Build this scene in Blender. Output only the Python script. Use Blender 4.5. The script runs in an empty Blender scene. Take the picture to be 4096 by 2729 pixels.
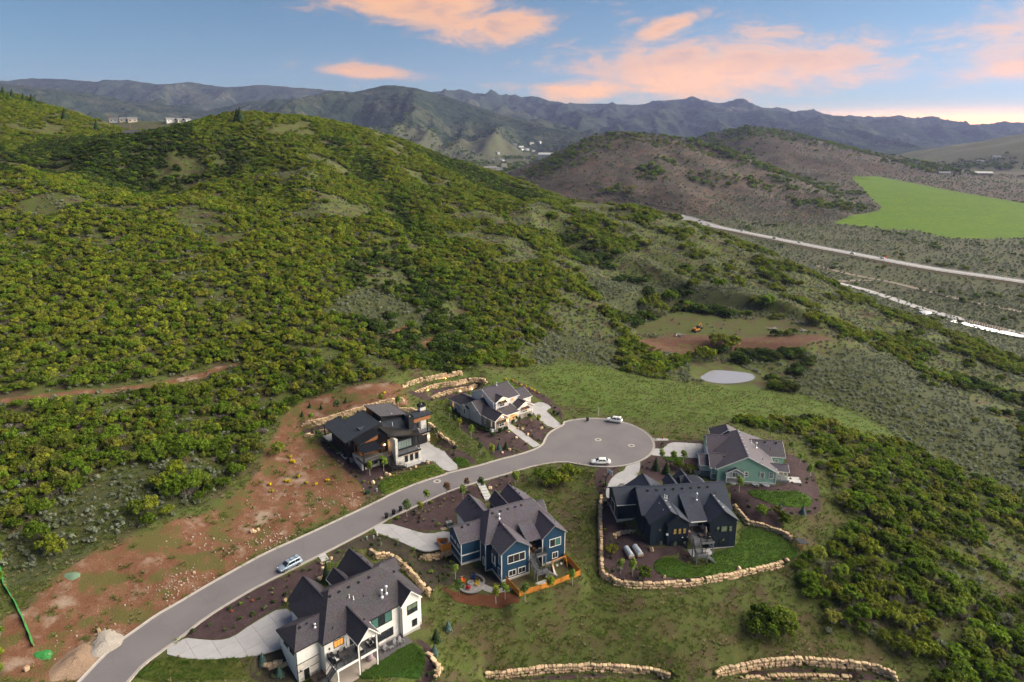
import bpy, math, random
import numpy as np
from mathutils import Vector, Matrix
random.seed(7)
RNG = np.random.default_rng(7)
scene = bpy.context.scene
COL = scene.collection
# ------------------------------------------------------------------ camera
CAM_H = 82.0
cam_d = bpy.data.cameras.new('camera')
cam_d.sensor_width = 36.0
cam_d.lens = 24.0
cam_d.shift_y = -163.5 / 4096.0
cam_d.clip_start = 1.0
cam_d.clip_end = 40000.0
cam_o = bpy.data.objects.new('camera', cam_d)
COL.objects.link(cam_o)
cam_o.location = (0, 0, CAM_H)
cam_o.rotation_euler = (math.radians(90 - 14.0), 0, 0)
scene.camera = cam_o
# ------------------------------------------------------------------ light
SUN_AZ = math.radians(80.0)      # clockwise from +Y, the direction the valley opens to
SUN_EL = math.radians(19.0)
SUN_STRENGTH = 5.0
SKY_STRENGTH = 0.032
EXPOSURE = 1.6
sun_d = bpy.data.lights.new('sun', 'SUN')
sun_d.energy = SUN_STRENGTH
sun_d.angle = math.radians(92.0)
sun_d.color = (1.0, 0.88, 0.70)
sun_o = bpy.data.objects.new('sun', sun_d)
COL.objects.link(sun_o)
_sv = Vector((math.sin(SUN_AZ) * math.cos(SUN_EL), math.cos(SUN_AZ) * math.cos(SUN_EL), math.sin(SUN_EL)))
sun_o.rotation_euler = _sv.to_track_quat('Z', 'Y').to_euler()
sun_o.location = (300, 400, 400)
def build_world():
 w = bpy.data.worlds.new('World')
 scene.world = w
 w.use_nodes = True
 w.cycles.sampling_method = 'MANUAL'; w.cycles.sample_map_resolution = 256
 nt = w.node_tree
 nt.nodes.clear()
 N = nt.nodes.new
 K = nt.links.new
 def math_n(op, a, b=None, c=None):
  n = N('ShaderNodeMath'); n.operation = op
  for i, v in enumerate((a, b, c)):
   if v is None: continue
   if isinstance(v, (int, float)): n.inputs[i].default_value = v
   else: K(v, n.inputs[i])
  return n.outputs[0]
 sky = N('ShaderNodeTexSky'); sky.sky_type = 'NISHITA'
 sky.sun_disc = False
 sky.sun_elevation = SUN_EL
 sky.sun_rotation = SUN_AZ
 sky.altitude = 2000.0
 sky.air_density = 1.0; sky.dust_density = 0.1; sky.ozone_density = 3.5
 tc = N('ShaderNodeTexCoord')
 nrm = N('ShaderNodeVectorMath'); nrm.operation = 'NORMALIZE'
 K(tc.outputs['Generated'], nrm.inputs[0])
 sp = N('ShaderNodeSeparateXYZ'); K(nrm.outputs[0], sp.inputs[0])
 x, y, z = sp.outputs
 az = math_n('MULTIPLY', math_n('ARCTAN2', x, y), 57.2958)
 el = math_n('MULTIPLY', math_n('ARCSINE', z), 57.2958)
 # stretched noise in azimuth / elevation gives flat-based drifting cloud
 cb = N('ShaderNodeCombineXYZ')
 K(math_n('MULTIPLY', az, 0.075), cb.inputs[0]); K(math_n('MULTIPLY', el, 0.22), cb.inputs[1])
 def noise(scale, detail, off, dist=0.0, rough=0.55):
  m = N('ShaderNodeMapping'); m.inputs['Location'].default_value = off
  K(cb.outputs[0], m.inputs['Vector'])
  n = N('ShaderNodeTexNoise'); n.noise_dimensions = '3D'
  n.inputs['Scale'].default_value = scale; n.inputs['Detail'].default_value = detail
  n.inputs['Roughness'].default_value = rough; n.inputs['Distortion'].default_value = dist
  K(m.outputs[0], n.inputs['Vector'])
  return n.outputs['Fac']
 n1 = noise(2.1, 7.0, (3.1, 0.7, 0), 0.5, 0.68)
 n2 = noise(4.2, 5.0, (9.4, 2.2, 3.0), 0.6, 0.6)
 def blob(a0, e0, sa, se, tilt=0.0):
  da = math_n('SUBTRACT', az, a0)
  de = math_n('SUBTRACT', math_n('SUBTRACT', el, e0), math_n('MULTIPLY', da, tilt))
  q = math_n('ADD', math_n('POWER', math_n('ABSOLUTE', math_n('DIVIDE', da, sa)), 2.0),
     math_n('POWER', math_n('ABSOLUTE', math_n('DIVIDE', de, se)), 2.0))
  return math_n('EXPONENT', math_n('MULTIPLY', q, -1.0))
 bl = None
 for args in ((-7.0, 9.6, 8.5, 2.0, -0.10), (-1.0, 8.0, 5.0, 1.6, 0.1), (15.5, 4.4, 12.5, 2.7, 0.03), (24.0, 5.0, 4.5, 1.3, 0.12), (6.5, 3.2, 5.5, 1.0, 0.0),
     (-11.5, 4.4, 5.0, 0.55, -0.06), (39.0, 6.5, 6.0, 3.2, 0.18), (37.0, 4.4, 6.0, 0.9, 0.2), (12.0, 7.6, 2.5, 0.8, 0.3), (28.0, 9.6, 4.0, 0.5, 0.0),
     (-60.0, 14.0, 16.0, 3.0, 0.0), (75.0, 16.0, 18.0, 4.0, 0.0), (-130.0, 12.0, 22.0, 4.0, 0.05), (150.0, 18.0, 20.0, 5.0, 0.0), (20.0, 30.0, 25.0, 5.0, 0.0), (-60.0, 38.0, 25.0, 6.0, 0.1)):
  b = blob(*args)
  bl = b if bl is None else math_n('MAXIMUM', bl, b)
 # coverage: blob strength pulls the noise over the threshold
 dens = math_n('ADD', math_n('ADD', math_n('MULTIPLY', n1, 1.15), math_n('MULTIPLY', n2, 0.6)), math_n('MULTIPLY', bl, 0.66))
 mr = N('ShaderNodeMapRange'); mr.interpolation_type = 'SMOOTHSTEP'
 K(dens, mr.inputs['Value'])
 mr.inputs['From Min'].default_value = 0.98; mr.inputs['From Max'].default_value = 1.56
 cover = math_n('MULTIPLY', mr.outputs['Result'], 0.88)
 # thick middle of the clouds is greyer, thin rim glows
 thick = N('ShaderNodeMapRange'); K(math_n('ADD', dens, math_n('MULTIPLY', n2, 0.3)), thick.inputs['Value'])
 thick.inputs['From Min'].default_value = 1.42; thick.inputs['From Max'].default_value = 1.8
 ramp = N('ShaderNodeMix'); ramp.data_type = 'RGBA'
 er = N('ShaderNodeMapRange'); K(math_n('ADD', el, math_n('MULTIPLY', n2, 3.0)), er.inputs['Value']); er.inputs['From Min'].default_value = 5.4; er.inputs['From Max'].default_value = 7.6
 K(math_n('MINIMUM', thick.outputs['Result'], er.outputs['Result']), ramp.inputs['Factor'])
 ramp.inputs['A'].default_value = (17.0, 7.8, 1.8, 1)
 ramp.inputs['B'].default_value = (9.0, 5.0, 3.0, 1)
 mix = N('ShaderNodeMix'); mix.data_type = 'RGBA'
 K(cover, mix.inputs['Factor'])
 hs = N('ShaderNodeHueSaturation'); hs.inputs['Saturation'].default_value = 1.08; hs.inputs['Hue'].default_value = .487; K(sky.outputs[0], hs.inputs['Color'])
 # afterglow along the ridge where the sun has just gone down
 ga = math_n('POWER', math_n('DIVIDE', math_n('SUBTRACT', az, 33.0), 13.0), 2.0); ge = math_n('POWER', math_n('DIVIDE', el, 1.0), 2.0)
 glow = math_n('EXPONENT', math_n('MULTIPLY', math_n('ADD', ga, ge), -1.0))
 wg = math_n('EXPONENT', math_n('MULTIPLY', math_n('ADD', math_n('POWER', math_n('DIVIDE', math_n('SUBTRACT', az, 34.0), 42.0), 2.0), math_n('POWER', math_n('DIVIDE', el, 8.0), 2.0)), -1.0))
 wm = N('ShaderNodeMix'); wm.data_type = 'RGBA'; wm.blend_type = 'ADD'; K(wg, wm.inputs['Factor']); K(hs.outputs[0], wm.inputs['A']); wm.inputs['B'].default_value = (1.0, 0.8, 0.5, 1)
 gm = N('ShaderNodeMix'); gm.data_type = 'RGBA'; gm.blend_type = 'ADD'; K(math_n('MULTIPLY', glow, 1.0), gm.inputs['Factor']); K(wm.outputs['Result'], gm.inputs['A']); gm.inputs['B'].default_value = (55.0, 16.0, -2.5, 1)
 K(gm.outputs['Result'], mix.inputs['A']); K(ramp.outputs['Result'], mix.inputs['B'])
 bg = N('ShaderNodeBackground'); bg.inputs['Strength'].default_value = SKY_STRENGTH
 K(mix.outputs['Result'], bg.inputs['Color'])
 out = N('ShaderNodeOutputWorld'); K(bg.outputs[0], out.inputs['Surface'])
 return w
build_world()
vs = scene.view_settings
vs.view_transform = 'Standard'; vs.look = 'None'; vs.gamma = 1.0; vs.exposure = EXPOSURE
vs.use_curve_mapping = False
scene.cycles.use_denoising = True
scene.cycles.max_bounces = 6
scene.cycles.diffuse_bounces = 3
scene.cycles.transparent_max_bounces = 8
scene.cycles.volume_bounces = 0
scene.cycles.use_adaptive_sampling = True
scene.cycles.adaptive_threshold = 0.02
# ------------------------------------------------------------------ terrain heights (metres, world XY)
NEAR = np.array([
 (-65.0,87.2,0.0),(-57.5,99.7,0.0),(-49.8,113.2,-0.0),(-39.3,127.3,0.0),(-25.8,141.4,0.0),(-9.2,154.5,0.0),
 (10.0,165.4,0.0),(25.4,182.9,0.0),(28.5,157.1,0.0),(37.0,168.3,0.0),(14.1,175.7,0.2),(-70.7,93.5,0.4),
 (-76.9,85.6,1.5),(-88.1,101.6,3.5),(-70.1,107.4,1.6),(-58.7,123.7,1.2),(-73.2,123.0,4.5),(-100.9,119.8,6.5),
 (-96.0,136.2,8.5),(-49.1,143.1,1.6),(-48.1,161.0,2.2),(-62.3,156.3,4.5),(-61.0,172.2,5.5),(-28.1,92.2,-3.3),
 (-14.9,98.7,-4.2),(-18.1,106.6,-3.0),(-22.2,92.9,-3.4),(-41.7,97.1,-0.3),(-38.8,91.9,-2.5),(-45.2,90.0,-1.2),
 (-14.5,116.2,-2.2),(-24.6,118.3,-0.9),(-33.7,126.0,-0.3),(-18.7,130.7,-0.4),(-10.5,127.9,-1.6),(-14.3,113.5,-3.0),
 (-8.0,113.2,-3.3),(5.0,115.4,-3.3),(12.8,121.9,-3.4),(11.5,139.3,-2.6),(9.3,151.3,-1.0),(17.8,144.7,-2.6),
 (16.0,127.4,-4.2),(15.3,116.5,-5.2),(2.4,109.3,-5.2),(-9.0,106.8,-4.8),(22.0,145.8,-0.6),(21.6,130.7,-1.6),
 (27.9,120.9,-3.3),(43.8,123.4,-3.3),(22.4,117.9,-3.4),(31.9,116.5,-3.5),(51.3,130.4,-3.2),(57.7,126.0,-3.3),
 (20.6,112.4,-4.9),(41.3,114.7,-5.0),(56.0,121.4,-4.8),(17.7,155.8,-0.7),(38.8,161.1,0.0),(43.1,152.3,-0.2),
 (50.2,145.5,-0.4),(58.6,152.7,-0.4),(73.9,160.0,-0.8),(66.7,142.3,-1.2),(59.7,139.1,-1.2),(74.7,140.3,-3.2),
 (83.6,166.9,-2.2),(51.8,132.3,-2.0),(63.1,132.9,-3.0),(62.3,185.1,-1.0),(77.8,177.6,-2.2),(18.9,191.2,0.3),
 (35.0,197.2,-0.6),(48.0,186.4,-0.8),(33.8,215.6,-2.0),(12.9,218.0,1.6),(-42.9,166.6,3.0),(-49.2,173.2,3.6),
 (-33.8,153.1,0.7),(-23.0,165.4,0.7),(-32.2,183.4,5.2),(-45.8,180.3,6.5),(-17.5,178.9,1.0),(-22.5,192.5,3.0),
 (-10.1,171.3,0.8),(3.9,188.2,0.8),(-11.1,192.0,1.6),(-17.4,205.0,3.0),(-27.1,200.6,8.0),(-12.0,208.3,6.0),
 (0.2,212.8,3.5),(-40.2,188.0,8.0),(-58.5,188.0,8.0),(-133.9,167.0,13.5),(-90.0,203.0,11.3),(-175.4,227.0,25.5),
 (-126.2,214.0,20.3),(-228.7,304.0,40.8),(-248.7,333.0,46.7),(-262.3,420.0,59.7),(-252.6,480.0,72.4),(-224.4,520.0,79.1),
 (-222.1,585.0,92.1),(-198.1,600.0,93.7),(-161.6,600.0,87.6),(-121.4,600.0,75.2),(-66.2,600.0,55.2),(8.8,590.0,31.5),
 (45.1,575.0,21.4),(103.7,555.0,17.8),(141.0,520.0,8.1),(169.2,455.0,-7.5),(198.9,420.0,-17.2),(229.6,375.0,-26.5),
 (264.8,335.0,-34.0),(-502.6,700.0,118.9),(-455.4,690.0,106.1),(-401.1,665.0,85.9),(-357.7,640.0,73.6),(-381.0,520.0,67.6),
 (-330.6,500.0,68.1),(-116.5,300.0,30.2),(-163.5,285.0,32.8),(-208.5,370.0,45.4),(-174.8,420.0,48.0),(-75.5,375.0,31.2),
 (-94.9,480.0,51.8),(-173.0,510.0,67.9),(-5.8,325.0,13.6),(-56.6,275.0,18.9),(-7.8,440.0,22.4),(70.4,420.0,9.5),
 (55.4,325.0,1.1),(-4.7,255.0,3.4),(-38.2,222.0,9.1),(-68.4,210.0,13.1),(93.8,298.0,-8.0),(68.5,298.0,-7.4),
 (132.0,300.0,-8.0),(51.4,240.0,-6.5),(82.4,247.0,-10.0),(117.1,240.0,-11.5),(179.5,280.0,-21.3),(122.1,198.0,-11.9),
 (163.5,200.0,-17.2),(119.1,140.0,-12.8),(74.3,122.0,-6.4),(44.0,108.0,-6.8),(11.1,102.0,-7.1),(40.1,96.0,-8.2),
 (-2.0,95.5,-7.8),(85.3,100.0,-10.5),(35.4,262.0,-4.0),(137.7,385.0,-6.4),(177.0,330.0,-19.7),(267.0,989.0,-41.0),
 (260.3,829.3,-41.0),(260.9,705.1,-41.0),(266.9,632.7,-41.5),(272.6,578.6,-41.5),(280.1,512.1,-41.5),(282.2,463.4,-41.5),
 (291.0,411.5,-41.5),(296.2,376.3,-41.5),(301.9,647.9,-42.0),(335.2,540.1,-42.0),(358.6,461.9,-42.0),(386.7,718.6,-42.0),
 (451.3,589.3,-42.0),(-235.0,440.0,42.0),(-300.0,430.0,52.0),(-420.0,480.0,70.0),(-420.0,300.0,52.0),(-260.0,200.0,30.0),
 (-180.0,120.0,14.0),(-130.0,60.0,4.0),(-60.0,50.0,-1.0),(0.0,60.0,-9.0),(80.0,50.0,-12.0),(150.0,70.0,-18.0),
 (240.0,140.0,-30.0),(330.0,220.0,-38.0),(420.0,330.0,-40.0),(-200.0,720.0,70.0),(-100.0,720.0,60.0),(50.0,720.0,10.0),
 (150.0,680.0,-20.0),(250.0,620.0,-38.0),(350.0,520.0,-40.0),(450.0,430.0,-40.0),(-520.0,700.0,120.0),(-520.0,900.0,80.0),
 (-300.0,850.0,20.0),(-400.0,860.0,40.0),(0.0,850.0,-10.0),(200.0,800.0,-38.0),
])
RIDGES = {
 'sage1': ([(39,1350,-22),(73,1400,4),(112,1450,41),(171,1500,70),(245,1500,78),(326,1490,70),(427,1450,50),(504,1380,14),(590,1290,-30)], 0.20, 2.3),
 'sage2': ([(618,2350,49),(689,2350,73),(772,2300,91),(879,2280,80),(988,2200,47),(1078,2100,17),(1154,2000,-2)], 0.17, 2.0),
 'sage3': ([(1718,2600,-18),(1803,2600,9),(1899,2600,41),(2174,2700,96),(2541,2800,130)], 0.16, 1.6),
 'shoulder': ([(-1400,1350,125),(-899,1350,92),(-784,1300,97),(-704,1300,99),(-608,1300,97),(-520,1300,92),(-470,1290,80)], 0.28, 1.5),
 'mA': ([(-12000,9500,700),(-8838,9500,637),(-7652,9500,775),(-6800,9500,703),(-6388,9500,747),(-5928,9500,736),(-5415,9500,687),(-5120,9500,731),(-4609,9500,659),(-4315,9500,703),(-3802,9500,631),(-3335,9500,665),(-2875,9500,631),(-2414,9500,598),(-2010,9500,565),(-1608,9500,470)], 0.23, 1.0),
 'mB': ([(-9000,6000,520),(-5574,6000,467),(-4658,6000,485),(-4297,6000,464),(-3865,6000,422),(-3344,5900,337),(-2764,5800,261),(-2332,5600,185),(-2018,5300,110)], 0.20, 1.0),
 'mC': ([(-2342,6200,317),(-2036,6200,343),(-1749,6000,341),(-1335,5800,350),(-1115,5600,399),(-960,5500,422),(-752,5450,397),(-549,5400,347),(-340,5200,264),(-50,4900,172),(209,4600,106),(418,4400,71),(530,4200,41)], 0.24, 1.3),
 'mD': ([(-1322,10000,578),(-955,10000,619),(-712,10000,561),(-346,10000,514),(144,10000,490),(757,10000,443),(1370,10000,443),(1660,9900,422),(1943,9800,436),(2159,9700,467),(2312,9600,491),(2491,9600,440),(2819,9500,375),(3049,9500,409),(3255,9400,327),(3514,9300,242),(3819,9200,213),(4056,9100,222),(4348,9000,188),(4676,8900,251),(4904,8800,181),(5397,8700,96),(5832,8700,70),(6148,8700,112),(6329,8700,91),(7188,8800,155),(8456,9000,183),(12000,9200,260)], 0.14, 1.0),
}
# boulder retaining walls: base polyline (world XY), base height, wall height, which side is high (+1 = left of travel)
WALLS = []
PADS = []          # (polygon, z, blend width)
def _tps_fit(P, lam=1.0):
 n = len(P)
 d = np.hypot(P[:, None, 0] - P[None, :, 0], P[:, None, 1] - P[None, :, 1]) / 100.
 K = np.where(d > 0, d * d * np.log(np.maximum(d, 1e-9)), 0) + np.eye(n) * lam * 1e-3
 A = np.zeros((n + 3, n + 3)); A[:n, :n] = K; A[:n, n] = 1; A[:n, n + 1:] = P[:, :2] / 100.
 A[n, :n] = 1; A[n + 1:, :n] = P[:, :2].T / 100.
 return np.linalg.solve(A, np.r_[P[:, 2], 0, 0, 0])
_TW = _tps_fit(NEAR)
def _tps(X, Y):
 z = _TW[-3] + _TW[-2] * X / 100. + _TW[-1] * Y / 100.
 for i in range(len(NEAR)):
  r2 = ((X - NEAR[i, 0]) ** 2 + (Y - NEAR[i, 1]) ** 2) / 1e4
  z = z + _TW[i] * .5 * r2 * np.log(np.maximum(r2, 1e-12))
 return z
def smooth(a, b, x):
 t = np.clip((x - a) / (b - a), 0, 1)
 return t * t * (3 - 2 * t)
def smax(a, b, k):
 h = np.clip(.5 + .5 * (a - b) / k, 0, 1)
 return b + (a - b) * h + k * h * (1 - h)
_PERM = np.random.default_rng(11).permutation(512)
_PERM = np.r_[_PERM, _PERM]
def _h2(ix, iy):
 return _PERM[(_PERM[ix & 511] + iy) & 511]
def pnoise(X, Y):
 X = np.asarray(X, float); Y = np.asarray(Y, float)
 ix = np.floor(X).astype(int); iy = np.floor(Y).astype(int); fx = X - ix; fy = Y - iy
 u = fx * fx * fx * (fx * (fx * 6 - 15) + 10); v = fy * fy * fy * (fy * (fy * 6 - 15) + 10)
 def g(dx, dy):
  a = _h2(ix + dx, iy + dy) * (2 * np.pi / 512)
  return np.cos(a) * (fx - dx) + np.sin(a) * (fy - dy)
 return (g(0, 0) * (1 - u) + g(1, 0) * u) * (1 - v) + (g(0, 1) * (1 - u) + g(1, 1) * u) * v
def fbm(X, Y, oct=4, ridged=False):
 s = 0; a = 1.0; t = 0
 for o in range(oct):
  n = pnoise(X * 2 ** o + 17.3 * o, Y * 2 ** o - 9.1 * o)
  s = s + a * ((1 - 2 * np.abs(n)) if ridged else n * 1.6); t += a; a *= .5
 return s / t
def poly_dist(X, Y, pts, closed=False):
 """distance to a polyline, signed side of the nearest segment (+ = left of travel), arc position 0..1"""
 P = np.asarray(pts, float)[:, :2]
 if closed: P = np.r_[P, P[:1]]
 best = np.full(np.shape(X), 1e18); side = np.zeros(np.shape(X)); pos = np.zeros(np.shape(X))
 seg = np.hypot(*np.diff(P, axis=0).T); tot = seg.sum(); acc = 0
 for i in range(len(P) - 1):
  ax, ay = P[i]; bx, by = P[i + 1]; dx, dy = bx - ax, by - ay
  L2 = dx * dx + dy * dy + 1e-12
  t = np.clip(((X - ax) * dx + (Y - ay) * dy) / L2, 0, 1)
  qx = X - ax - t * dx; qy = Y - ay - t * dy
  d = qx * qx + qy * qy
  m = d < best
  best = np.where(m, d, best)
  side = np.where(m, np.sign(dx * (Y - ay) - dy * (X - ax)), side)
  pos = np.where(m, (acc + t * seg[i]) / tot, pos)
  acc += seg[i]
 return np.sqrt(best), side, pos
def inside(X, Y, poly):
 P = np.asarray(poly, float); n = len(P); r = np.zeros(np.shape(X), bool); j = n - 1
 for i in range(n):
  xi, yi = P[i]; xj, yj = P[j]
  c = ((yi > Y) != (yj > Y)) & (X < (xj - xi) * (Y - yi) / (yj - yi + 1e-12) + xi)
  r ^= c; j = i
 return r
def _ridge(X, Y, pts, slope, rough):
 P = np.asarray(pts, float)
 out = np.full(np.shape(X), -1e9)
 for i in range(len(P) - 1):
  ax, ay, az = P[i]; bx, by, bz = P[i + 1]; dx, dy = bx - ax, by - ay
  t = np.clip(((X - ax) * dx + (Y - ay) * dy) / (dx * dx + dy * dy), 0, 1)
  d = np.hypot((X - ax - t * dx) * rough, Y - ay - t * dy)
  out = np.maximum(out, az + t * (bz - az) - slope * d)
 return out
def fold(x, y):
 return fbm(x / 140. + .4 * y / 140., y / 330., 3, True) - .55
def H(X, Y, detail=True):
 X = np.atleast_1d(np.asarray(X, float)); Y = np.atleast_1d(np.asarray(Y, float))
 shp = X.shape; X = X.ravel(); Y = Y.ravel()
 valley = -41.0 - 14.0 * smooth(1500, 2600, Y) + 14 * smooth(700, 1500, Y) * smooth(350, 800, X) * (1 - smooth(1700, 2400, Y))
 z = valley.copy()
 nr = (Y < 1050) & (np.abs(X) < 1500)
 if nr.any():
  x, y = X[nr], Y[nr]
  b = _tps(np.clip(x, -560, 480), np.clip(y, 30, 900))
  if detail:
   hill = smooth(150, 260, y + .25 * np.abs(x)) * smooth(-40, -12, b)
   b = b + hill * ((2.2 * fbm(x / 55., y / 55., 3) + 22. * fold(x, y) * (1 - .65 * smooth(430, 580, y))) * smooth(215, 400, y) + 0.5 * fbm(x / 12., y / 12., 2))
   b = b + (1 - hill) * .18 * fbm(x / 7., y / 7., 2)
  b = smax(b, valley[nr], 5.0)
  w = 1 - smooth(760, 1020, y)
  w = w * (1 - smooth(520, 900, np.abs(x)) * smooth(300, 600, y))
  z[nr] = valley[nr] + (b - valley[nr]) * w
 fr = Y > 700
 if fr.any():
  x, y = X[fr], Y[fr]; v = z[fr]
  for nm, (pts, slope, rough) in RIDGES.items():
   big = nm[0] == 'm'
   d, _, _ = poly_dist(x, y, pts)
   r = _ridge(x, y, pts, slope, rough)
   sc = 1100. if big else 300.
   amp = (330. if big else 26.) * smooth(0, 700. if big else 270., d)
   r = r + amp * (fbm(x / (sc * (.62 if big else 1)) + 3, y / (sc * (2.2 if big else 1)), 5, True) - .6)
   r = r + (9.0 if big else 1.2) * fbm(x / (90. if big else 25.), y / (60. if big else 25.), 2)
   v = smax(r, v, 25. if big else 10.)
  z[fr] = v
 for poly, zp, bw in PADS:
  P = np.asarray(poly); x0, y0 = P.min(0) - bw; x1, y1 = P.max(0) + bw
  m = (X > x0) & (X < x1) & (Y > y0) & (Y < y1)
  if not m.any(): continue
  d, _, _ = poly_dist(X[m], Y[m], poly, True)
  ins = inside(X[m], Y[m], poly)
  w = np.where(ins, 1.0, 1 - smooth(0, bw, d))
  if not np.isscalar(zp):            # sloping pad between two points
   ax, ay, az, bx, by, bz = zp
   t = np.clip(((X[m] - ax) * (bx - ax) + (Y[m] - ay) * (by - ay)) / ((bx - ax) ** 2 + (by - ay) ** 2), 0, 1)
   zq = az + (bz - az) * t * t * (3 - 2 * t)
  else: zq = zp
  z[m] += w * (zq - z[m])
 for pts, zb, h, hs, L in WALLS:
  P = np.asarray(pts); x0, y0 = P.min(0) - 3 * L; x1, y1 = P.max(0) + 3 * L
  m = (X > x0) & (X < x1) & (Y > y0) & (Y < y1)
  if not m.any(): continue
  d, s, t = poly_dist(X[m], Y[m], pts)
  s = s * hs * d
  endf = smooth(0, .06, t) * smooth(0, .06, 1 - t) if False else np.where((t <= 0) | (t >= 1), np.exp(-(d / .8) ** 2), 1.0)
  zbt = zb if np.isscalar(zb) else np.interp(t, np.linspace(0, 1, len(zb)), zb)
  tgt = zbt + (h - .12) * smooth(.25, .75, s)
  w = np.exp(-(d / L) ** 2) * endf
  z[m] += w * (tgt - z[m])
 return z.reshape(shp)
def hz(x, y):
 return float(H([x], [y])[0])
WALLS += [
 ([(20.6, 144.7), (19.4, 136.2), (18.5, 127.8), (17.7, 120.3), (17.9, 118.5), (19.2, 117.7), (20.2, 116.4), (22.1, 115.7), (24.4, 115.5), (28.6, 115.5), (32.2, 115.9), (35.8, 116.4), (39.7, 117.5), (43.5, 118.4), (47.5, 119.7), (51.5, 120.8), (55.7, 122.4)],[-2.2, -3.6, -4.7, -4.9, -4.9, -4.8],1.3,1,3.0),  # W_H3_outer
 ([(51.3, 143.0), (51.7, 139.2), (51.9, 137.2), (52.3, 135.2), (53.7, 134.7), (55.9, 133.3), (57.9, 131.7), (59.2, 130.3), (59.7, 128.8)],-3.4,1.25,1,3.0),  # W_H3_right
 ([(22.0, 128.9), (22.4, 129.9), (23.9, 130.7), (25.2, 130.9), (26.6, 131.1), (27.4, 131.4)],-2.7,0.8,1,2.0),  # W_H3_arc
 ([(-29.2, 121.7), (-27.0, 120.1), (-24.9, 120.3), (-23.3, 119.4), (-22.4, 118.4), (-20.7, 116.7), (-19.0, 114.8), (-17.6, 113.1), (-16.3, 111.8), (-15.2, 110.6)],[-1.3, -1.6, -2.3, -3.2],1.25,1,2.5),  # W_H1_right
 ([(-18.9, 121.5), (-17.4, 121.1), (-15.5, 121.3), (-13.7, 122.1), (-11.9, 123.4)],[-2.6, -2.4],1.3,1,2.0),  # W_H2_garage
 ([(-40.5, 92.2), (-39.2, 92.3), (-38.0, 92.6), (-36.9, 93.0), (-36.4, 93.3)],-2.4,1.1,1,2.0),  # W_H1_left
 ([(-14.7, 97.5), (-13.4, 96.6), (-11.7, 94.7), (-11.8, 93.7), (-12.4, 92.3)],[-3.9, -4.4, -4.6],1.2,-1,1.6),  # W_H1_lawn
 ([(-4.9, 97.3), (-1.8, 97.6), (1.7, 98.2), (6.1, 98.9), (9.6, 99.0), (13.6, 99.3), (17.5, 99.1), (21.4, 98.7), (24.4, 98.2), (27.2, 96.9)],-9.2,1.35,1,2.5),  # W_bot_mid
 ([(34.3, 97.5), (36.8, 98.5), (40.1, 99.4), (44.9, 100.5), (49.6, 101.0), (52.6, 100.8), (56.9, 100.3), (61.1, 99.8), (63.7, 98.9), (65.5, 97.3)],-9.4,1.5,1,1.6),  # W_bot_right
 ([(39.4, 98.4), (43.6, 98.9), (48.5, 99.1), (52.9, 99.1), (58.9, 98.6)],-10.6,0.9,1,1.6),  # W_bot_low
 ([(-57.2, 170.7), (-51.7, 172.4), (-48.4, 174.8), (-45.3, 176.7), (-41.5, 179.0), (-37.5, 181.9), (-34.0, 183.5), (-30.8, 184.1)],[3.6, 4.2, 5.0, 5.4],1.8,1,2.5),  # W_H5_upper
 ([(-54.8, 165.9), (-51.9, 167.4), (-49.1, 169.1)],[2.9, 3.2],1.2,1,1.8),  # W_H5_lower
 ([(-32.6, 180.6), (-29.9, 180.6), (-27.1, 180.2)],[4.2, 4.2],1.2,1,1.5),  # W_H5_back
 ([(-23.5, 175.3), (-21.5, 173.3), (-18.5, 168.6), (-16.5, 166.6), (-14.9, 165.5)],[2.8, 0.9],0.8,1,1.6),  # W_H5_steps
 ([(-33.0, 193.1), (-31.6, 196.5), (-28.7, 199.5), (-24.7, 202.1), (-21.2, 204.1), (-18.3, 205.7), (-15.4, 206.8)],5.6,1.6,1,1.8),  # W_H6_top
 ([(-29.2, 193.2), (-27.6, 196.0), (-24.4, 199.4), (-21.0, 201.4), (-17.4, 202.4), (-13.5, 205.0), (-10.5, 205.5), (-8.2, 203.4)],3.7,1.5,1,1.8),  # W_H6_mid
 ([(-24.4, 193.6), (-22.4, 196.9), (-19.0, 199.8), (-16.2, 201.3), (-13.3, 202.2), (-10.9, 205.6)],2.0,1.4,1,1.8),  # W_H6_low
]
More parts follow.
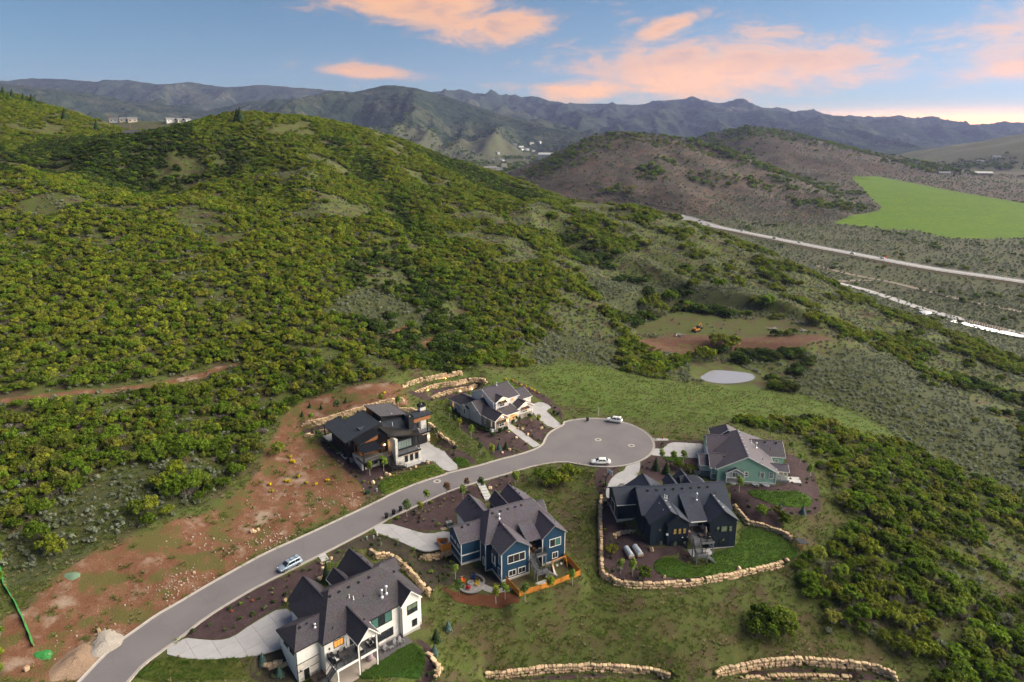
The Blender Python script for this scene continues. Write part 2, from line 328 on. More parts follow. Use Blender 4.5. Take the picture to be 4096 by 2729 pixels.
PADS += [
 ([(-25.5, 86.7), (-13.6, 97.4), (-18.1, 102.5), (-30.0, 91.7)],-3.4,2.5),
 ([(0.2, 109.3), (13.6, 116.2), (10.4, 124.6), (-4.8, 119.1)],-3.4,2.5),
 ([(28.6, 120.5), (31.1, 123.3), (34.9, 122.5), (37.4, 126.6), (46.9, 127.4), (50.7, 133.7), (53.1, 134.4), (56.8, 132.3), (59.8, 124.9), (54.1, 121.7), (43.4, 118.6), (35.8, 116.7), (30.3, 117.1)],-3.45,2.0),
 ([(45.2, 148.5), (66.5, 145.5), (69.7, 165.2), (49.9, 168.0)],-0.35,5),
 ([(-33.5, 148.1), (-15.4, 162.2), (-21.0, 169.3), (-37.2, 152.8)],0.45,2.5),
 ([(-3.7, 171.7), (9.0, 183.7), (4.9, 193.3), (-6.8, 197.8), (-19.2, 190.1)],0.9,2.5),
 ([(53.9, 321.4), (68.1, 340.5), (88.7, 351.3), (126.5, 340.5), (144.3, 319.0), (143.2, 294.5), (126.7, 281.6), (99.9, 286.0), (73.6, 287.9), (58.9, 286.0)],-7.8,5),
 ([(73.4, 246.4), (78.7, 251.7), (86.0, 253.2), (90.5, 250.2), (90.9, 245.4), (85.4, 240.8), (79.6, 240.4), (75.2, 242.2)],-10.3,6),
 ([(-68.0, 76.0), (-66.6, 87.2), (-66.0, 92.3), (-65.1, 96.1), (-63.9, 98.4), (-62.3, 102.1), (-59.9, 105.4), (-56.8, 110.2), (-53.1, 115.3), (-49.5, 120.2), (-44.0, 125.6), (-30.8, 139.7), (-27.8, 143.5), (-22.3, 148.5), (-16.4, 152.4), (-16.2, 153.0), (-8.9, 156.6), (-4.2, 159.7), (2.4, 163.3), (6.5, 166.4), (8.1, 168.8), (8.9, 172.4), (10.0, 175.7), (12.2, 178.8), (14.5, 181.1), (14.79, 183.27), (16.19, 184.15), (17.68, 184.87), (19.24, 185.42), (20.85, 185.8), (22.49, 186.0), (24.15, 186.02), (25.79, 185.86), (27.41, 185.52), (28.99, 185.0), (30.49, 184.32), (31.92, 183.47), (33.24, 182.48), (34.44, 181.35), (35.52, 180.09), (36.45, 178.72), (37.23, 177.26), (37.84, 175.73), (38.28, 174.13), (38.55, 172.5), (38.63, 170.85), (38.53, 169.19), (38.26, 167.56), (37.8, 165.97), (37.18, 164.44), (36.39, 162.98), (35.45, 161.62), (34.37, 160.37), (33.15, 159.25), (31.82, 158.27), (30.4, 157.43), (28.88, 156.76), (27.31, 156.26), (25.69, 155.93), (24.04, 155.78), (22.38, 155.81), (20.74, 156.02), (19.14, 156.41), (17.58, 156.98), (12.9, 158.8), (6.7, 156.9), (0.2, 153.3), (-0.0, 152.9), (-8.5, 148.0), (-14.7, 144.0), (-20.9, 138.0), (-27.1, 131.9), (-27.3, 131.2), (-32.6, 125.1), (-41.1, 115.9), (-46.8, 109.8), (-50.0, 105.6), (-52.9, 101.3), (-54.9, 96.7), (-56.6, 93.5), (-58.0, 90.9), (-58.6, 87.2), (-59.8, 76.0)],-0.12,4.0),
 ([(-56.7, 93.3), (-54.7, 96.7), (-52.0, 96.3), (-48.8, 96.0), (-46.5, 96.7), (-44.6, 99.9), (-40.6, 104.6), (-37.2, 101.4), (-35.6, 96.6), (-37.8, 94.3), (-41.9, 92.5), (-47.9, 91.8), (-52.3, 92.0)],(-55, 95, -0.06, -40, 99, -0.11),1.5),
 ([(-30.2, 128.3), (-27.3, 131.2), (-20.4, 128.1), (-17.6, 127.1), (-13.5, 128.6), (-11.0, 125.9), (-12.4, 123.6), (-14.7, 122.2), (-17.3, 121.1), (-19.5, 122.0), (-23.2, 124.4)],(-28.7, 129.7, -0.06, -14, 125.5, -0.41),1.5),
 ([(-16.5, 153.3), (-12.6, 155.4), (-17.7, 163.3), (-17.4, 165.0), (-22.1, 170.9), (-26.2, 168.6), (-24.2, 161.5), (-28.4, 155.4), (-27.5, 154.5), (-21.5, 158.8), (-19.7, 158.5)],(-14.5, 154.3, -0.06, -22.5, 168, 0.36),1.5),
 ([(11.2, 178.4), (14.5, 181.1), (12.8, 184.0), (10.7, 188.2), (10.2, 189.9), (12.3, 192.1), (8.8, 196.6), (6.2, 193.9), (6.0, 187.3)],(12.8, 179.7, -0.06, 8, 192, 0.8400000000000001),1.5),
 ([(5.8, 166.6), (7.6, 168.4), (-0.1, 179.6), (-1.9, 178.1)],(6.7, 167.5, -0.06, -1, 179, 0.79),1.5),
 ([(28.9, 157.0), (32.8, 159.6), (32.0, 155.1), (30.6, 151.5), (27.4, 146.9), (26.8, 142.0), (21.9, 141.5), (21.9, 144.1), (22.6, 146.9), (24.0, 150.6), (25.8, 153.0), (27.9, 154.5)],(30.8, 158.3, -0.06, 25, 146, -0.56),1.5),
 ([(35.8, 162.6), (37.5, 166.3), (40.1, 166.0), (41.2, 168.1), (42.9, 169.8), (44.6, 170.1), (52.9, 169.1), (51.4, 160.5), (48.3, 160.9), (38.0, 161.9)],(36.7, 164.5, -0.06, 50, 165, -0.16),1.5),
]
ROAD_POLY = PADS[8][0]
DRIVES = {
 'white_house_drive': ([(-56.7, 93.3), (-54.7, 96.7), (-52.0, 96.3), (-48.8, 96.0), (-46.5, 96.7), (-44.6, 99.9), (-40.6, 104.6), (-37.2, 101.4), (-35.6, 96.6), (-37.8, 94.3), (-41.9, 92.5), (-47.9, 91.8), (-52.3, 92.0)],(-55, 95, 0, -40, 99, -0.05),42),
 'blue_house_drive': ([(-30.2, 128.3), (-27.3, 131.2), (-20.4, 128.1), (-17.6, 127.1), (-13.5, 128.6), (-11.0, 125.9), (-12.4, 123.6), (-14.7, 122.2), (-17.3, 121.1), (-19.5, 122.0), (-23.2, 124.4)],(-28.7, 129.7, 0, -14, 125.5, -0.35),40),
 'modern_house_drive': ([(-16.5, 153.3), (-12.6, 155.4), (-17.7, 163.3), (-17.4, 165.0), (-22.1, 170.9), (-26.2, 168.6), (-24.2, 161.5), (-28.4, 155.4), (-27.5, 154.5), (-21.5, 158.8), (-19.7, 158.5)],(-14.5, 154.3, 0, -22.5, 168, 0.42),38),
 'pale_house_drive': ([(11.2, 178.4), (14.5, 181.1), (12.8, 184.0), (10.7, 188.2), (10.2, 189.9), (12.3, 192.1), (8.8, 196.6), (6.2, 193.9), (6.0, 187.3)],(12.8, 179.7, 0, 8, 192, 0.9),40),
 'pale_house_walk': ([(5.8, 166.6), (7.6, 168.4), (-0.1, 179.6), (-1.9, 178.1)],(6.7, 167.5, 0, -1, 179, 0.85),130),
 'black_house_drive': ([(28.9, 157.0), (32.8, 159.6), (32.0, 155.1), (30.6, 151.5), (27.4, 146.9), (26.8, 142.0), (21.9, 141.5), (21.9, 144.1), (22.6, 146.9), (24.0, 150.6), (25.8, 153.0), (27.9, 154.5)],(30.8, 158.3, 0, 25, 146, -0.5),60),
 'green_house_drive': ([(35.8, 162.6), (37.5, 166.3), (40.1, 166.0), (41.2, 168.1), (42.9, 169.8), (44.6, 170.1), (52.9, 169.1), (51.4, 160.5), (48.3, 160.9), (38.0, 161.9)],(36.7, 164.5, 0, 50, 165, -0.1),-8),
}
ZONES = {
 'dirt': [
 [(-77.1,85.8),(-85.0,97.0),(-82.9,100.2),(-82.2,107.4),(-79.8,114.1),(-73.1,120.1),(-69.7,125.6),(-64.4,129.7),(-60.9,140.2),(-59.7,147.9),(-62.0,157.5),(-61.6,166.5),(-62.8,174.0),(-59.3,182.7),(-48.2,188.7),(-36.1,192.7),(-32.6,195.1),(-29.8,184.4),(-34.0,179.7),(-39.3,181.7),(-49.9,174.4),(-56.9,169.7),(-55.9,166.4),(-49.2,162.7),(-41.9,153.1),(-36.5,147.7),(-33.6,143.5),(-33.7,139.1),(-43.9,128.6),(-52.4,116.9),(-58.7,106.7),(-63.3,96.4),(-65.2,87.5)],
 [(-55.9,166.4),(-43.3,148.0),(-33.4,137.5),(-35.2,134.8),(-47.3,147.3),(-57.1,159.3)],
 ],
 'trail': [
 [(-134.0,167.2),(-127.1,171.6),(-119.5,175.8),(-111.6,178.6),(-108.1,182.0),(-104.0,185.4),(-99.0,189.2),(-94.4,194.7),(-91.7,199.8),(-85.5,202.8),(-84.4,201.2),(-88.6,198.0),(-91.6,192.5),(-97.2,187.2),(-102.3,182.9),(-106.1,179.0),(-110.8,176.4),(-117.5,173.9),(-125.2,169.3),(-132.5,164.9)],
 [(-43.8,238.1),(-39.8,248.8),(-38.3,244.1),(-42.0,232.5)],
 [(-32.6,231.2),(-28.5,242.9),(-27.2,237.7),(-30.3,224.8)],
 [(-56.3,224.7),(-58.0,219.2),(-56.9,217.7),(-55.1,222.4)],
 ],
 'meadow': [
 [(6.5,220.4),(19.8,238.9),(36.2,240.2),(51.3,234.6),(67.7,235.8),(90.3,236.3),(104.3,231.1),(119.1,216.3),(122.1,200.0),(108.7,190.7),(94.0,203.2),(77.3,192.9),(53.4,183.3),(38.7,185.6),(25.3,191.1),(13.8,196.1),(7.5,205.8)],
 [(-22.9,203.5),(-17.6,206.4),(3.4,210.9),(10.1,203.1),(5.9,200.6),(-10.7,205.7)],
 [(-23.8,184.7),(-19.9,182.8),(-10.2,170.9),(-4.9,161.7),(-6.6,159.0),(-11.1,165.0),(-17.3,172.5),(-21.7,177.1)],
 ],
 'drygrass': [
 [(47.4,293.8),(85.3,337.1),(111.1,320.6),(142.9,320.6),(143.6,300.7),(101.1,289.9),(75.3,295.2),(57.9,296.5)],
 [(73.0,168.9),(76.8,161.8),(77.0,154.9),(75.1,148.6),(71.1,140.7),(65.3,137.4),(60.8,137.1),(61.7,131.6),(65.8,132.0),(69.3,133.9),(75.9,138.9),(76.4,143.7),(77.9,150.2),(78.5,156.4),(78.0,160.8),(77.0,166.0),(74.9,168.6)],
 [(-13.0,97.8),(-6.1,107.6),(10.3,112.8),(26.9,113.1),(50.3,112.8),(57.7,110.3),(65.0,105.0),(76.9,98.5),(31.7,98.7),(9.5,101.8)],
 [(16.6,155.3),(20.5,154.9),(20.2,145.1),(19.3,136.9),(17.6,121.6),(16.9,132.5),(16.6,145.8)],
 [(32.0,178.6),(39.3,177.7),(54.3,175.9),(54.1,173.0),(40.4,173.5),(35.3,177.8)],
 ],
 'quarry': [
 [(52.0,285.6),(57.3,273.0),(70.4,273.8),(87.4,281.8),(112.4,278.1),(124.0,279.5),(140.6,289.4),(140.7,296.5),(101.5,291.2),(75.6,296.5)],
 ],
 'sage': [
 [(37.0,347.2),(74.0,373.4),(127.4,372.2),(130.4,339.7),(115.0,332.9),(89.1,353.6),(45.1,305.5)],
 [(142.2,286.0),(174.1,297.1),(181.8,261.4),(174.9,215.2),(137.8,165.2),(127.4,177.8),(120.3,199.3),(109.8,222.2),(95.1,231.8)],
 [(-69.7,241.9),(-62.1,273.9),(-49.3,272.1),(-30.9,265.0),(-35.1,244.0),(-50.9,242.8)],
 [(-97.3,114.7),(-94.7,123.5),(-89.4,139.2),(-79.0,145.8),(-63.3,146.6),(-65.5,132.4),(-75.9,120.7),(-83.7,106.2),(-86.8,99.7)],
 [(15.0,270.7),(40.4,271.0),(43.0,241.8),(18.6,222.5),(3.6,228.2)],
 ],
}
# ------------------------------------------------------------------ surveyed positions (world XY, metres)
BEDS = {
 'white_front': [(-54.7,97.0),(-53.9,99.4),(-52.9,101.3),(-50.0,105.6),(-46.8,109.7),(-43.9,112.6),(-44.1,112.0),(-41.8,114.2),(-39.7,116.3),(-38.2,118.4),(-34.9,114.8),(-34.8,113.0),(-35.6,111.7),(-39.4,112.7),(-40.4,107.2),(-40.8,105.5),(-40.7,104.7),(-42.6,102.7),(-44.2,101.1),(-44.7,100.1),(-46.6,97.0),(-49.0,96.2),(-52.2,96.5)],
 'white_side': [(-37.2,119.9),(-30.5,127.7),(-23.3,124.3),(-19.2,122.4),(-15.0,122.6),(-11.9,123.0),(-10.1,118.3),(-10.9,116.0),(-14.5,113.8),(-14.8,110.5),(-17.7,113.7),(-21.0,117.2),(-23.0,119.6),(-27.8,121.5),(-33.2,122.1),(-34.2,116.7)],
 'white_left': [(-42.0,92.4),(-40.1,93.8),(-38.1,94.9),(-36.7,93.9),(-35.0,92.6),(-33.8,90.7),(-41.2,89.6)],
 'white_lawn_edge': [(-16.6,99.9),(-14.6,97.6),(-14.4,95.0),(-15.1,93.3),(-15.6,92.3),(-12.3,92.3),(-11.3,94.9),(-12.7,96.3),(-13.6,98.4),(-15.8,100.4)],
 'blue_front': [(-27.0,131.6),(-20.9,138.0),(-14.7,144.0),(-8.5,147.9),(-6.0,143.0),(-6.2,142.0),(-9.9,143.1),(-12.7,137.5),(-12.1,132.8),(-13.6,131.8),(-14.9,129.7),(-17.9,127.9),(-20.5,128.5),(-23.7,129.8)],
 'blue_steps': [(-6.8,148.7),(0.2,152.9),(2.2,152.1),(0.4,149.0),(-2.2,146.3),(-4.8,144.5)],
 'blue_rear': [(-22.9,120.8),(-18.9,121.6),(-12.0,122.8),(-9.8,118.5),(-5.3,119.5),(-1.8,116.3),(0.3,112.2),(-5.9,114.1),(-10.3,116.5),(-12.0,113.5),(-14.8,114.4),(-16.6,116.9),(-19.7,119.2)],
 'black_outer': [(20.7,155.7),(28.6,156.6),(25.2,152.7),(23.2,148.4),(22.5,144.3),(22.7,140.7),(23.0,133.5),(26.6,131.1),(28.3,126.7),(28.6,124.9),(37.3,126.2),(36.5,121.4),(31.2,123.8),(28.1,120.6),(29.8,117.1),(36.0,117.2),(43.6,119.1),(54.5,122.5),(56.5,122.5),(47.6,120.1),(35.9,116.8),(26.3,116.0),(20.8,116.9),(18.8,119.5),(18.6,124.5),(19.9,136.0),(20.5,144.2),(20.1,149.3)],
 'green_front': [(32.9,159.4),(36.2,162.2),(38.6,161.8),(45.3,161.3),(48.3,160.9),(46.4,152.7),(42.5,154.8),(40.7,153.5),(36.6,149.6),(34.6,148.5),(31.8,151.5),(32.0,155.3)],
 'green_right': [(51.0,147.8),(62.1,147.4),(65.6,148.3),(68.9,155.2),(71.1,163.7),(74.3,163.2),(75.9,160.4),(75.6,154.6),(73.7,148.2),(72.3,143.4),(70.1,139.0),(66.1,137.4),(60.8,136.9),(58.7,132.0),(56.0,133.8),(52.6,136.0),(51.9,139.8),(51.3,143.1)],
 'green_far': [(38.3,171.3),(53.1,171.0),(52.8,169.6),(44.7,170.5),(41.3,168.5),(40.1,166.6),(37.6,166.6)],
 'modern_front': [(-52.4,166.7),(-46.6,158.7),(-42.2,153.8),(-37.0,148.2),(-34.2,143.8),(-33.1,142.8),(-29.5,142.4),(-31.8,146.4),(-31.5,149.0),(-29.2,151.9),(-24.0,155.5),(-19.8,156.8),(-20.2,158.2),(-22.9,158.5),(-28.3,154.7),(-28.5,156.4),(-37.2,154.4),(-40.0,155.7),(-44.3,158.9),(-48.0,164.3)],
 'modern_right': [(-21.6,168.0),(-18.2,168.1),(-14.8,165.3),(-10.9,161.4),(-9.0,158.3),(-10.2,157.2),(-15.6,160.0),(-17.0,162.3),(-17.4,164.2)],
 'modern_back': [(-56.5,170.0),(-51.5,171.7),(-41.4,178.2),(-38.9,175.9),(-43.1,171.3),(-49.3,169.4),(-54.7,166.3)],
 'pale_front': [(-15.9,183.2),(-9.2,176.9),(-5.2,173.1),(-1.4,177.1),(5.7,166.5),(1.2,163.3),(-4.1,160.4),(-4.9,161.7),(-10.2,170.9),(-15.1,177.2)],
 'pale_right': [(-0.7,180.3),(6.1,184.3),(10.9,179.1),(8.6,173.3),(7.9,168.9)],
 'pale_terrace': [(-32.1,190.7),(-15.4,206.9),(-10.6,206.2),(-8.2,203.5),(-10.3,201.1),(-13.3,200.9),(-23.8,190.5),(-28.3,189.5)],
 'pale_far': [(-0.8,206.9),(2.9,204.8),(6.9,199.4),(12.2,190.9),(13.1,188.8),(14.5,182.5),(15.1,191.5),(10.2,200.8),(4.8,206.3),(1.1,208.1)],
 'front_terrace': [(-0.5,97.0),(6.1,98.4),(17.5,98.7),(24.3,97.8),(26.6,97.1)],
 'front_right_terrace': [(35.5,96.6),(40.2,99.4),(49.4,100.6),(56.8,100.1),(63.5,98.4),(64.6,97.4)],
}
REDMULCH = [[(-14.3,113.6),(-10.0,112.4),(-5.8,112.3),(-0.0,112.6),(1.7,110.4),(1.1,109.4),(-10.0,110.1),(-11.9,111.8)]]
LAWNS = {
 'white_rear': [(-26.1,90.9),(-21.7,95.2),(-17.1,99.7),(-15.4,98.0),(-14.4,95.9),(-14.4,94.8),(-14.8,93.7),(-15.3,92.5)],
 'white_left': [(-58.3,87.5),(-58.1,90.2),(-56.1,92.6),(-52.2,92.0),(-47.9,91.7),(-44.0,92.4),(-42.6,91.1),(-41.6,89.6)],
 'black_rear': [(28.4,120.6),(29.5,122.4),(31.2,123.5),(33.3,123.3),(34.8,122.2),(35.9,120.7),(38.0,120.3),(39.7,121.4),(40.8,124.6),(46.8,127.1),(49.0,129.2),(50.3,133.2),(52.0,134.2),(55.8,133.0),(58.1,130.9),(60.1,125.4),(58.0,123.4),(51.6,121.4),(43.7,119.2),(36.0,117.2),(31.3,117.3),(28.7,118.8)],
 'green_kidney': [(55.5,145.1),(58.3,145.3),(61.9,144.6),(65.4,144.9),(68.1,144.6),(70.0,143.5),(69.3,141.4),(67.1,139.8),(63.4,139.5),(59.2,140.0),(56.6,142.1),(55.2,143.8)],
 'green_strip': [(39.2,161.7),(44.1,161.5),(45.2,160.9),(44.7,160.0),(40.4,158.8),(38.8,159.6)],
 'modern_front': [(-31.7,145.9),(-31.3,148.0),(-28.9,150.0),(-26.4,152.1),(-22.4,154.6),(-19.2,156.9),(-16.7,153.9),(-17.8,152.2),(-23.6,148.7),(-26.5,145.7),(-29.3,142.6),(-30.8,143.6)],
 'modern_small': [(-15.5,160.0),(-14.2,160.6),(-12.4,160.4),(-10.4,157.6),(-12.4,155.9),(-13.3,156.2)],
 'pale_back': [(-23.1,190.1),(-19.3,195.1),(-17.0,196.8),(-13.2,199.7),(-12.3,197.8),(-18.6,194.8),(-20.7,191.3),(-22.8,188.9)],
}
BOULDERS = [(-0.9,174.2),(-0.7,164.8),(-2.6,163.3),(8.3,177.9),(4.3,173.7),(1.7,176.9),(2.9,176.5),(1.2,171.4),(-31.5,149.0),(-30.7,151.2),(-30.0,150.6),(-25.1,153.8),(-21.2,157.0),(-24.0,154.9),(-33.0,147.0),(-31.5,149.2),(-30.7,151.2),(-29.9,150.6),(-33.1,147.2),(-7.3,144.6),(-5.2,146.5),(-40.7,105.9),(-37.2,116.9),(-36.5,115.3),(-35.7,118.5),(-36.4,112.3),(-35.9,112.6),(-35.6,113.0),(-54.0,126.1),(-53.1,126.8),(-53.5,126.3),(-74.9,88.4),(-69.2,97.5),(-60.0,112.6),(45.5,119.9),(30.0,117.4),(28.9,124.6),(56.3,122.8),(45.5,154.2)]
YELLOW = [(-55.1,155.2),(-53.7,153.0),(-54.2,153.2),(-50.6,147.0),(-48.1,144.8),(-43.7,146.9),(-46.0,144.8),(-52.1,144.5),(-34.7,143.2),(-37.2,186.7),(0.3,207.2),(1.4,206.1),(2.9,205.2),(4.4,204.6),(5.9,203.7),(7.1,202.5),(8.4,201.1),(-2.1,207.1),(-35.2,147.8),(-34.2,147.0),(-29.4,150.7),(-28.7,150.5),(-55.7,142.3),(-52.7,144.4),(-54.6,140.0)]
EVERGREEN = [(-9.2,176.2),(-7.2,174.3),(-5.2,171.8),(-6.4,174.9),(-3.0,174.3),(-1.8,175.7),(0.1,180.4),(1.6,182.0),(5.2,184.1),(12.7,188.0),(13.7,187.0),(-18.2,190.4),(-16.7,188.7),(-15.1,164.7)]
SAPLING = [(-54.5,172.0),(-50.4,163.9),(-34.5,150.7),(-31.5,152.7),(-8.1,162.0),(-5.3,160.9),(-11.0,170.2),(-16.2,178.3),(-14.5,175.7),(-18.0,182.0),(-20.2,169.4),(7.4,179.0),(0.8,148.1),(-48.3,175.8),(-37.5,182.4),(-32.3,181.2),(-23.0,133.6),(-20.0,134.1),(-19.3,138.6),(-15.0,141.4),(-10.6,144.6),(-11.3,141.7),(-7.3,144.9),(1.0,148.2),(-11.0,115.4),(-10.0,111.7),(-3.0,110.5),(-1.3,110.9),(2.4,110.2),(7.1,112.3),(11.7,114.8),(38.0,158.3),(43.3,157.6),(40.5,156.5),(21.5,118.2),(23.8,117.6),(53.2,144.4),(73.2,158.3),(73.2,164.1),(73.1,152.0)]
CONIFER = [(35.7,154.4),(37.9,152.4),(-1.6,165.4),(-47.3,181.6),(-57.0,179.5),(-53.7,179.1),(-57.9,175.1),(-43.3,178.3)]
SPRUCE = [(60.4,137.8),(65.6,137.9),(-40.3,92.8),(-37.1,91.3),(-11.4,104.0),(-13.2,101.0),(-13.1,97.4),(-34.8,111.8),(-3.4,164.7)]
BUSH = [(26.2,117.2),(56.0,136.6),(20.5,124.4),(59.8,134.2),(59.5,136.3),(41.7,155.3),(43.9,153.2),(-58.6,155.4),(-76.8,135.1),(-75.2,126.2),(-76.5,125.2),(-75.3,140.0),(-87.8,113.8),(-91.0,116.3),(-85.6,112.9),(12.0,149.8),(7.8,150.2),(9.8,148.8),(14.3,152.3),(89.6,282.9),(79.5,266.9),(94.7,281.1),(145.2,316.1),(141.8,313.0),(144.9,310.5),(130.2,339.0),(126.8,341.8),(97.4,360.1),(111.3,359.3),(123.7,361.2),(73.5,345.3),(83.8,350.8),(68.2,341.0),(75.5,332.9),(48.6,107.9),(50.6,108.9),(46.3,105.9),(46.1,107.8),(44.5,105.4),(49.5,106.1),(102.6,117.8)]
HIGHWAY = [[(245.9,903.6),(275.5,841.3),(306.4,764.1),(327.8,710.3),(352.6,655.4),(377.3,600.0),(398.4,569.8),(416.4,542.3)]]
TRAILROAD = [[(249.9,577.7),(259.8,545.6),(275.3,525.4),(283.8,491.6),(287.0,466.6),(296.9,442.3),(305.6,422.7),(315.3,403.1)]]
DIRTROAD = [[(283.1,621.9),(285.8,609.4),(299.6,574.6),(314.4,554.6),(323.5,517.8),(335.8,483.6),(353.5,455.7)],[(261.0,545.6),(272.6,552.3),(285.2,558.0),(301.6,560.9)]]
RIVER = [[(287.6,436.8),(293.2,433.2),(297.2,424.4),(301.8,417.0),(306.0,409.5),(312.5,399.1),(308.8,393.9),(301.6,403.1),(295.9,411.1),(291.3,422.7),(286.2,431.4)],[(279.5,454.5),(286.9,455.7),(287.5,449.1),(279.1,444.2),(276.6,446.8)],[(246.5,657.7),(257.2,655.4),(259.2,636.3),(247.4,625.4),(244.5,636.3)],[(260.5,504.6),(263.2,499.9),(260.8,496.2),(259.2,500.8)],[(290.2,474.9),(292.8,472.0),(291.0,469.9),(289.3,472.4)]]
HWCARS = [(273.9,827.6),(295.8,780.2),(313.6,740.7),(338.7,681.3),(354.7,648.4)]
LOGS = [(74.7,294.3),(121.2,304.4),(134.0,300.6),(138.4,314.5)]
EXCAV = [(84.5,300.6)]
SILT = [(-93.3,109.2),(-91.4,107.0),(-89.1,104.4),(-86.3,102.3),(-83.8,100.0),(-80.8,97.2),(-78.3,94.7),(-76.7,93.0)]
SILTHEAP = [(-74.5,91.7),(-80.0,108.4)]
PILES = [(-66.7,95.0),(-68.9,91.0)]
BINS = [(-27.3,132.8),(-26.0,134.2),(-24.7,135.6),(21.9,183.9)]
CARS = [(-44.0,114.2),(30.4,181.8),(23.8,157.2)]
HYDRANT = [(41.3,172.4)]
HOOP = [(22.4,147.6)]
FRAME = [(60.8,126.5)]
POST = [(25.6,188.0)]
UTIL = [(-33.5,142.6),(-31.5,143.6),(-30.0,125.1),(-28.7,125.5),(-28.1,126.4)]
TOWN = [(-112.1,2450.0),(-91.2,2450.0),(-28.2,2450.0),(-34.2,2450.0),(13.8,2450.0),(34.9,2450.0),(31.9,2450.0),(-43.3,2450.0)]
TOWNHOUSES = [(17.3,3965.6),(52.5,4077.2),(114.2,4163.8),(166.1,4201.3),(-201.0,3639.5),(-76.2,3599.9),(88.7,3532.0),(72.6,1503.3),(67.1,4055.9),(86.9,4060.2),(121.6,4063.6),(56.0,3971.7),(-89.6,3279.4),(-45.9,3161.7)]
RIGHTHOUSES = [(1082.2,1736.4),(1650.7,2456.0),(1199.3,1764.3),(1704.8,2454.6)]
LEFTHOUSES = [(-726.9,1292.0),(-708.8,1292.0),(-694.4,1292.0),(-626.0,1292.0),(-607.8,1292.0),(-595.1,1292.0)]
DARKROOF = [(-283.7,526.7)]
POLES = [(-384.0,672.1),(-378.3,697.8),(-625.1,1237.2)]
TALLCON = [(-462.6,673.3),(-457.7,677.8),(-409.2,646.6),(-384.9,652.4),(-213.1,547.9),(-210.8,547.7),(-484.2,678.4),(-470.0,669.6)]
RIDGETREES = [(398.1,1456.9),(416.7,1424.3),(426.8,1368.7),(439.9,1328.3),(460.0,1312.7),(475.7,1286.5),(499.7,1283.9),(662.6,1622.1),(673.1,1573.4),(653.2,1460.1),(638.1,1366.3),(626.2,1286.8),(451.8,1063.0),(471.9,1062.6),(480.2,1035.2),(518.2,1074.3),(526.2,1054.7),(220.3,1170.9),(235.7,1155.3),(302.9,1139.5),(228.3,1135.1),(272.4,1245.7),(466.8,1206.4),(470.4,1155.8),(402.0,1138.5),(397.5,1169.9),(346.0,1146.1),(160.6,1082.4)]
FIELDSIDE = [(1149.3,1933.2),(1175.9,1915.9),(1575.5,2491.6),(1586.4,2435.7),(1612.6,2442.5),(1633.6,2393.9),(1639.1,2336.8),(1661.2,2307.5),(1062.2,1803.0),(1159.0,1847.8)]
FIELD_POLY = [(779.1,1584.5),(881.1,1659.7),(849.1,1473.9),(828.8,1319.8),(828.4,1218.4),(831.1,1114.4),(1150,900),(1000,700),(597.6,791.1),(532.7,785.1),(511.1,791.9),(509.0,817.2),(509.8,852.7),(478.8,867.8),(445.9,910.2),(434.9,925.2),(453.1,946.7),(513.8,1008.8),(565.9,1053.3),(592.6,1098.0),(610.4,1153.2),(644.9,1243.4),(710.8,1409.6)]
RUBBLE = [(-62.2,108.0,2.2,1.6,130),(-59.1,111.1,2.5,1.5,120),(-49.7,123.1,2.2,1.8,130),(-47.9,125.0,2.0,1.5,90),(-57.3,120.2,4,3,80),(-64.4,121.6,5,4,80),(-50.3,135.0,3,4,70),(-65.5,96.8,3,3,40),(-71.2,95.4,5,5,60),(-43.2,138.4,2.0,2.4,110),(-35.3,139.2,2,2.2,90),(-47.7,154.0,3,4,60),(-40.1,141.7,3,3,50)]
DEVELOPED = [(-95,60),(-77.3,86.1),(-92.8,108.2),(-88.5,108.8),(-84.6,111.4),(-80.1,117.6),(-73.9,121.8),(-67.6,130.9),(-62.1,143.4),(-61.8,150.9),(-63.6,159.0),(-63.6,172.6),(-59.6,183.7),(-36.5,195.5),(-33.4,201.1),(-13.8,211.7),(6.5,222.7),(17.2,204.9),(36.0,192.0),(50.6,192.5),(66.6,184.8),(82.2,176.1),(76.8,153.2),(77.1,137.7),(65.3,124.2),(59.0,124.6),(56.9,120.2),(57.6,113.2),(56.4,107.4),(60.4,103.8),(65.5,101.4),(69.7,97.9),(60,60)]
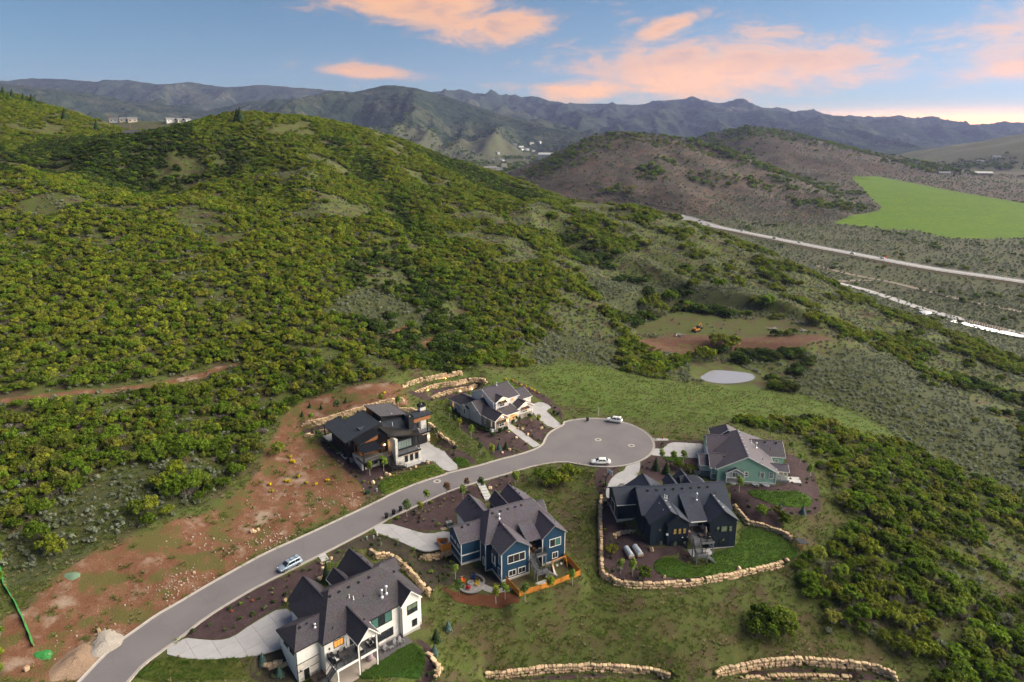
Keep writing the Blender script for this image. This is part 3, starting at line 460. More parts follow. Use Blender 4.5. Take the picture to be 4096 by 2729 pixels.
# ------------------------------------------------------------------ helpers: materials
def _nodes(name):
 m = bpy.data.materials.new(name); m.use_nodes = True
 nt = m.node_tree; nt.nodes.clear()
 return m, nt, nt.nodes.new, nt.links.new
def _rgba(c): return (c[0], c[1], c[2], 1.0)
MATS = {}
def pmat(name, c1, c2=None, scale=4.0, rough=0.8, bump=0.0, bscale=None, metallic=0.0, spec=0.3, detail=5.0, emit=None, estr=0.0, rnd=0.0, contrast=0.5):
 """plain procedural surface: two tones mixed by noise in object space, optional relief, optional per-object tint"""
 if name in MATS: return MATS[name]
 m, nt, N, K = _nodes(name)
 out = N('ShaderNodeOutputMaterial'); b = N('ShaderNodeBsdfPrincipled'); K(b.outputs[0], out.inputs['Surface'])
 b.inputs['Roughness'].default_value = rough; b.inputs['Metallic'].default_value = metallic
 b.inputs['Specular IOR Level'].default_value = spec
 tc = N('ShaderNodeTexCoord')
 c2 = c2 or tuple(v * 0.78 for v in c1)
 n = N('ShaderNodeTexNoise'); n.inputs['Scale'].default_value = scale; n.inputs['Detail'].default_value = detail; n.inputs['Roughness'].default_value = 0.6
 K(tc.outputs['Object'], n.inputs['Vector'])
 mr = N('ShaderNodeMapRange'); mr.inputs['From Min'].default_value = 0.5 - contrast * .5; mr.inputs['From Max'].default_value = 0.5 + contrast * .5
 K(n.outputs['Fac'], mr.inputs['Value'])
 mx = N('ShaderNodeMix'); mx.data_type = 'RGBA'
 K(mr.outputs[0], mx.inputs['Factor']); mx.inputs['A'].default_value = _rgba(c1); mx.inputs['B'].default_value = _rgba(c2)
 col = mx.outputs['Result']
 if rnd:
  oi = N('ShaderNodeObjectInfo'); hs = N('ShaderNodeHueSaturation')
  r2 = N('ShaderNodeMapRange'); K(oi.outputs['Random'], r2.inputs['Value'])
  r2.inputs['To Min'].default_value = 1 - rnd; r2.inputs['To Max'].default_value = 1 + rnd
  K(r2.outputs[0], hs.inputs['Value']); K(col, hs.inputs['Color'])
  wn = N('ShaderNodeTexWhiteNoise'); wn.noise_dimensions = '1D'; K(oi.outputs['Random'], wn.inputs['W'])
  r3 = N('ShaderNodeMapRange'); K(wn.outputs['Value'], r3.inputs['Value']); r3.inputs['To Min'].default_value = .5 - rnd * .045; r3.inputs['To Max'].default_value = .5 + rnd * .045
  K(r3.outputs[0], hs.inputs['Hue']); col = hs.outputs[0]
 K(col, b.inputs['Base Color'])
 if bump:
  n2 = N('ShaderNodeTexNoise'); n2.inputs['Scale'].default_value = bscale or scale * 4; n2.inputs['Detail'].default_value = 4
  K(tc.outputs['Object'], n2.inputs['Vector'])
  bp = N('ShaderNodeBump'); bp.inputs['Strength'].default_value = bump; bp.inputs['Distance'].default_value = 0.05
  K(n2.outputs['Fac'], bp.inputs['Height']); K(bp.outputs[0], b.inputs['Normal'])
 if emit:
  b.inputs['Emission Color'].default_value = _rgba(emit); b.inputs['Emission Strength'].default_value = estr
 MATS[name] = m
 return m
def glass(name, tint=(0.02, 0.025, 0.03), emit=None, estr=0.0, rough=0.06):
 if name in MATS: return MATS[name]
 m, nt, N, K = _nodes(name)
 out = N('ShaderNodeOutputMaterial'); b = N('ShaderNodeBsdfPrincipled'); K(b.outputs[0], out.inputs['Surface'])
 tc = N('ShaderNodeTexCoord'); n = N('ShaderNodeTexNoise'); n.inputs['Scale'].default_value = 1.3
 K(tc.outputs['Object'], n.inputs['Vector'])
 mx = N('ShaderNodeMix'); mx.data_type = 'RGBA'; K(n.outputs['Fac'], mx.inputs['Factor'])
 mx.inputs['A'].default_value = _rgba(tint); mx.inputs['B'].default_value = _rgba([v * 1.7 for v in tint])
 K(mx.outputs['Result'], b.inputs['Base Color'])
 b.inputs['Roughness'].default_value = rough; b.inputs['Specular IOR Level'].default_value = 0.8
 if emit:
  K(mx.outputs['Result'], b.inputs['Base Color'])
  b.inputs['Emission Color'].default_value = _rgba(emit); b.inputs['Emission Strength'].default_value = estr
 MATS[name] = m
 return m
# ------------------------------------------------------------------ helpers: meshes
class MB:
 def __init__(s): s.v = []; s.f = []; s.mi = []; s.cur = 0
 def add(s, vs, fs):
  o = len(s.v); s.v += [tuple(v) for v in vs]
  for f in fs: s.f.append([o + i for i in f]); s.mi.append(s.cur)
  return s
 def box(s, x0, x1, y0, y1, z0, z1):
  v = [(x, y, z) for z in (z0, z1) for x, y in ((x0, y0), (x1, y0), (x1, y1), (x0, y1))]
  return s.add(v, [(3, 2, 1, 0), (4, 5, 6, 7), (0, 1, 5, 4), (1, 2, 6, 5), (2, 3, 7, 6), (3, 0, 4, 7)])
 def obox(s, c, ax, ay, az):
  c, ax, ay, az = map(Vector, (c, ax, ay, az))
  v = [c + ax * i + ay * j + az * k for k in (-1, 1) for i, j in ((-1, -1), (1, -1), (1, 1), (-1, 1))]
  return s.add(v, [(3, 2, 1, 0), (4, 5, 6, 7), (0, 1, 5, 4), (1, 2, 6, 5), (2, 3, 7, 6), (3, 0, 4, 7)])
 def bar(s, a, b, w, h=None, up=(0, 0, 1)):
  a, b = Vector(a), Vector(b); h = h or w
  d = (b - a)
  if d.length < 1e-6: return s
  dn = d.normalized(); u = Vector(up)
  if abs(dn.dot(u)) > .98: u = Vector((0, 1, 0))
  sd = dn.cross(u).normalized(); u = sd.cross(dn).normalized()
  return s.obox((a + b) / 2, d / 2, sd * (w / 2), u * (h / 2))
 def tube(s, pts, rad, n=8, cap=True):
  pts = [Vector(p) for p in pts]
  rad = rad if hasattr(rad, '__len__') else [rad] * len(pts)
  o = []
  for i, p in enumerate(pts):
   d = (pts[min(i + 1, len(pts) - 1)] - pts[max(i - 1, 0)]).normalized()
   u = Vector((0, 0, 1)) if abs(d.z) < .9 else Vector((0, 1, 0))
   a = d.cross(u).normalized(); b = a.cross(d)
   o.append([p + (a * math.cos(t) + b * math.sin(t)) * rad[i] for t in (2 * math.pi * k / n for k in range(n))])
  v = [q for r in o for q in r]; f = []
  for i in range(len(pts) - 1):
   for k in range(n):
    f.append((i * n + k, i * n + (k + 1) % n, (i + 1) * n + (k + 1) % n, (i + 1) * n + k))
  if cap:
   f.append(tuple(range(n))[::-1]); f.append(tuple((len(pts) - 1) * n + k for k in range(n)))
  return s.add(v, f)
 def lathe(s, prof, c=(0, 0, 0), n=12):
  v = []; f = []
  for r, z in prof:
   for k in range(n):
    t = 2 * math.pi * k / n; v.append((c[0] + r * math.cos(t), c[1] + r * math.sin(t), c[2] + z))
  for i in range(len(prof) - 1):
   for k in range(n): f.append((i * n + k, i * n + (k + 1) % n, (i + 1) * n + (k + 1) % n, (i + 1) * n + k))
  f.append(tuple(range(n))[::-1]); f.append(tuple((len(prof) - 1) * n + k for k in range(n)))
  return s.add(v, f)
 def prism(s, poly, z0, z1):
  n = len(poly)
  area = sum(poly[i][0] * poly[(i + 1) % n][1] - poly[(i + 1) % n][0] * poly[i][1] for i in range(n))
  if area < 0: poly = poly[::-1]
  v = [(x, y, z0) for x, y in poly] + [(x, y, z1) for x, y in poly]
  f = [tuple(range(n))[::-1], tuple(range(n, 2 * n))] + [(i, (i + 1) % n, n + (i + 1) % n, n + i) for i in range(n)]
  return s.add(v, f)
 def extr(s, prof, x0, x1, axis='x'):
  """profile in (a,z) swept along x (a = y) or y (a = x)"""
  n = len(prof)
  mk = (lambda t, p: (t, p[0], p[1])) if axis == 'x' else (lambda t, p: (p[0], t, p[1]))
  v = [mk(x0, p) for p in prof] + [mk(x1, p) for p in prof]
  f = [tuple(range(n)), tuple(range(2 * n - 1, n - 1, -1))] + [(i, n + i, n + (i + 1) % n, (i + 1) % n) for i in range(n)]
  return s.add(v, f)
 def xf(s, m, start=0):
  for i in range(start, len(s.v)): s.v[i] = tuple(m @ Vector(s.v[i]))
  return s
 def mesh(s, name, mats, smooth=False):
  me = bpy.data.meshes.new(name)
  me.from_pydata(s.v, [], s.f)
  if mats is not None:
   for m in (mats if isinstance(mats, (list, tuple)) else [mats]): me.materials.append(m)
   if len(me.materials) > 1: me.polygons.foreach_set('material_index', s.mi)
  if smooth: me.polygons.foreach_set('use_smooth', [True] * len(me.polygons))
  me.update()
  return me
 def obj(s, name, mats, parent=None, smooth=False):
  o = bpy.data.objects.new(name, s.mesh(name, mats, smooth))
  COL.objects.link(o)
  if parent is not None: o.parent = parent
  return o
def fix_normals(me):
 import bmesh
 bm = bmesh.new(); bm.from_mesh(me); bmesh.ops.recalc_face_normals(bm, faces=bm.faces); bm.to_mesh(me); bm.free()
def tag(o, label=None, cat=None, group=None, kind=None):
 if label: o['label'] = label
 if cat: o['category'] = cat
 if group: o['group'] = group
 if kind: o['kind'] = kind
 return o
def empty(name, loc=(0, 0, 0), rz=0.0, label=None, cat=None, group=None):
 o = bpy.data.objects.new(name, None); COL.objects.link(o)
 o.location = loc; o.rotation_euler = (0, 0, rz); o.empty_display_size = .3
 return tag(o, label, cat, group)
def inst(name, mesh, parent=None, loc=(0, 0, 0), rot=(0, 0, 0), sc=(1, 1, 1)):
 o = bpy.data.objects.new(name, mesh); COL.objects.link(o)
 if parent is not None: o.parent = parent
 o.location = loc; o.rotation_euler = rot; o.scale = sc if hasattr(sc, '__len__') else (sc, sc, sc)
 return o
def copy_tree(src, loc, rz=None, sc=None, label=None, group=None):
 def cp(o, par):
  c = o.copy(); COL.objects.link(c); c.parent = par
  for ch in o.children: cp(ch, c)
  return c
 c = cp(src, None)
 c.location = loc
 if rz is not None: c.rotation_euler = (c.rotation_euler[0], c.rotation_euler[1], rz)
 if sc is not None: c.scale = sc if hasattr(sc, '__len__') else (sc, sc, sc)
 if label: c['label'] = label
 if group: c['group'] = group
 return c
def clip_half(poly, nx, ny, d):
 """keep the part of poly with nx*x+ny*y >= d"""
 out = []
 for i in range(len(poly)):
  a = poly[i]; b = poly[(i + 1) % len(poly)]
  da = nx * a[0] + ny * a[1] - d; db = nx * b[0] + ny * b[1] - d
  if da >= 0: out.append(a)
  if da * db < 0:
   t = da / (da - db); out.append((a[0] + (b[0] - a[0]) * t, a[1] + (b[1] - a[1]) * t))
 return out
def clip_cell(poly, x0, x1, y0, y1):
 for h in ((1, 0, x0), (-1, 0, -x1), (0, 1, y0), (0, -1, -y1)):
  poly = clip_half(poly, *h)
  if len(poly) < 3: return None
 return poly
def chaikin(pts, n=2, closed=True):
 for _ in range(n):
  q = []; m = len(pts)
  rng = range(m) if closed else range(m - 1)
  if not closed: q.append(pts[0])
  for i in rng:
   a, b = pts[i], pts[(i + 1) % m]
   q += [(a[0] * .75 + b[0] * .25, a[1] * .75 + b[1] * .25), (a[0] * .25 + b[0] * .75, a[1] * .25 + b[1] * .75)]
  if not closed: q.append(pts[-1])
  pts = q
 return pts
def drape(name, poly, off, mat, cell=1.0, parent=None, kind=None, smoothn=2, skirt=0.0, zfun=None):
 """a sheet that follows the terrain inside a polygon"""
 if smoothn: poly = chaikin(poly, smoothn)
 P = np.array(poly); x0, y0 = P.min(0); x1, y1 = P.max(0)
 key = {}; vs = []; fs = []
 def vid(p):
  k = (round(p[0], 3), round(p[1], 3))
  if k not in key: key[k] = len(vs); vs.append(k)
  return key[k]
 nx = int((x1 - x0) / cell) + 1; ny = int((y1 - y0) / cell) + 1
 gx, gy = np.meshgrid(x0 + cell * np.arange(nx + 1), y0 + cell * np.arange(ny + 1), indexing='ij')
 ins = inside(gx, gy, poly)
 d, _, _ = poly_dist(gx, gy, poly, True)
 for i in range(nx):
  for j in range(ny):
   c = (ins[i, j], ins[i + 1, j], ins[i + 1, j + 1], ins[i, j + 1])
   cx0, cy0 = gx[i, j], gy[i, j]; cx1, cy1 = gx[i + 1, j], gy[i, j + 1]
   if all(c) and d[i, j] > cell * 1.5:
    fs.append([vid((cx0, cy0)), vid((cx1, cy0)), vid((cx1, cy1)), vid((cx0, cy1))])
   elif any(c) or d[i, j] < cell * 1.6:
    q = clip_cell(poly, cx0, cx1, cy0, cy1)
    if q:
     ids = [vid(p) for p in q]; ids = [a for k, a in enumerate(ids) if a != ids[k - 1]]
     if len(set(ids)) >= 3: fs.append(ids)
 A = np.array(vs)
 z = (H(A[:, 0], A[:, 1]) if zfun is None else zfun(A[:, 0], A[:, 1])) + off
 me = bpy.data.meshes.new(name)
 me.from_pydata([(a[0], a[1], c) for a, c in zip(vs, z)], [], fs)
 me.materials.append(mat); me.update()
 import bmesh
 bm = bmesh.new(); bm.from_mesh(me)
 bmesh.ops.remove_doubles(bm, verts=bm.verts, dist=.004)
 bm.normal_update()
 for f in bm.faces:
  if f.normal.z < 0: f.normal_flip()
 if skirt:
  be = [e for e in bm.edges if e.is_boundary]
  mid = np.array([(e.verts[0].co + e.verts[1].co)[:2] for e in be]) / 2
  dd, _, _ = poly_dist(mid[:, 0], mid[:, 1], poly, True)
  r = bmesh.ops.extrude_edge_only(bm, edges=[e for e, q in zip(be, dd) if q < .03])
  for v in r['geom']:
   if isinstance(v, bmesh.types.BMVert): v.co.z -= skirt
 bm.to_mesh(me); bm.free()
 me.polygons.foreach_set('use_smooth', [True] * len(me.polygons))
 o = bpy.data.objects.new(name, me); COL.objects.link(o)
 if parent is not None: o.parent = parent
 if kind: o['kind'] = kind
 return o
# ------------------------------------------------------------------ ground, valley and mountains
def ground_material():
 m, nt, N, K = _nodes('ground_soil')
 out = N('ShaderNodeOutputMaterial'); b = N('ShaderNodeBsdfPrincipled'); K(b.outputs[0], out.inputs['Surface'])
 b.inputs['Roughness'].default_value = 0.95; b.inputs['Specular IOR Level'].default_value = 0.1
 geo = N('ShaderNodeNewGeometry')
 def noise(sc, det=5.0, rough=.6, ch='Fac'):
  n = N('ShaderNodeTexNoise'); n.inputs['Scale'].default_value = sc; n.inputs['Detail'].default_value = det; n.inputs['Roughness'].default_value = rough
  K(geo.outputs['Position'], n.inputs['Vector']); return n.outputs[ch]
 def mixc(fac, a, c):
  x = N('ShaderNodeMix'); x.data_type = 'RGBA'
  if isinstance(fac, float): x.inputs['Factor'].default_value = fac
  else: K(fac, x.inputs['Factor'])
  for s, v in (('A', a), ('B', c)):
   if isinstance(v, tuple): x.inputs[s].default_value = _rgba(v)
   else: K(v, x.inputs[s])
  return x.outputs['Result']
 def rng(v, a, c):
  r = N('ShaderNodeMapRange'); K(v, r.inputs['Value']); r.inputs['From Min'].default_value = a; r.inputs['From Max'].default_value = c
  return r.outputs[0]
 def mth(op, a, c):
  x = N('ShaderNodeMath'); x.operation = op
  for i, v in enumerate((a, c)):
   if isinstance(v, (int, float)): x.inputs[i].default_value = v
   else: K(v, x.inputs[i])
  return x.outputs[0]
 big, mid, fine = noise(.022, 4.0), noise(.35, 4.0), noise(3.0, 3.0)
 grain = noise(14.0, 1.0)
 patch = noise(.16, 4.0)
 # wild ground: dark litter, green weeds, dry stems
 wild = mixc(rng(mid, .40, .62), (.058, .080, .018), (.075, .074, .030))
 wild = mixc(rng(fine, .45, .66), wild, (.075, .110, .022))
 wild = mixc(rng(patch, .50, .60), wild, (.066, .052, .030))
 wild = mixc(rng(grain, .60, .75), wild, (.15, .125, .08))
 at = N('ShaderNodeAttribute'); at.attribute_name = 'zone'; at.attribute_type = 'GEOMETRY'
 sep = N('ShaderNodeSeparateColor'); K(at.outputs['Color'], sep.inputs[0])
 at2 = N('ShaderNodeAttribute'); at2.attribute_name = 'zone2'; at2.attribute_type = 'GEOMETRY'
 sep2 = N('ShaderNodeSeparateColor'); K(at2.outputs['Color'], sep2.inputs[0])
 def edge(ch, w=.5, f=None):
  v = mth('ADD', ch, mth('MULTIPLY', mth('SUBTRACT', f or mid, .5), w))
  v = mth('ADD', v, mth('MULTIPLY', mth('SUBTRACT', fine, .5), w * .8))
  return rng(v, .38, .62)
 vor = N('ShaderNodeTexVoronoi'); vor.inputs['Scale'].default_value = 2.2; K(geo.outputs['Position'], vor.inputs['Vector'])
 peb = rng(vor.outputs['Distance'], .16, .10)
 dirt = mixc(rng(mid, .35, .65), (.125, .056, .032), (.172, .092, .056))
 dirt = mixc(rng(fine, .5, .72), dirt, (.095, .050, .028))
 dirt = mixc(mth('MULTIPLY', rng(patch, .56, .70), .8), dirt, (.28, .22, .175))
 dirt = mixc(mth('MULTIPLY', peb, rng(mid, .5, .62)), dirt, (.48, .40, .34))
 dirt = mixc(mth('MULTIPLY', rng(patch, .49, .40), .85), dirt, (.080, .082, .026))
 meadow = mixc(rng(mid, .35, .65), (.056, .098, .015), (.085, .112, .026))
 meadow = mixc(rng(fine, .5, .7), meadow, (.06, .10, .02))
 dry = mixc(rng(mid, .3, .7), (.062, .088, .020), (.088, .088, .032))
 dry = mixc(rng(patch, .47, .58), dry, (.085, .062, .036))
 dry = mixc(rng(fine, .48, .7), dry, (.055, .07, .02))
 sage = mixc(rng(fine, .38, .62), (.042, .050, .022), (.062, .072, .036))
 sage = mixc(rng(mid, .48, .66), sage, (.055, .062, .022))
 quarry = mixc(rng(fine, .4, .6), (.080, .036, .025), (.125, .070, .050))
 quarry = mixc(peb, quarry, (.22, .15, .12))
 quarry = mixc(rng(mid, .55, .66), quarry, (.10, .095, .035))
 valley = mixc(rng(big, .42, .6), (.085, .080, .050), (.080, .092, .036))
 valley = mixc(rng(mid, .42, .62), valley, (.045, .052, .028))
 valley = mixc(rng(fine, .55, .7), valley, (.11, .11, .08))
 red = mixc(rng(big, .46, .6), (.070, .052, .046), (.110, .066, .052))
 red = mixc(rng(patch, .44, .58), red, (.040, .040, .030))
 red = mixc(rng(mid, .54, .7), red, (.10, .098, .078))
 field = mixc(rng(big, .4, .62), (.078, .150, .0), (.110, .180, .0))
 field = mixc(rng(patch, .42, .6), field, (.058, .125, .0))
 field = mixc(rng(mid, .45, .65), field, (.060, .120, .0))
 c = wild
 c = mixc(edge(sep2.outputs[0]), c, valley)
 c = mixc(edge(sep2.outputs[1]), c, red)
 c = mixc(edge(sep.outputs[1]), c, sage)
 c = mixc(edge(sep.outputs[2]), c, meadow)
 c = mixc(edge(at.outputs['Alpha']), c, dry)
 c = mixc(edge(sep.outputs[0]), c, dirt)
 c = mixc(edge(at2.outputs['Alpha'], .9), c, quarry)
 c = mixc(edge(sep2.outputs[2], .25), c, field)
 K(c, b.inputs['Base Color'])
 bp = N('ShaderNodeBump'); bp.inputs['Strength'].default_value = .5; bp.inputs['Distance'].default_value = .25
 K(fine, bp.inputs['Height']); K(bp.outputs[0], b.inputs['Normal'])
 return m
def mountain_material():
 m, nt, N, K = _nodes('mountain_forest')
 out = N('ShaderNodeOutputMaterial'); b = N('ShaderNodeBsdfPrincipled'); K(b.outputs[0], out.inputs['Surface'])
 b.inputs['Roughness'].default_value = 1.0; b.inputs['Specular IOR Level'].default_value = 0.0
 geo = N('ShaderNodeNewGeometry')
 def noise(sc, det=6.0, rough=.6):
  n = N('ShaderNodeTexNoise'); n.inputs['Scale'].default_value = sc; n.inputs['Detail'].default_value = det; n.inputs['Roughness'].default_value = rough
  K(geo.outputs['Position'], n.inputs['Vector']); return n.outputs['Fac']
 def mixc(fac, a, c):
  x = N('ShaderNodeMix'); x.data_type = 'RGBA'; K(fac, x.inputs['Factor'])
  for s, v in (('A', a), ('B', c)):
   if isinstance(v, tuple): x.inputs[s].default_value = _rgba(v)
   else: K(v, x.inputs[s])
  return x.outputs['Result']
 def rng(v, a, c):
  r = N('ShaderNodeMapRange'); K(v, r.inputs['Value']); r.inputs['From Min'].default_value = a; r.inputs['From Max'].default_value = c
  return r.outputs[0]
 c = mixc(rng(noise(.0016, 3.0), .42, .6), (.026, .040, .030), (.062, .070, .045))
 c = mixc(rng(noise(.006, 5.0), .5, .6), c, (.022, .036, .022))
 c = mixc(rng(noise(.0035, 4.0, .65), .6, .68), c, (.11, .10, .075))
 c = mixc(rng(noise(.02, 3.0), .45, .65), c, (.02, .032, .02))
 K(c, b.inputs['Base Color'])
 bp = N('ShaderNodeBump'); bp.inputs['Strength'].default_value = .8; bp.inputs['Distance'].default_value = 60.0
 K(noise(.012, 4.0), bp.inputs['Height']); K(bp.outputs[0], b.inputs['Normal'])
 return m
M_GROUND = ground_material(); M_MOUNT = mountain_material()
_YS = [26.0]
while _YS[-1] < 13500: _YS.append(_YS[-1] * 1.0072 + .40)
_YS = np.array(_YS)
def wob(poly, X, Y, w):
 P = np.array(poly); r = np.zeros(X.shape)
 x0, y0 = P.min(0) - w * 2; x1, y1 = P.max(0) + w * 2
 m = (X > x0) & (X < x1) & (Y > y0) & (Y < y1)
 if m.any():
  d, _, _ = poly_dist(X[m], Y[m], poly, True); s = np.where(inside(X[m], Y[m], poly), d, -d)
  r[m] = np.clip(.5 + s / (2 * w), 0, 1)
 return r
def strip(name, ya, yb, ncol, mat, label=None):
 i0 = np.searchsorted(_YS, ya); i1 = np.searchsorted(_YS, yb)
 ys = _YS[i0:i1 + 1]; ss = np.linspace(-1.0, 1.0, ncol)
 Yg, Sg = np.meshgrid(ys, ss, indexing='ij'); Xg = Sg * (Yg + 70) * .98
 Zg = H(Xg, Yg)
 nr, nc = Xg.shape
 me = bpy.data.meshes.new(name)
 idx = np.arange(nr * nc).reshape(nr, nc)
 q = np.stack([idx[:-1, :-1], idx[:-1, 1:], idx[1:, 1:], idx[1:, :-1]], -1).reshape(-1, 4)
 me.vertices.add(nr * nc); me.vertices.foreach_set('co', np.stack([Xg, Yg, Zg], -1).ravel())
 me.loops.add(q.size); me.loops.foreach_set('vertex_index', q.ravel())
 me.polygons.add(len(q)); me.polygons.foreach_set('loop_start', np.arange(0, q.size, 4)); me.polygons.foreach_set('loop_total', np.full(len(q), 4))
 me.polygons.foreach_set('use_smooth', np.ones(len(q), bool))
 me.update(); me.validate()
 X, Y = Xg.ravel(), Yg.ravel()
 if mat is M_GROUND:
  def zz(k, w):
   r = np.zeros(X.shape)
   for p in ZONES.get(k, []): r = np.maximum(r, wob(p, X, Y, w))
   return r
  z1 = np.zeros((len(X), 4)); z2 = np.zeros((len(X), 4))
  z1[:, 0] = np.maximum(zz('dirt', 3.0), zz('trail', 1.0)); z1[:, 1] = zz('sage', 5.0) * .9; z1[:, 2] = zz('meadow', 16.0); z1[:, 3] = zz('drygrass', 5.0)
  z2[:, 0] = smooth(-28, -38, Zg.ravel()) * smooth(300, 420, Y + X * .25); z2[:, 0] = np.maximum(z2[:, 0], smooth(900, 1050, Y))
  d1, _, _ = poly_dist(X, Y, RIDGES['sage1'][0]); d2, _, _ = poly_dist(X, Y, RIDGES['sage2'][0])
  z2[:, 1] = np.maximum(smooth(620, 380, d1), .8 * smooth(700, 300, d2)) * smooth(850, 950, Y)
  z2[:, 2] = wob(FIELD_POLY, X, Y, 9.0)
  z2[:, 3] = zz('quarry', 6.0)
  for nm, zc in (('zone', z1), ('zone2', z2)):
   a = me.color_attributes.new(nm, 'FLOAT_COLOR', 'POINT'); a.data.foreach_set('color', zc.astype(np.float32).ravel())
 me.materials.append(mat)
 o = bpy.data.objects.new(name, me); COL.objects.link(o)
 o['kind'] = 'structure'
 return o
ground = strip('ground', 26, 900, 560, M_GROUND)
valley = strip('valley', 900, 3900, 420, M_GROUND)
mountains = strip('mountain_range', 3900, 13500, 640, M_MOUNT)
# haze: thin even air over the whole valley
def haze():
 m, nt, N, K = _nodes('haze_air')
 out = N('ShaderNodeOutputMaterial'); v = N('ShaderNodeVolumePrincipled')
 v.inputs['Color'].default_value = (.36, .43, .80, 1); v.inputs['Density'].default_value = HAZE
 v.inputs['Anisotropy'].default_value = 0.2
 K(v.outputs[0], out.inputs['Volume'])
 b = MB(); b.box(-16000, 16000, -600, 14500, -120, 1150)
 o = b.obj('haze', m); o['kind'] = 'stuff'
 return o
HAZE = 4.3e-5
haze()
# ------------------------------------------------------------------ road, kerbs and drives
def asphalt_mat():
 m, nt, N, K = _nodes('asphalt')
 out = N('ShaderNodeOutputMaterial'); b = N('ShaderNodeBsdfPrincipled'); K(b.outputs[0], out.inputs['Surface']); b.inputs['Roughness'].default_value = .85; b.inputs['Specular IOR Level'].default_value = .25
 geo = N('ShaderNodeNewGeometry')
 def nz(s, d=4, src=None):
  n = N('ShaderNodeTexNoise'); n.inputs['Scale'].default_value = s; n.inputs['Detail'].default_value = d; K(src or geo.outputs['Position'], n.inputs['Vector']); return n
 def rg(v, a, c, lo=0., hi=1.):
  r = N('ShaderNodeMapRange'); K(v, r.inputs['Value']); r.inputs['From Min'].default_value = a; r.inputs['From Max'].default_value = c; r.inputs['To Min'].default_value = lo; r.inputs['To Max'].default_value = hi; return r.outputs[0]
 def mx(f, a, c):
  x = N('ShaderNodeMix'); x.data_type = 'RGBA'; K(f, x.inputs['Factor'])
  for s, v in (('A', a), ('B', c)):
   if isinstance(v, tuple): x.inputs[s].default_value = _rgba(v)
   else: K(v, x.inputs[s])
  return x.outputs['Result']
 c = mx(rg(nz(.16, 6).outputs['Fac'], .35, .65), (.152, .142, .152), (.120, .111, .121)); c = mx(rg(nz(9., 2).outputs['Fac'], .35, .7), c, (.175, .165, .175))
 wv = N('ShaderNodeVectorMath'); wv.operation = 'ADD'; K(geo.outputs['Position'], wv.inputs[0]); K(nz(.35, 3).outputs['Color'], wv.inputs[1])
 v = N('ShaderNodeTexVoronoi'); v.feature = 'DISTANCE_TO_EDGE'; v.inputs['Scale'].default_value = .14; K(wv.outputs[0], v.inputs['Vector'])
 c = mx(rg(v.outputs['Distance'], .010, .003, 0, .2), c, (.06, .056, .06)); c = mx(rg(nz(.9, 5).outputs['Fac'], .68, .74, 0, .45), c, (.085, .08, .086))
 K(c, b.inputs['Base Color']); return m
M_ASPH = asphalt_mat()
M_KERB = pmat('kerb_concrete', (.40, .37, .345), (.33, .30, .285), scale=1.0, rough=.9)
ROAD = chaikin(ROAD_POLY, 1)
def signed_offset(poly, d):
 """inset a closed polygon by d metres"""
 n = len(poly); area = sum(poly[i][0] * poly[(i + 1) % n][1] - poly[(i + 1) % n][0] * poly[i][1] for i in range(n)); s = 1 if area > 0 else -1
 out = []
 for i in range(n):
  a, b, c = Vector(poly[i - 1]), Vector(poly[i]), Vector(poly[(i + 1) % n])
  d1 = (b - a).normalized() if (b - a).length > 1e-6 else Vector((1, 0)); d2 = (c - b).normalized() if (c - b).length > 1e-6 else d1
  nn = Vector((-(d1.y + d2.y), d1.x + d2.x)); nn = nn.normalized() if nn.length > 1e-6 else Vector((-d1.y, d1.x))
  k = max(.5, nn.dot(Vector((-d1.y, d1.x)))); p = b + nn * (s * d / k); out.append((p.x, p.y))
 return out
def flat_sheet(name, poly, z, mat, kind='structure'):
 from mathutils.geometry import tessellate_polygon
 t = tessellate_polygon([[Vector((x, y, 0)) for x, y in poly]])
 b = MB(); b.add([(x, y, z) for x, y in poly], [tuple(q) for q in t]); o = b.obj(name, mat)
 fix_normals(o.data)
 if o.data.polygons[0].normal.z < 0: o.data.flip_normals()
 o['kind'] = kind
 return o
asphalt = flat_sheet('road', signed_offset(ROAD, .55), 0.0, M_ASPH)
# kerb and gutter ring: gutter pan flush with the road, kerb raised behind it, cut in 3 m lengths
def kerbs():
 outer = ROAD; a = signed_offset(ROAD, .16); b_ = signed_offset(ROAD, .58); n = len(outer)
 k = MB(); g = MB()
 for i in range(n):
  j = (i + 1) % n
  if outer[i][1] < 77 and outer[j][1] < 77: continue
  p, q, r, s = outer[i], outer[j], a[j], a[i]; u, v = b_[j], b_[i]
  h = .11
  k.add([(*p, h), (*q, h), (*r, h), (*s, h), (*p, -.3), (*q, -.3), (*r, 0), (*s, 0)], [(0, 1, 2, 3), (3, 2, 6, 7), (0, 4, 5, 1)])
  g.add([(*s, .012), (*r, .012), (*u, .004), (*v, .004)], [(0, 1, 2, 3)])
 o = k.obj('kerb', M_KERB); fix_normals(o.data); o['kind'] = 'structure'
 o = g.obj('gutter', M_KERB); fix_normals(o.data); o['kind'] = 'structure'
kerbs()
def manhole(x, y, label):
 r = empty('manhole', (x, y, 0), 0, label, 'manhole cover', 'manhole covers in the road')
 b = MB(); b.lathe([(.95, .004), (.95, .012)], n=24); b.obj('collar', M_KERB, r)
 b = MB(); b.lathe([(.42, .012), (.42, .02)], n=20); b.obj('cover', pmat('cast_iron', (.10, .095, .10), rough=.6, metallic=.4), r)
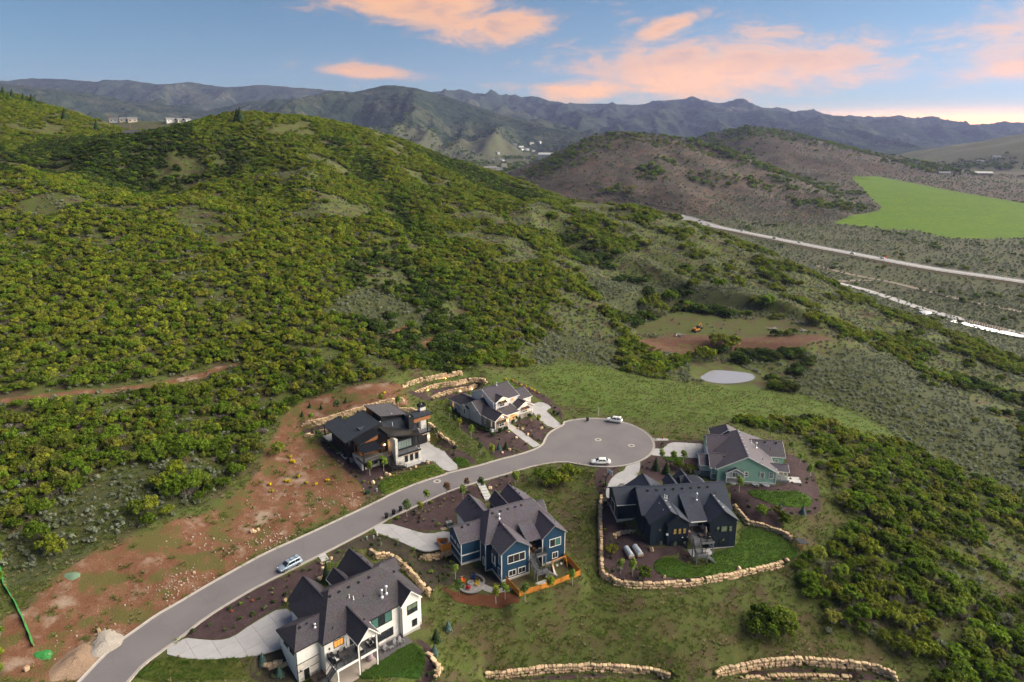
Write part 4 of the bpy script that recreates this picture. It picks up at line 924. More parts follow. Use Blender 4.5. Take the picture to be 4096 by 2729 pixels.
def slabs(name, poly, mat, ang, size, label=None, off=.06, joint=.03, smoothn=1, zf=None):
 """concrete flatwork cut into slabs by tooled joints; every slab its own piece"""
 r = empty(name); r['kind'] = 'structure'
 poly = chaikin(poly, smoothn) if smoothn else poly
 c, s = math.cos(math.radians(ang)), math.sin(math.radians(ang))
 loc = [(x * c + y * s, -x * s + y * c) for x, y in poly]
 P = np.array(loc); x0, y0 = P.min(0); x1, y1 = P.max(0)
 nx = max(1, round((x1 - x0) / size)); ny = max(1, round((y1 - y0) / size))
 for i in range(nx):
  for j in range(ny):
   cx0, cx1 = x0 + (x1 - x0) * i / nx + joint / 2, x0 + (x1 - x0) * (i + 1) / nx - joint / 2
   cy0, cy1 = y0 + (y1 - y0) * j / ny + joint / 2, y0 + (y1 - y0) * (j + 1) / ny - joint / 2
   q = clip_cell(loc, cx0, cx1, cy0, cy1)
   if not q or len(q) < 3: continue
   ar = abs(sum(q[k][0] * q[(k + 1) % len(q)][1] - q[(k + 1) % len(q)][0] * q[k][1] for k in range(len(q)))) / 2
   if ar < .15: continue
   w = [(x * c - y * s, x * s + y * c) for x, y in q]
   A = np.array(w); z = (H(A[:, 0], A[:, 1]) if zf is None else np.array([zf(x, y) for x, y in w])) + off
   n = len(w); b = MB()
   b.add([(x, y, t) for (x, y), t in zip(w, z)] + [(x, y, t - .25) for (x, y), t in zip(w, z)], [tuple(range(n))] + [(k, n + k, n + (k + 1) % n, (k + 1) % n) for k in range(n)])
   o = b.obj('slab', mat, r); fix_normals(o.data)
   if o.data.polygons[0].normal.z < 0: o.data.flip_normals()
 return r
def ramp(ax, ay, az, bx, by, bz):
 """height plane between two points, for drives that climb to a garage"""
 d = Vector((bx - ax, by - ay)); L = d.length_squared
 def f(x, y):
  t = max(0, min(1, ((x - ax) * d.x + (y - ay) * d.y) / L)); t = t * t * (3 - 2 * t)
  return az + (bz - az) * t
 return f
M_DRIVE = pmat('driveway_concrete', (.37, .368, .385), (.31, .308, .325), scale=.6, rough=.85, rnd=.05)
manhole(23.5, 171.5, 'large round manhole cover in the middle of the cul-de-sac'); manhole(32.0, 168.0, 'small round manhole cover towards the sedan side of the cul-de-sac'); manhole(-18.0, 148.8, 'round manhole cover in the bend of the road below the modern house lawn')
# ------------------------------------------------------------------ house building kit (local metres; x along the house, y away)
def shingle(name, c):
 if name in MATS: return MATS[name]
 m, nt, N, K = _nodes(name)
 out = N('ShaderNodeOutputMaterial'); b = N('ShaderNodeBsdfPrincipled'); K(b.outputs[0], out.inputs['Surface'])
 b.inputs['Roughness'].default_value = .72; b.inputs['Specular IOR Level'].default_value = .25
 tc = N('ShaderNodeTexCoord')
 mp = N('ShaderNodeMapping'); K(tc.outputs['Object'], mp.inputs['Vector']); mp.inputs['Scale'].default_value = (1, 1, 2.2)
 n1 = N('ShaderNodeTexNoise'); n1.inputs['Scale'].default_value = 5.0; n1.inputs['Detail'].default_value = 3; K(mp.outputs[0], n1.inputs['Vector'])
 n2 = N('ShaderNodeTexNoise'); n2.inputs['Scale'].default_value = .5; n2.inputs['Detail'].default_value = 2; K(mp.outputs[0], n2.inputs['Vector'])
 r = N('ShaderNodeMapRange'); K(n1.outputs['Fac'], r.inputs['Value']); r.inputs['From Min'].default_value = .32; r.inputs['From Max'].default_value = .68
 mx = N('ShaderNodeMix'); mx.data_type = 'RGBA'; K(r.outputs[0], mx.inputs['Factor'])
 mx.inputs['A'].default_value = _rgba([v * .62 for v in c]); mx.inputs['B'].default_value = _rgba([v * 1.5 for v in c])
 m2 = N('ShaderNodeMix'); m2.data_type = 'RGBA'; m2.blend_type = 'MULTIPLY'; m2.inputs['Factor'].default_value = .35
 K(mx.outputs['Result'], m2.inputs['A']); K(n2.outputs['Color'], m2.inputs['B'])
 K(m2.outputs['Result'], b.inputs['Base Color'])
 w = N('ShaderNodeTexWave'); w.bands_direction = 'Z'; w.inputs['Scale'].default_value = 2.4; w.inputs['Distortion'].default_value = 1.2; w.inputs['Detail'].default_value = 1; w.inputs['Detail Scale'].default_value = 3
 K(tc.outputs['Object'], w.inputs['Vector'])
 bp = N('ShaderNodeBump'); bp.inputs['Strength'].default_value = .45; bp.inputs['Distance'].default_value = .04
 K(w.outputs['Fac'], bp.inputs['Height']); K(bp.outputs[0], b.inputs['Normal'])
 MATS[name] = m
 return m
def siding(name, c, band='Z', scale=5.0, depth=.5):
 """painted boards: fine lap or batten relief"""
 if name in MATS: return MATS[name]
 m, nt, N, K = _nodes(name)
 out = N('ShaderNodeOutputMaterial'); b = N('ShaderNodeBsdfPrincipled'); K(b.outputs[0], out.inputs['Surface'])
 b.inputs['Roughness'].default_value = .6; b.inputs['Specular IOR Level'].default_value = .25
 tc = N('ShaderNodeTexCoord')
 n = N('ShaderNodeTexNoise'); n.inputs['Scale'].default_value = 1.4; n.inputs['Detail'].default_value = 5; K(tc.outputs['Object'], n.inputs['Vector'])
 mx = N('ShaderNodeMix'); mx.data_type = 'RGBA'; K(n.outputs['Fac'], mx.inputs['Factor'])
 mx.inputs['A'].default_value = _rgba([v * .84 for v in c]); mx.inputs['B'].default_value = _rgba([v * 1.14 for v in c])
 K(mx.outputs['Result'], b.inputs['Base Color'])
 w = N('ShaderNodeTexWave'); w.wave_profile = 'SAW'; w.bands_direction = band; w.inputs['Scale'].default_value = scale
 K(tc.outputs['Object'], w.inputs['Vector'])
 bp = N('ShaderNodeBump'); bp.inputs['Strength'].default_value = depth; bp.inputs['Distance'].default_value = .03
 K(w.outputs['Fac'], bp.inputs['Height']); K(bp.outputs[0], b.inputs['Normal'])
 MATS[name] = m
 return m
def stonework(name, c1, c2, scale=2.2):
 if name in MATS: return MATS[name]
 m, nt, N, K = _nodes(name)
 out = N('ShaderNodeOutputMaterial'); b = N('ShaderNodeBsdfPrincipled'); K(b.outputs[0], out.inputs['Surface'])
 b.inputs['Roughness'].default_value = .85
 tc = N('ShaderNodeTexCoord'); mp = N('ShaderNodeMapping'); mp.inputs['Scale'].default_value = (1, 1, 1.9); K(tc.outputs['Object'], mp.inputs['Vector'])
 v = N('ShaderNodeTexVoronoi'); v.inputs['Scale'].default_value = scale; K(mp.outputs[0], v.inputs['Vector'])
 ve = N('ShaderNodeTexVoronoi'); ve.feature = 'DISTANCE_TO_EDGE'; ve.inputs['Scale'].default_value = scale; K(mp.outputs[0], ve.inputs['Vector'])
 sp = N('ShaderNodeSeparateColor'); K(v.outputs['Color'], sp.inputs[0])
 mx = N('ShaderNodeMix'); mx.data_type = 'RGBA'; K(sp.outputs[0], mx.inputs['Factor']); mx.inputs['A'].default_value = _rgba(c1); mx.inputs['B'].default_value = _rgba(c2)
 K(mx.outputs['Result'], b.inputs['Base Color'])
 r = N('ShaderNodeMapRange'); K(ve.outputs['Distance'], r.inputs['Value']); r.inputs['From Max'].default_value = .08
 bp = N('ShaderNodeBump'); bp.inputs['Strength'].default_value = .7; bp.inputs['Distance'].default_value = .05
 K(r.outputs[0], bp.inputs['Height']); K(bp.outputs[0], b.inputs['Normal'])
 MATS[name] = m
 return m
M_WHITE = pmat('white_paint', (.78, .77, .75), scale=1.2, rough=.55)
M_BLACK = pmat('black_metal', (.016, .017, .019), rough=.45)
M_DARKFR = pmat('dark_window_frame', (.012, .012, .013), rough=.4)
M_GREYM = pmat('grey_metal', (.23, .24, .26), rough=.45, metallic=.3)
M_GALV = pmat('galvanised_metal', (.62, .64, .66), rough=.35, metallic=.6)
M_CONC = pmat('concrete', (.50, .495, .50), (.40, .395, .40), scale=1.3, rough=.85, bump=.1)
M_FOUND = pmat('foundation_concrete', (.42, .40, .38), (.34, .32, .31), scale=1.5, rough=.9)
M_DECK = pmat('deck_boards', (.13, .135, .15), (.10, .105, .115), scale=2.5, rough=.7)
M_GLASS = glass('window_glass', (.016, .020, .024))
M_GLASSG = glass('window_glass_blinds', (.10, .13, .09))
M_LIT = glass('lit_window', (.22, .10, .03), emit=(1.0, .42, .08), estr=.30)
M_CURT = glass('window_curtain', (.045, .11, .10))
M_CEDAR = siding('cedar_boards', (.30, .125, .05), 'X', 3.0, .4)
M_GDOOR = pmat('garage_door_paint', (.74, .74, .74), rough=.5)
def roof(root, x0, x1, y0, y1, ze, zr, axis, mat, e0=0., e1=0., th=.16, ridge=None, trim=None, name='roof'):
 """gable (e=0) or hip (e>0) roof over an eave rectangle; e0/e1 = how far the ridge stops short of each end"""
 sw = axis == 'y'
 if sw: a0, a1, b0, b1 = x0, x1, y0, y1      # a across, b along the ridge
 else: a0, a1, b0, b1 = y0, y1, x0, x1
 am = ridge if ridge is not None else (a0 + a1) / 2
 top = [(a0, b0, ze), (am, b0 + e0, zr), (a1, b0, ze), (a1, b1, ze), (am, b1 - e1, zr), (a0, b1, ze)]
 bot = [(p[0], p[1], p[2] - th) for p in top]
 f = [(0, 1, 4, 5), (1, 2, 3, 4), (11, 10, 7, 6), (10, 9, 8, 7), (5, 11, 6, 0), (2, 8, 9, 3)]
 if e0 > 0: f += [(0, 2, 1), (7, 8, 6), (0, 6, 8, 2)]
 else: f += [(0, 6, 7, 1), (1, 7, 8, 2)]
 if e1 > 0: f += [(3, 5, 4), (10, 11, 9), (3, 9, 11, 5)]
 else: f += [(3, 9, 10, 4), (4, 10, 11, 5)]
 vv = [(p[0], p[1], p[2]) if sw else (p[1], p[0], p[2]) for p in top + bot]
 if not sw: f = [q[::-1] for q in f]
 b = MB(); b.add(vv, f)
 o = b.obj(name, mat, root); fix_normals(o.data)
 # ridge cap
 c = MB()
 P = lambda a, bb, z: (a, bb, z) if sw else (bb, a, z)
 c.bar(P(am, b0 + e0 - .02, zr + .015), P(am, b1 - e1 + .02, zr + .015), .26, .05)
 c.obj('ridge_cap', mat, o)
 if trim is not None:
  t = MB()
  def band(p, q, hgt=.24):
   p, q = Vector(p), Vector(q); d = (q - p); d.z = 0; d.normalize(); nrm = Vector((d.y, -d.x, 0)) * .025
   t.add([p + nrm, q + nrm, q + nrm - Vector((0, 0, hgt)), p + nrm - Vector((0, 0, hgt)), p - nrm, q - nrm, q - nrm - Vector((0, 0, hgt)), p - nrm - Vector((0, 0, hgt))],
     [(0, 1, 2, 3), (7, 6, 5, 4), (0, 4, 5, 1), (3, 2, 6, 7), (0, 3, 7, 4), (1, 5, 6, 2)])
  g = .03
  dz = .02
  for bb, e, s in ((b0, e0, -1), (b1, e1, 1)):
   q = bb + s * g
   if e > 0: band(P(a0, q, ze - dz), P(a1, q, ze - dz))
   else:
    band(P(a0 - .03, q, ze - dz), P(am, q, zr - dz)); band(P(am, q, zr - dz), P(a1 + .03, q, ze - dz))
  for aa, s in ((a0, -1), (a1, 1)):
   band(P(aa + s * g, b0, ze - dz), P(aa + s * g, b1, ze - dz), .17)
  t.obj('fascia', trim, o)
 return o
def walls(root, x0, x1, y0, y1, z0, zw, mat, axis=None, zr=None, name='wall', found=None, fz=None, ridge=None):
 b = MB()
 if axis is None: b.box(x0, x1, y0, y1, z0, zw)
 elif axis == 'y':
  xm = ridge if ridge is not None else (x0 + x1) / 2
  b.extr([(x0, z0), (x1, z0), (x1, zw), (xm, zr), (x0, zw)], y0, y1, 'y')
 else:
  ym = ridge if ridge is not None else (y0 + y1) / 2
  b.extr([(y0, z0), (y1, z0), (y1, zw), (ym, zr), (y0, zw)], x0, x1, 'x')
 o = b.obj(name, mat, root); fix_normals(o.data)
 if found is not None:
  f = MB(); f.box(x0 - .03, x1 + .03, y0 - .03, y1 + .03, z0 - 1.0, fz); f.obj('foundation', found, root)
 return o
def wing(root, x0, x1, y0, y1, z0, ze, zr, axis, rm, wm, e0=0., e1=0., ov=.38, trim=None, found=None, fz=None, ridge=None):
 """a roofed block: eave rectangle x0..x1, y0..y1"""
 r = roof(root, x0, x1, y0, y1, ze, zr, axis, rm, e0, e1, ridge=ridge, trim=trim)
 half = ((x1 - x0) if axis == 'y' else (y1 - y0)) / 2
 pitch = (zr - ze) / half
 zw = ze + pitch * ov - .2
 hip = e0 > 0 and e1 > 0
 if hip: w = walls(root, x0 + ov, x1 - ov, y0 + ov, y1 - ov, z0, ze - .05, wm, found=found, fz=fz)
 else:
  xx0, xx1, yy0, yy1 = x0 + ov, x1 - ov, y0 + ov, y1 - ov
  if e0 > 0 or e1 > 0:
   w = walls(root, xx0, xx1, yy0, yy1, z0, ze - .05, wm, found=found, fz=fz)
  else: w = walls(root, xx0, xx1, yy0, yy1, z0, zw, wm, axis, zr - .22, found=found, fz=fz, ridge=ridge)
 return r, w
_PANE = {}
def win(root, face, c, a, w, z, h, cols=1, rows=1, fm=None, gm=None, fw=.09, lit=None, name='window', sill=False):
 """window on a wall plane; face '-y' etc, c = plane coordinate, a = centre along the wall, z = bottom"""
 fm = fm or M_DARKFR; gm = gm or M_GLASS
 b = MB()
 d = .07
 b.box(-w / 2, -w / 2 + fw, -d, .02, 0, h); b.box(w / 2 - fw, w / 2, -d, .02, 0, h)
 b.box(-w / 2 + fw, w / 2 - fw, -d, .02, 0, fw); b.box(-w / 2 + fw, w / 2 - fw, -d, .02, h - fw, h)
 iw, ih = w - 2 * fw, h - 2 * fw; mw = .05
 for i in range(1, cols): b.box(-w / 2 + fw + iw * i / cols - mw / 2, -w / 2 + fw + iw * i / cols + mw / 2, -d + .01, .02, fw, h - fw)
 for j in range(1, rows): b.box(-w / 2 + fw, w / 2 - fw, -d + .015, .015, fw + ih * j / rows - mw / 2, fw + ih * j / rows + mw / 2)
 if sill: b.box(-w / 2 - .06, w / 2 + .06, -.12, .015, -.08, 0)
 o = b.obj(name, fm, root)
 ang = {'-y': 0, '+x': math.pi / 2, '+y': math.pi, '-x': -math.pi / 2}[face]
 loc = {'-y': (a, c, z), '+y': (a, c, z), '-x': (c, a, z), '+x': (c, a, z)}[face]
 o.location = loc; o.rotation_euler = (0, 0, ang)
 for i in range(cols):
  for j in range(rows):
   g = gm
   if isinstance(gm, (list, tuple)): g = gm[(i * rows + j) % len(gm)]
   pw, ph = iw / cols - mw * .9, ih / rows - mw * .9
   key = (round(pw, 2), round(ph, 2), g.name)
   if key not in _PANE:
    q = MB(); q.box(-pw / 2, pw / 2, -.025, .012, -ph / 2, ph / 2); _PANE[key] = q.mesh('pane', g)
   inst('pane', _PANE[key], o, (-w / 2 + fw + iw * (i + .5) / cols, 0, fw + ih * (j + .5) / rows))
 return o
def door(root, face, c, a, w, z, h, mat, panels=0, name='door', fm=None):
 b = MB(); b.box(-w / 2, w / 2, -.05, .02, 0, h)
 o = b.obj(name, mat, root)
 ang = {'-y': 0, '+x': math.pi / 2, '+y': math.pi, '-x': -math.pi / 2}[face]
 o.location = {'-y': (a, c, z), '+y': (a, c, z), '-x': (c, a, z), '+x': (c, a, z)}[face]; o.rotation_euler = (0, 0, ang)
 t = MB(); f = .1
 t.box(-w / 2 - f, -w / 2, -.08, .02, 0, h + f); t.box(w / 2, w / 2 + f, -.08, .02, 0, h + f); t.box(-w / 2, w / 2, -.08, .02, h, h + f)
 t.obj('door_frame', fm or M_WHITE, o)
 if panels:
  for k in range(panels):
   p = MB(); p.box(-w / 2 + .06, w / 2 - .06, -.07, -.04, h * k / panels + .03, h * (k + 1) / panels - .03); p.obj('door_panel', mat, o)
 else:
  p = MB(); p.box(w / 2 - .16, w / 2 - .11, -.11, -.04, h * .45, h * .5); p.obj('handle', M_GALV, o)
 return o
def railing(root, pts, mat, h=1.0, post=.07, step=.16, closed=False, gap_top=.04, name='railing'):
 b = MB()
 for i in range(len(pts) - 1):
  a, c = Vector(pts[i]), Vector(pts[i + 1]); L = (c - a).length; n = max(1, round(L / 1.6))
  for k in range(n + (1 if i == len(pts) - 2 else 0)):
   p = a.lerp(c, k / n); b.box(p.x - post / 2, p.x + post / 2, p.y - post / 2, p.y + post / 2, p.z, p.z + h + .03)
  b.bar(a + Vector((0, 0, h)), c + Vector((0, 0, h)), .07, .05); b.bar(a + Vector((0, 0, .1)), c + Vector((0, 0, .1)), .05, .04)
  m = max(2, int(L / step))
  for k in range(1, m):
   p = a.lerp(c, k / m); b.box(p.x - .012, p.x + .012, p.y - .012, p.y + .012, p.z + .1, p.z + h)
 return b.obj(name, mat, root)
def stairs(root, top, bot, width, mat, n=None, smat=None, name='stairs'):
 """straight flight between two points on its centre line"""
 a, c = Vector(top), Vector(bot); n = n or max(2, round((a.z - c.z) / .18))
 d = Vector((c.x - a.x, c.y - a.y, 0)); run = d.length / n; d.normalize(); s = Vector((-d.y, d.x, 0))
 b = MB()
 for k in range(n):
  p = a + d * (run * (k + .5)); z = a.z - (a.z - c.z) * (k + 1) / n
  b.obox((p.x, p.y, z - .03 + .06), d * (run * .54), s * (width / 2), (0, 0, .035))
 o = b.obj(name, mat, root)
 t = MB()
 for q in (-1, 1):
  off = s * (q * (width / 2 + .03)); t.bar(a + off - Vector((0, 0, .12)), c + off - Vector((0, 0, .05)), .06, .28)
 t.obj('stringer', smat or mat, o)
 return o
def posts(root, pts, z0, z1, w, mat, name='post'):
 for x, y in pts:
  b = MB(); b.box(x - w / 2, x + w / 2, y - w / 2, y + w / 2, z0, z1); b.obj(name, mat, root)
def slab(root, x0, x1, y0, y1, z0, z1, mat, name):
 b = MB(); b.box(x0, x1, y0, y1, z0, z1); return b.obj(name, mat, root)
def roof_vent(root, x, y, z, mat=None):
 b = MB(); b.box(-.16, .16, -.16, .16, -.15, .09); b.box(-.2, .2, -.2, .2, .09, .13); o = b.obj('roof_vent', mat or M_BLACK, root); o.location = (x, y, z); return o
def flue(root, x, y, z, h=.9, r=.11, mat=None):
 b = MB(); b.lathe([(r * 2.4, -.25), (r * 2.2, .02), (r * 1.1, .12), (r, .14), (r, h * .72)], n=10)
 b.lathe([(r * 1.05, h * .72), (r * 1.9, h * .74), (r * 1.9, h * .93), (r * 1.2, h)], n=10)
 o = b.obj('flue_pipe', mat or M_GALV, root); o.location = (x, y, z); return o
def pipe(root, x, y, z, h=.45, r=.06, mat=None):
 b = MB(); b.lathe([(r * 2.2, -.2), (r * 1.3, .06), (r, .08), (r, h)], n=8); o = b.obj('vent_pipe', mat or M_WHITE, root); o.location = (x, y, z); return o
def battens(root, face, c, a0, a1, z0, z1, mat, step=.42, zf=None):
 """vertical boards nailed over the joints of a wall"""
 b = MB(); n = int((a1 - a0) / step)
 for k in range(n + 1):
  a = a0 + (a1 - a0) * k / n; zt = z1 if zf is None else zf(a)
  if face == '-y': b.box(a - .03, a + .03, c - .03, c + .01, z0, zt)
  elif face == '-x': b.box(c - .03, c + .01, a - .03, a + .03, z0, zt)
  elif face == '+x': b.box(c - .01, c + .03, a - .03, a + .03, z0, zt)
 return b.obj('batten', mat, root)
def corner_trim(root, pts, z0, z1, mat, w=.14):
 for x, y in pts:
  b = MB(); b.box(x - w / 2, x + w / 2, y - w / 2, y + w / 2, z0, z1); b.obj('corner_board', mat, root)
HOUSES = {}
def house(key, name, org, ang, label):
 r = empty(name, (org[0], org[1], 0), math.radians(ang), label, 'house', 'houses around the cul-de-sac')
 HOUSES[key] = r
 return r
def lw(key, x, y, z=0.0):
 """house-local point to world"""
 r = HOUSES[key]; a = r.rotation_euler[2]; c, s = math.cos(a), math.sin(a)
 return Vector((r.location[0] + x * c - y * s, r.location[1] + x * s + y * c, z))
# ------------------------------------------------------------------ white farmhouse in front
def build_white_house():
 R = house('H1', 'white_house', (-33.81, 89.96), 42, 'white house with dark grey roof, covered rear deck and green lawn, nearest the camera')
 S = shingle('shingle_brown_grey', (.056, .050, .062)); W = siding('white_board_wall', (.72, .70, .68), 'Z', 2.2, .25)
 g = dict(trim=M_BLACK)
 wing(R, 3.9, 23.1, -1.55, 11.2, -3.8, 3.0, 7.25, 'x', S, W, 4.6, 5.0, **g, found=M_FOUND, fz=-3.0)
 wing(R, -.1, 8.0, 0.0, 6.85, -3.6, 3.0, 4.9, 'x', S, W, 2.1, 0, **g, found=M_FOUND, fz=-2.9)
 wing(R, 4.4, 10.7, 5.0, 12.5, -2.2, 3.0, 6.35, 'y', S, W, 0, 0, **g)
 wing(R, 11.6, 14.8, 6.0, 12.3, -1.8, 3.7, 5.45, 'y', S, W, 0, 0, trim=M_WHITE, ov=.3)
 wing(R, 14.3, 20.7, 5.0, 14.2, -2.0, 3.0, 6.5, 'y', S, W, 0, 0, **g)
 wing(R, 19.0, 23.5, 6.5, 9.7, -2.6, 3.2, 5.0, 'x', S, W, 0, 0, **g, ov=.3)
 wing(R, 17.9, 22.2, -2.35, 5.0, -3.8, 3.0, 5.2, 'y', S, W, 0, 0, trim=M_WHITE, found=M_FOUND, fz=-2.9)
 # covered porch: open gable on posts
 roof(R, 8.0, 12.1, -5.3, 3.0, 3.0, 5.2, 'y', S, trim=M_WHITE)
 b = MB(); b.extr([(8.4, 3.0), (11.7, 3.0), (10.05, 4.85)], -4.75, -4.6, 'y'); fix_normals(b.obj('gable_panel', W, R).data)
 slab(R, 8.25, 11.85, -4.65, -4.42, 2.72, 2.98, M_WHITE, 'porch_beam')
 slab(R, 8.25, 8.5, -4.4, -1.2, 2.72, 2.98, M_WHITE, 'porch_beam'); slab(R, 11.6, 11.85, -4.4, -1.2, 2.72, 2.98, M_WHITE, 'porch_beam')
 posts(R, [(8.45, -4.5), (11.75, -4.5)], -3.4, 2.72, .24, M_WHITE)
 posts(R, [(4.75, -4.4)], -3.4, -.42, .22, M_WHITE)
 posts(R, [(8.63, -4.63), (11.93, -4.63)], -3.4, 2.9, .07, M_BLACK, 'downspout')
 slab(R, 4.6, 11.95, -4.45, -1.21, -.22, -.1, M_DECK, 'deck_floor')
 slab(R, 4.5, 12.05, -4.6, -4.47, -.48, -.12, M_WHITE, 'deck_fascia'); slab(R, 4.46, 4.58, -4.45, -1.25, -.48, -.12, M_WHITE, 'deck_fascia')
 railing(R, [(5.9, -4.4, -.1), (8.3, -4.4, -.1), (11.6, -4.4, -.1)], M_BLACK); railing(R, [(11.85, -4.3, -.1), (11.85, -1.3, -.1)], M_BLACK)
 railing(R, [(4.68, -1.3, -.1), (4.68, -3.2, -.1)], M_BLACK)
 # stairs down with landing
 stairs(R, (4.6, -3.85, -.1), (3.2, -3.85, -1.5), 1.2, M_DECK, smat=M_GREYM)
 slab(R, 1.9, 3.2, -4.5, -3.2, -1.62, -1.5, M_DECK, 'landing')
 posts(R, [(2.0, -4.4), (2.0, -3.3), (3.1, -4.4), (3.1, -3.3)], -3.4, -1.62, .12, M_GREYM)
 stairs(R, (2.55, -4.5, -1.5), (2.55, -6.6, -3.35), 1.2, M_DECK, smat=M_GREYM)
 railing(R, [(4.6, -4.45, -.1), (3.2, -4.45, -1.5), (1.95, -4.45, -1.5)], M_BLACK); railing(R, [(1.95, -4.45, -1.5), (1.95, -3.25, -1.5), (3.2, -3.25, -1.5), (4.6, -3.25, -.1)], M_BLACK)
 railing(R, [(3.17, -4.5, -1.5), (3.17, -6.6, -3.35)], M_BLACK)
 slab(R, 4.4, 12.2, -4.9, -1.2, -3.5, -3.32, pmat('patio_concrete', (.36, .31, .27), (.29, .25, .22), scale=.8, rough=.85), 'patio_slab')
 pv = pmat('dark_pavers', (.105, .10, .11), (.075, .07, .08), scale=9, rough=.85, bump=.3, bscale=12)
 n = 0
 for i in range(10):
  for j in range(4):
   slab(R, 12.25 + i * .67, 12.25 + i * .67 + .655, -4.1 + j * .72, -4.1 + j * .72 + .705, -3.5, -3.33 + .008 * ((i * 7 + j * 5) % 3), pv, 'paver')
 # stone facing in bands on the lower left wall
 st = stonework('pale_stone', (.55, .50, .46), (.70, .66, .62), 1.6)
 slab(R, .22, 3.9, .33, .5, -3.2, -1.35, st, 'stone_facing'); slab(R, .22, 3.9, .33, .5, -1.25, .1, st, 'stone_facing')
 slab(R, .2, 4.0, .30, .5, -1.35, -1.25, M_BLACK, 'band'); slab(R, .2, 4.0, .30, .5, .1, .18, M_BLACK, 'band')
 # windows
 win(R, '-y', -1.17, 6.75, 1.75, 1.0, 1.35, 3, 1, M_DARKFR, [M_LIT, M_LIT, M_LIT])
 win(R, '-y', -1.17, 14.75, 4.0, .5, 2.05, 3, 1, M_DARKFR, [M_CURT, M_GLASS, M_CURT])
 win(R, '-y', -1.17, 14.6, 4.6, -2.45, 1.6, 2, 1, M_DARKFR, M_GLASS)
 win(R, '-y', -1.17, 9.2, 1.0, .0, 2.1, 1, 1, M_DARKFR, M_GLASS)
 win(R, '-y', -1.17, 10.7, 1.4, .0, 2.1, 2, 1, M_DARKFR, M_GLASS)
 win(R, '-y', -1.97, 20.4, 2.1, .45, 1.85, 2, 2, M_DARKFR, [M_GLASS, M_GLASSG])
 win(R, '-y', -1.97, 20.75, 1.05, -2.35, 1.35, 2, 1, M_DARKFR, M_GLASS)
 win(R, '-x', .28, 4.2, 1.5, 1.3, .8, 2, 1); win(R, '-x', .28, 2.0, 1.4, 1.3, .8, 2, 1)
 door(R, '-y', .33, 1.7, .95, -3.3, 2.1, M_BLACK)
 door(R, '-x', 4.78, 10.0, 3.2, -.1, 2.4, M_BLACK, 4, 'garage_door')
 win(R, '+y', 10.82, 9.0, 1.2, .6, 1.5, 2, 1); win(R, '+y', 13.85, 17.5, 2.4, .6, 1.6, 3, 1)
 for x, y, z in ((1.0, -1.2, 0), ): pass
 b = MB(); b.box(-.09, .09, -.14, .02, 0, .34); o = b.obj('wall_lamp', M_BLACK, R); o.location = (5.1, -1.2, 1.3)
 o = inst('wall_lamp', o.data, R, (.75, .36, -1.3)); o = inst('wall_lamp', o.data, R, (4.75, 12.0, 1.6), (0, 0, -math.pi / 2))
 # downspouts
 posts(R, [(.25, .25)], -3.3, 2.9, .08, M_BLACK, 'downspout'); posts(R, [(18.2, -2.1)], -3.3, 2.9, .08, M_BLACK, 'downspout')
 # roof furniture
 pit = 4.25 / 6.375
 for x in (8.2, 9.9, 11.7, 13.6, 15.6): roof_vent(R, x, 3.9, 7.25 - (4.8 - 3.9) * pit)
 for x, y in ((2.2, 2.8), (3.4, 2.9)): roof_vent(R, x, y, 4.55)
 flue(R, 16.0, .6, 4.45, 1.5, .15); flue(R, 17.0, .8, 4.55, 1.5, .15)
 pipe(R, 11.0, 2.6, 5.75, .6, .08); pipe(R, 11.5, 2.1, 5.45, .6, .08); flue(R, 4.3, 1.9, 4.05, .7, .12)
 for x, y, z in ((13.3, 1.8, 5.25), (6.4, -.2, 3.95)): pipe(R, x, y, z, .4, .05, M_BLACK)
 for y in (12.8, 10.6, 8.4): roof_vent(R, 17.5 + .35, y, 6.12)
 for y, x in ((9.8, 7.0), (7.8, 7.0), (10.4, 5.9)): pipe(R, x, y, 5.6 if x > 6.5 else 4.55, .3, .06, M_BLACK)
 roof_vent(R, 10.9, -2.2, 4.3); roof_vent(R, 20.2, 3.2, 6.0)
 return R
build_white_house()
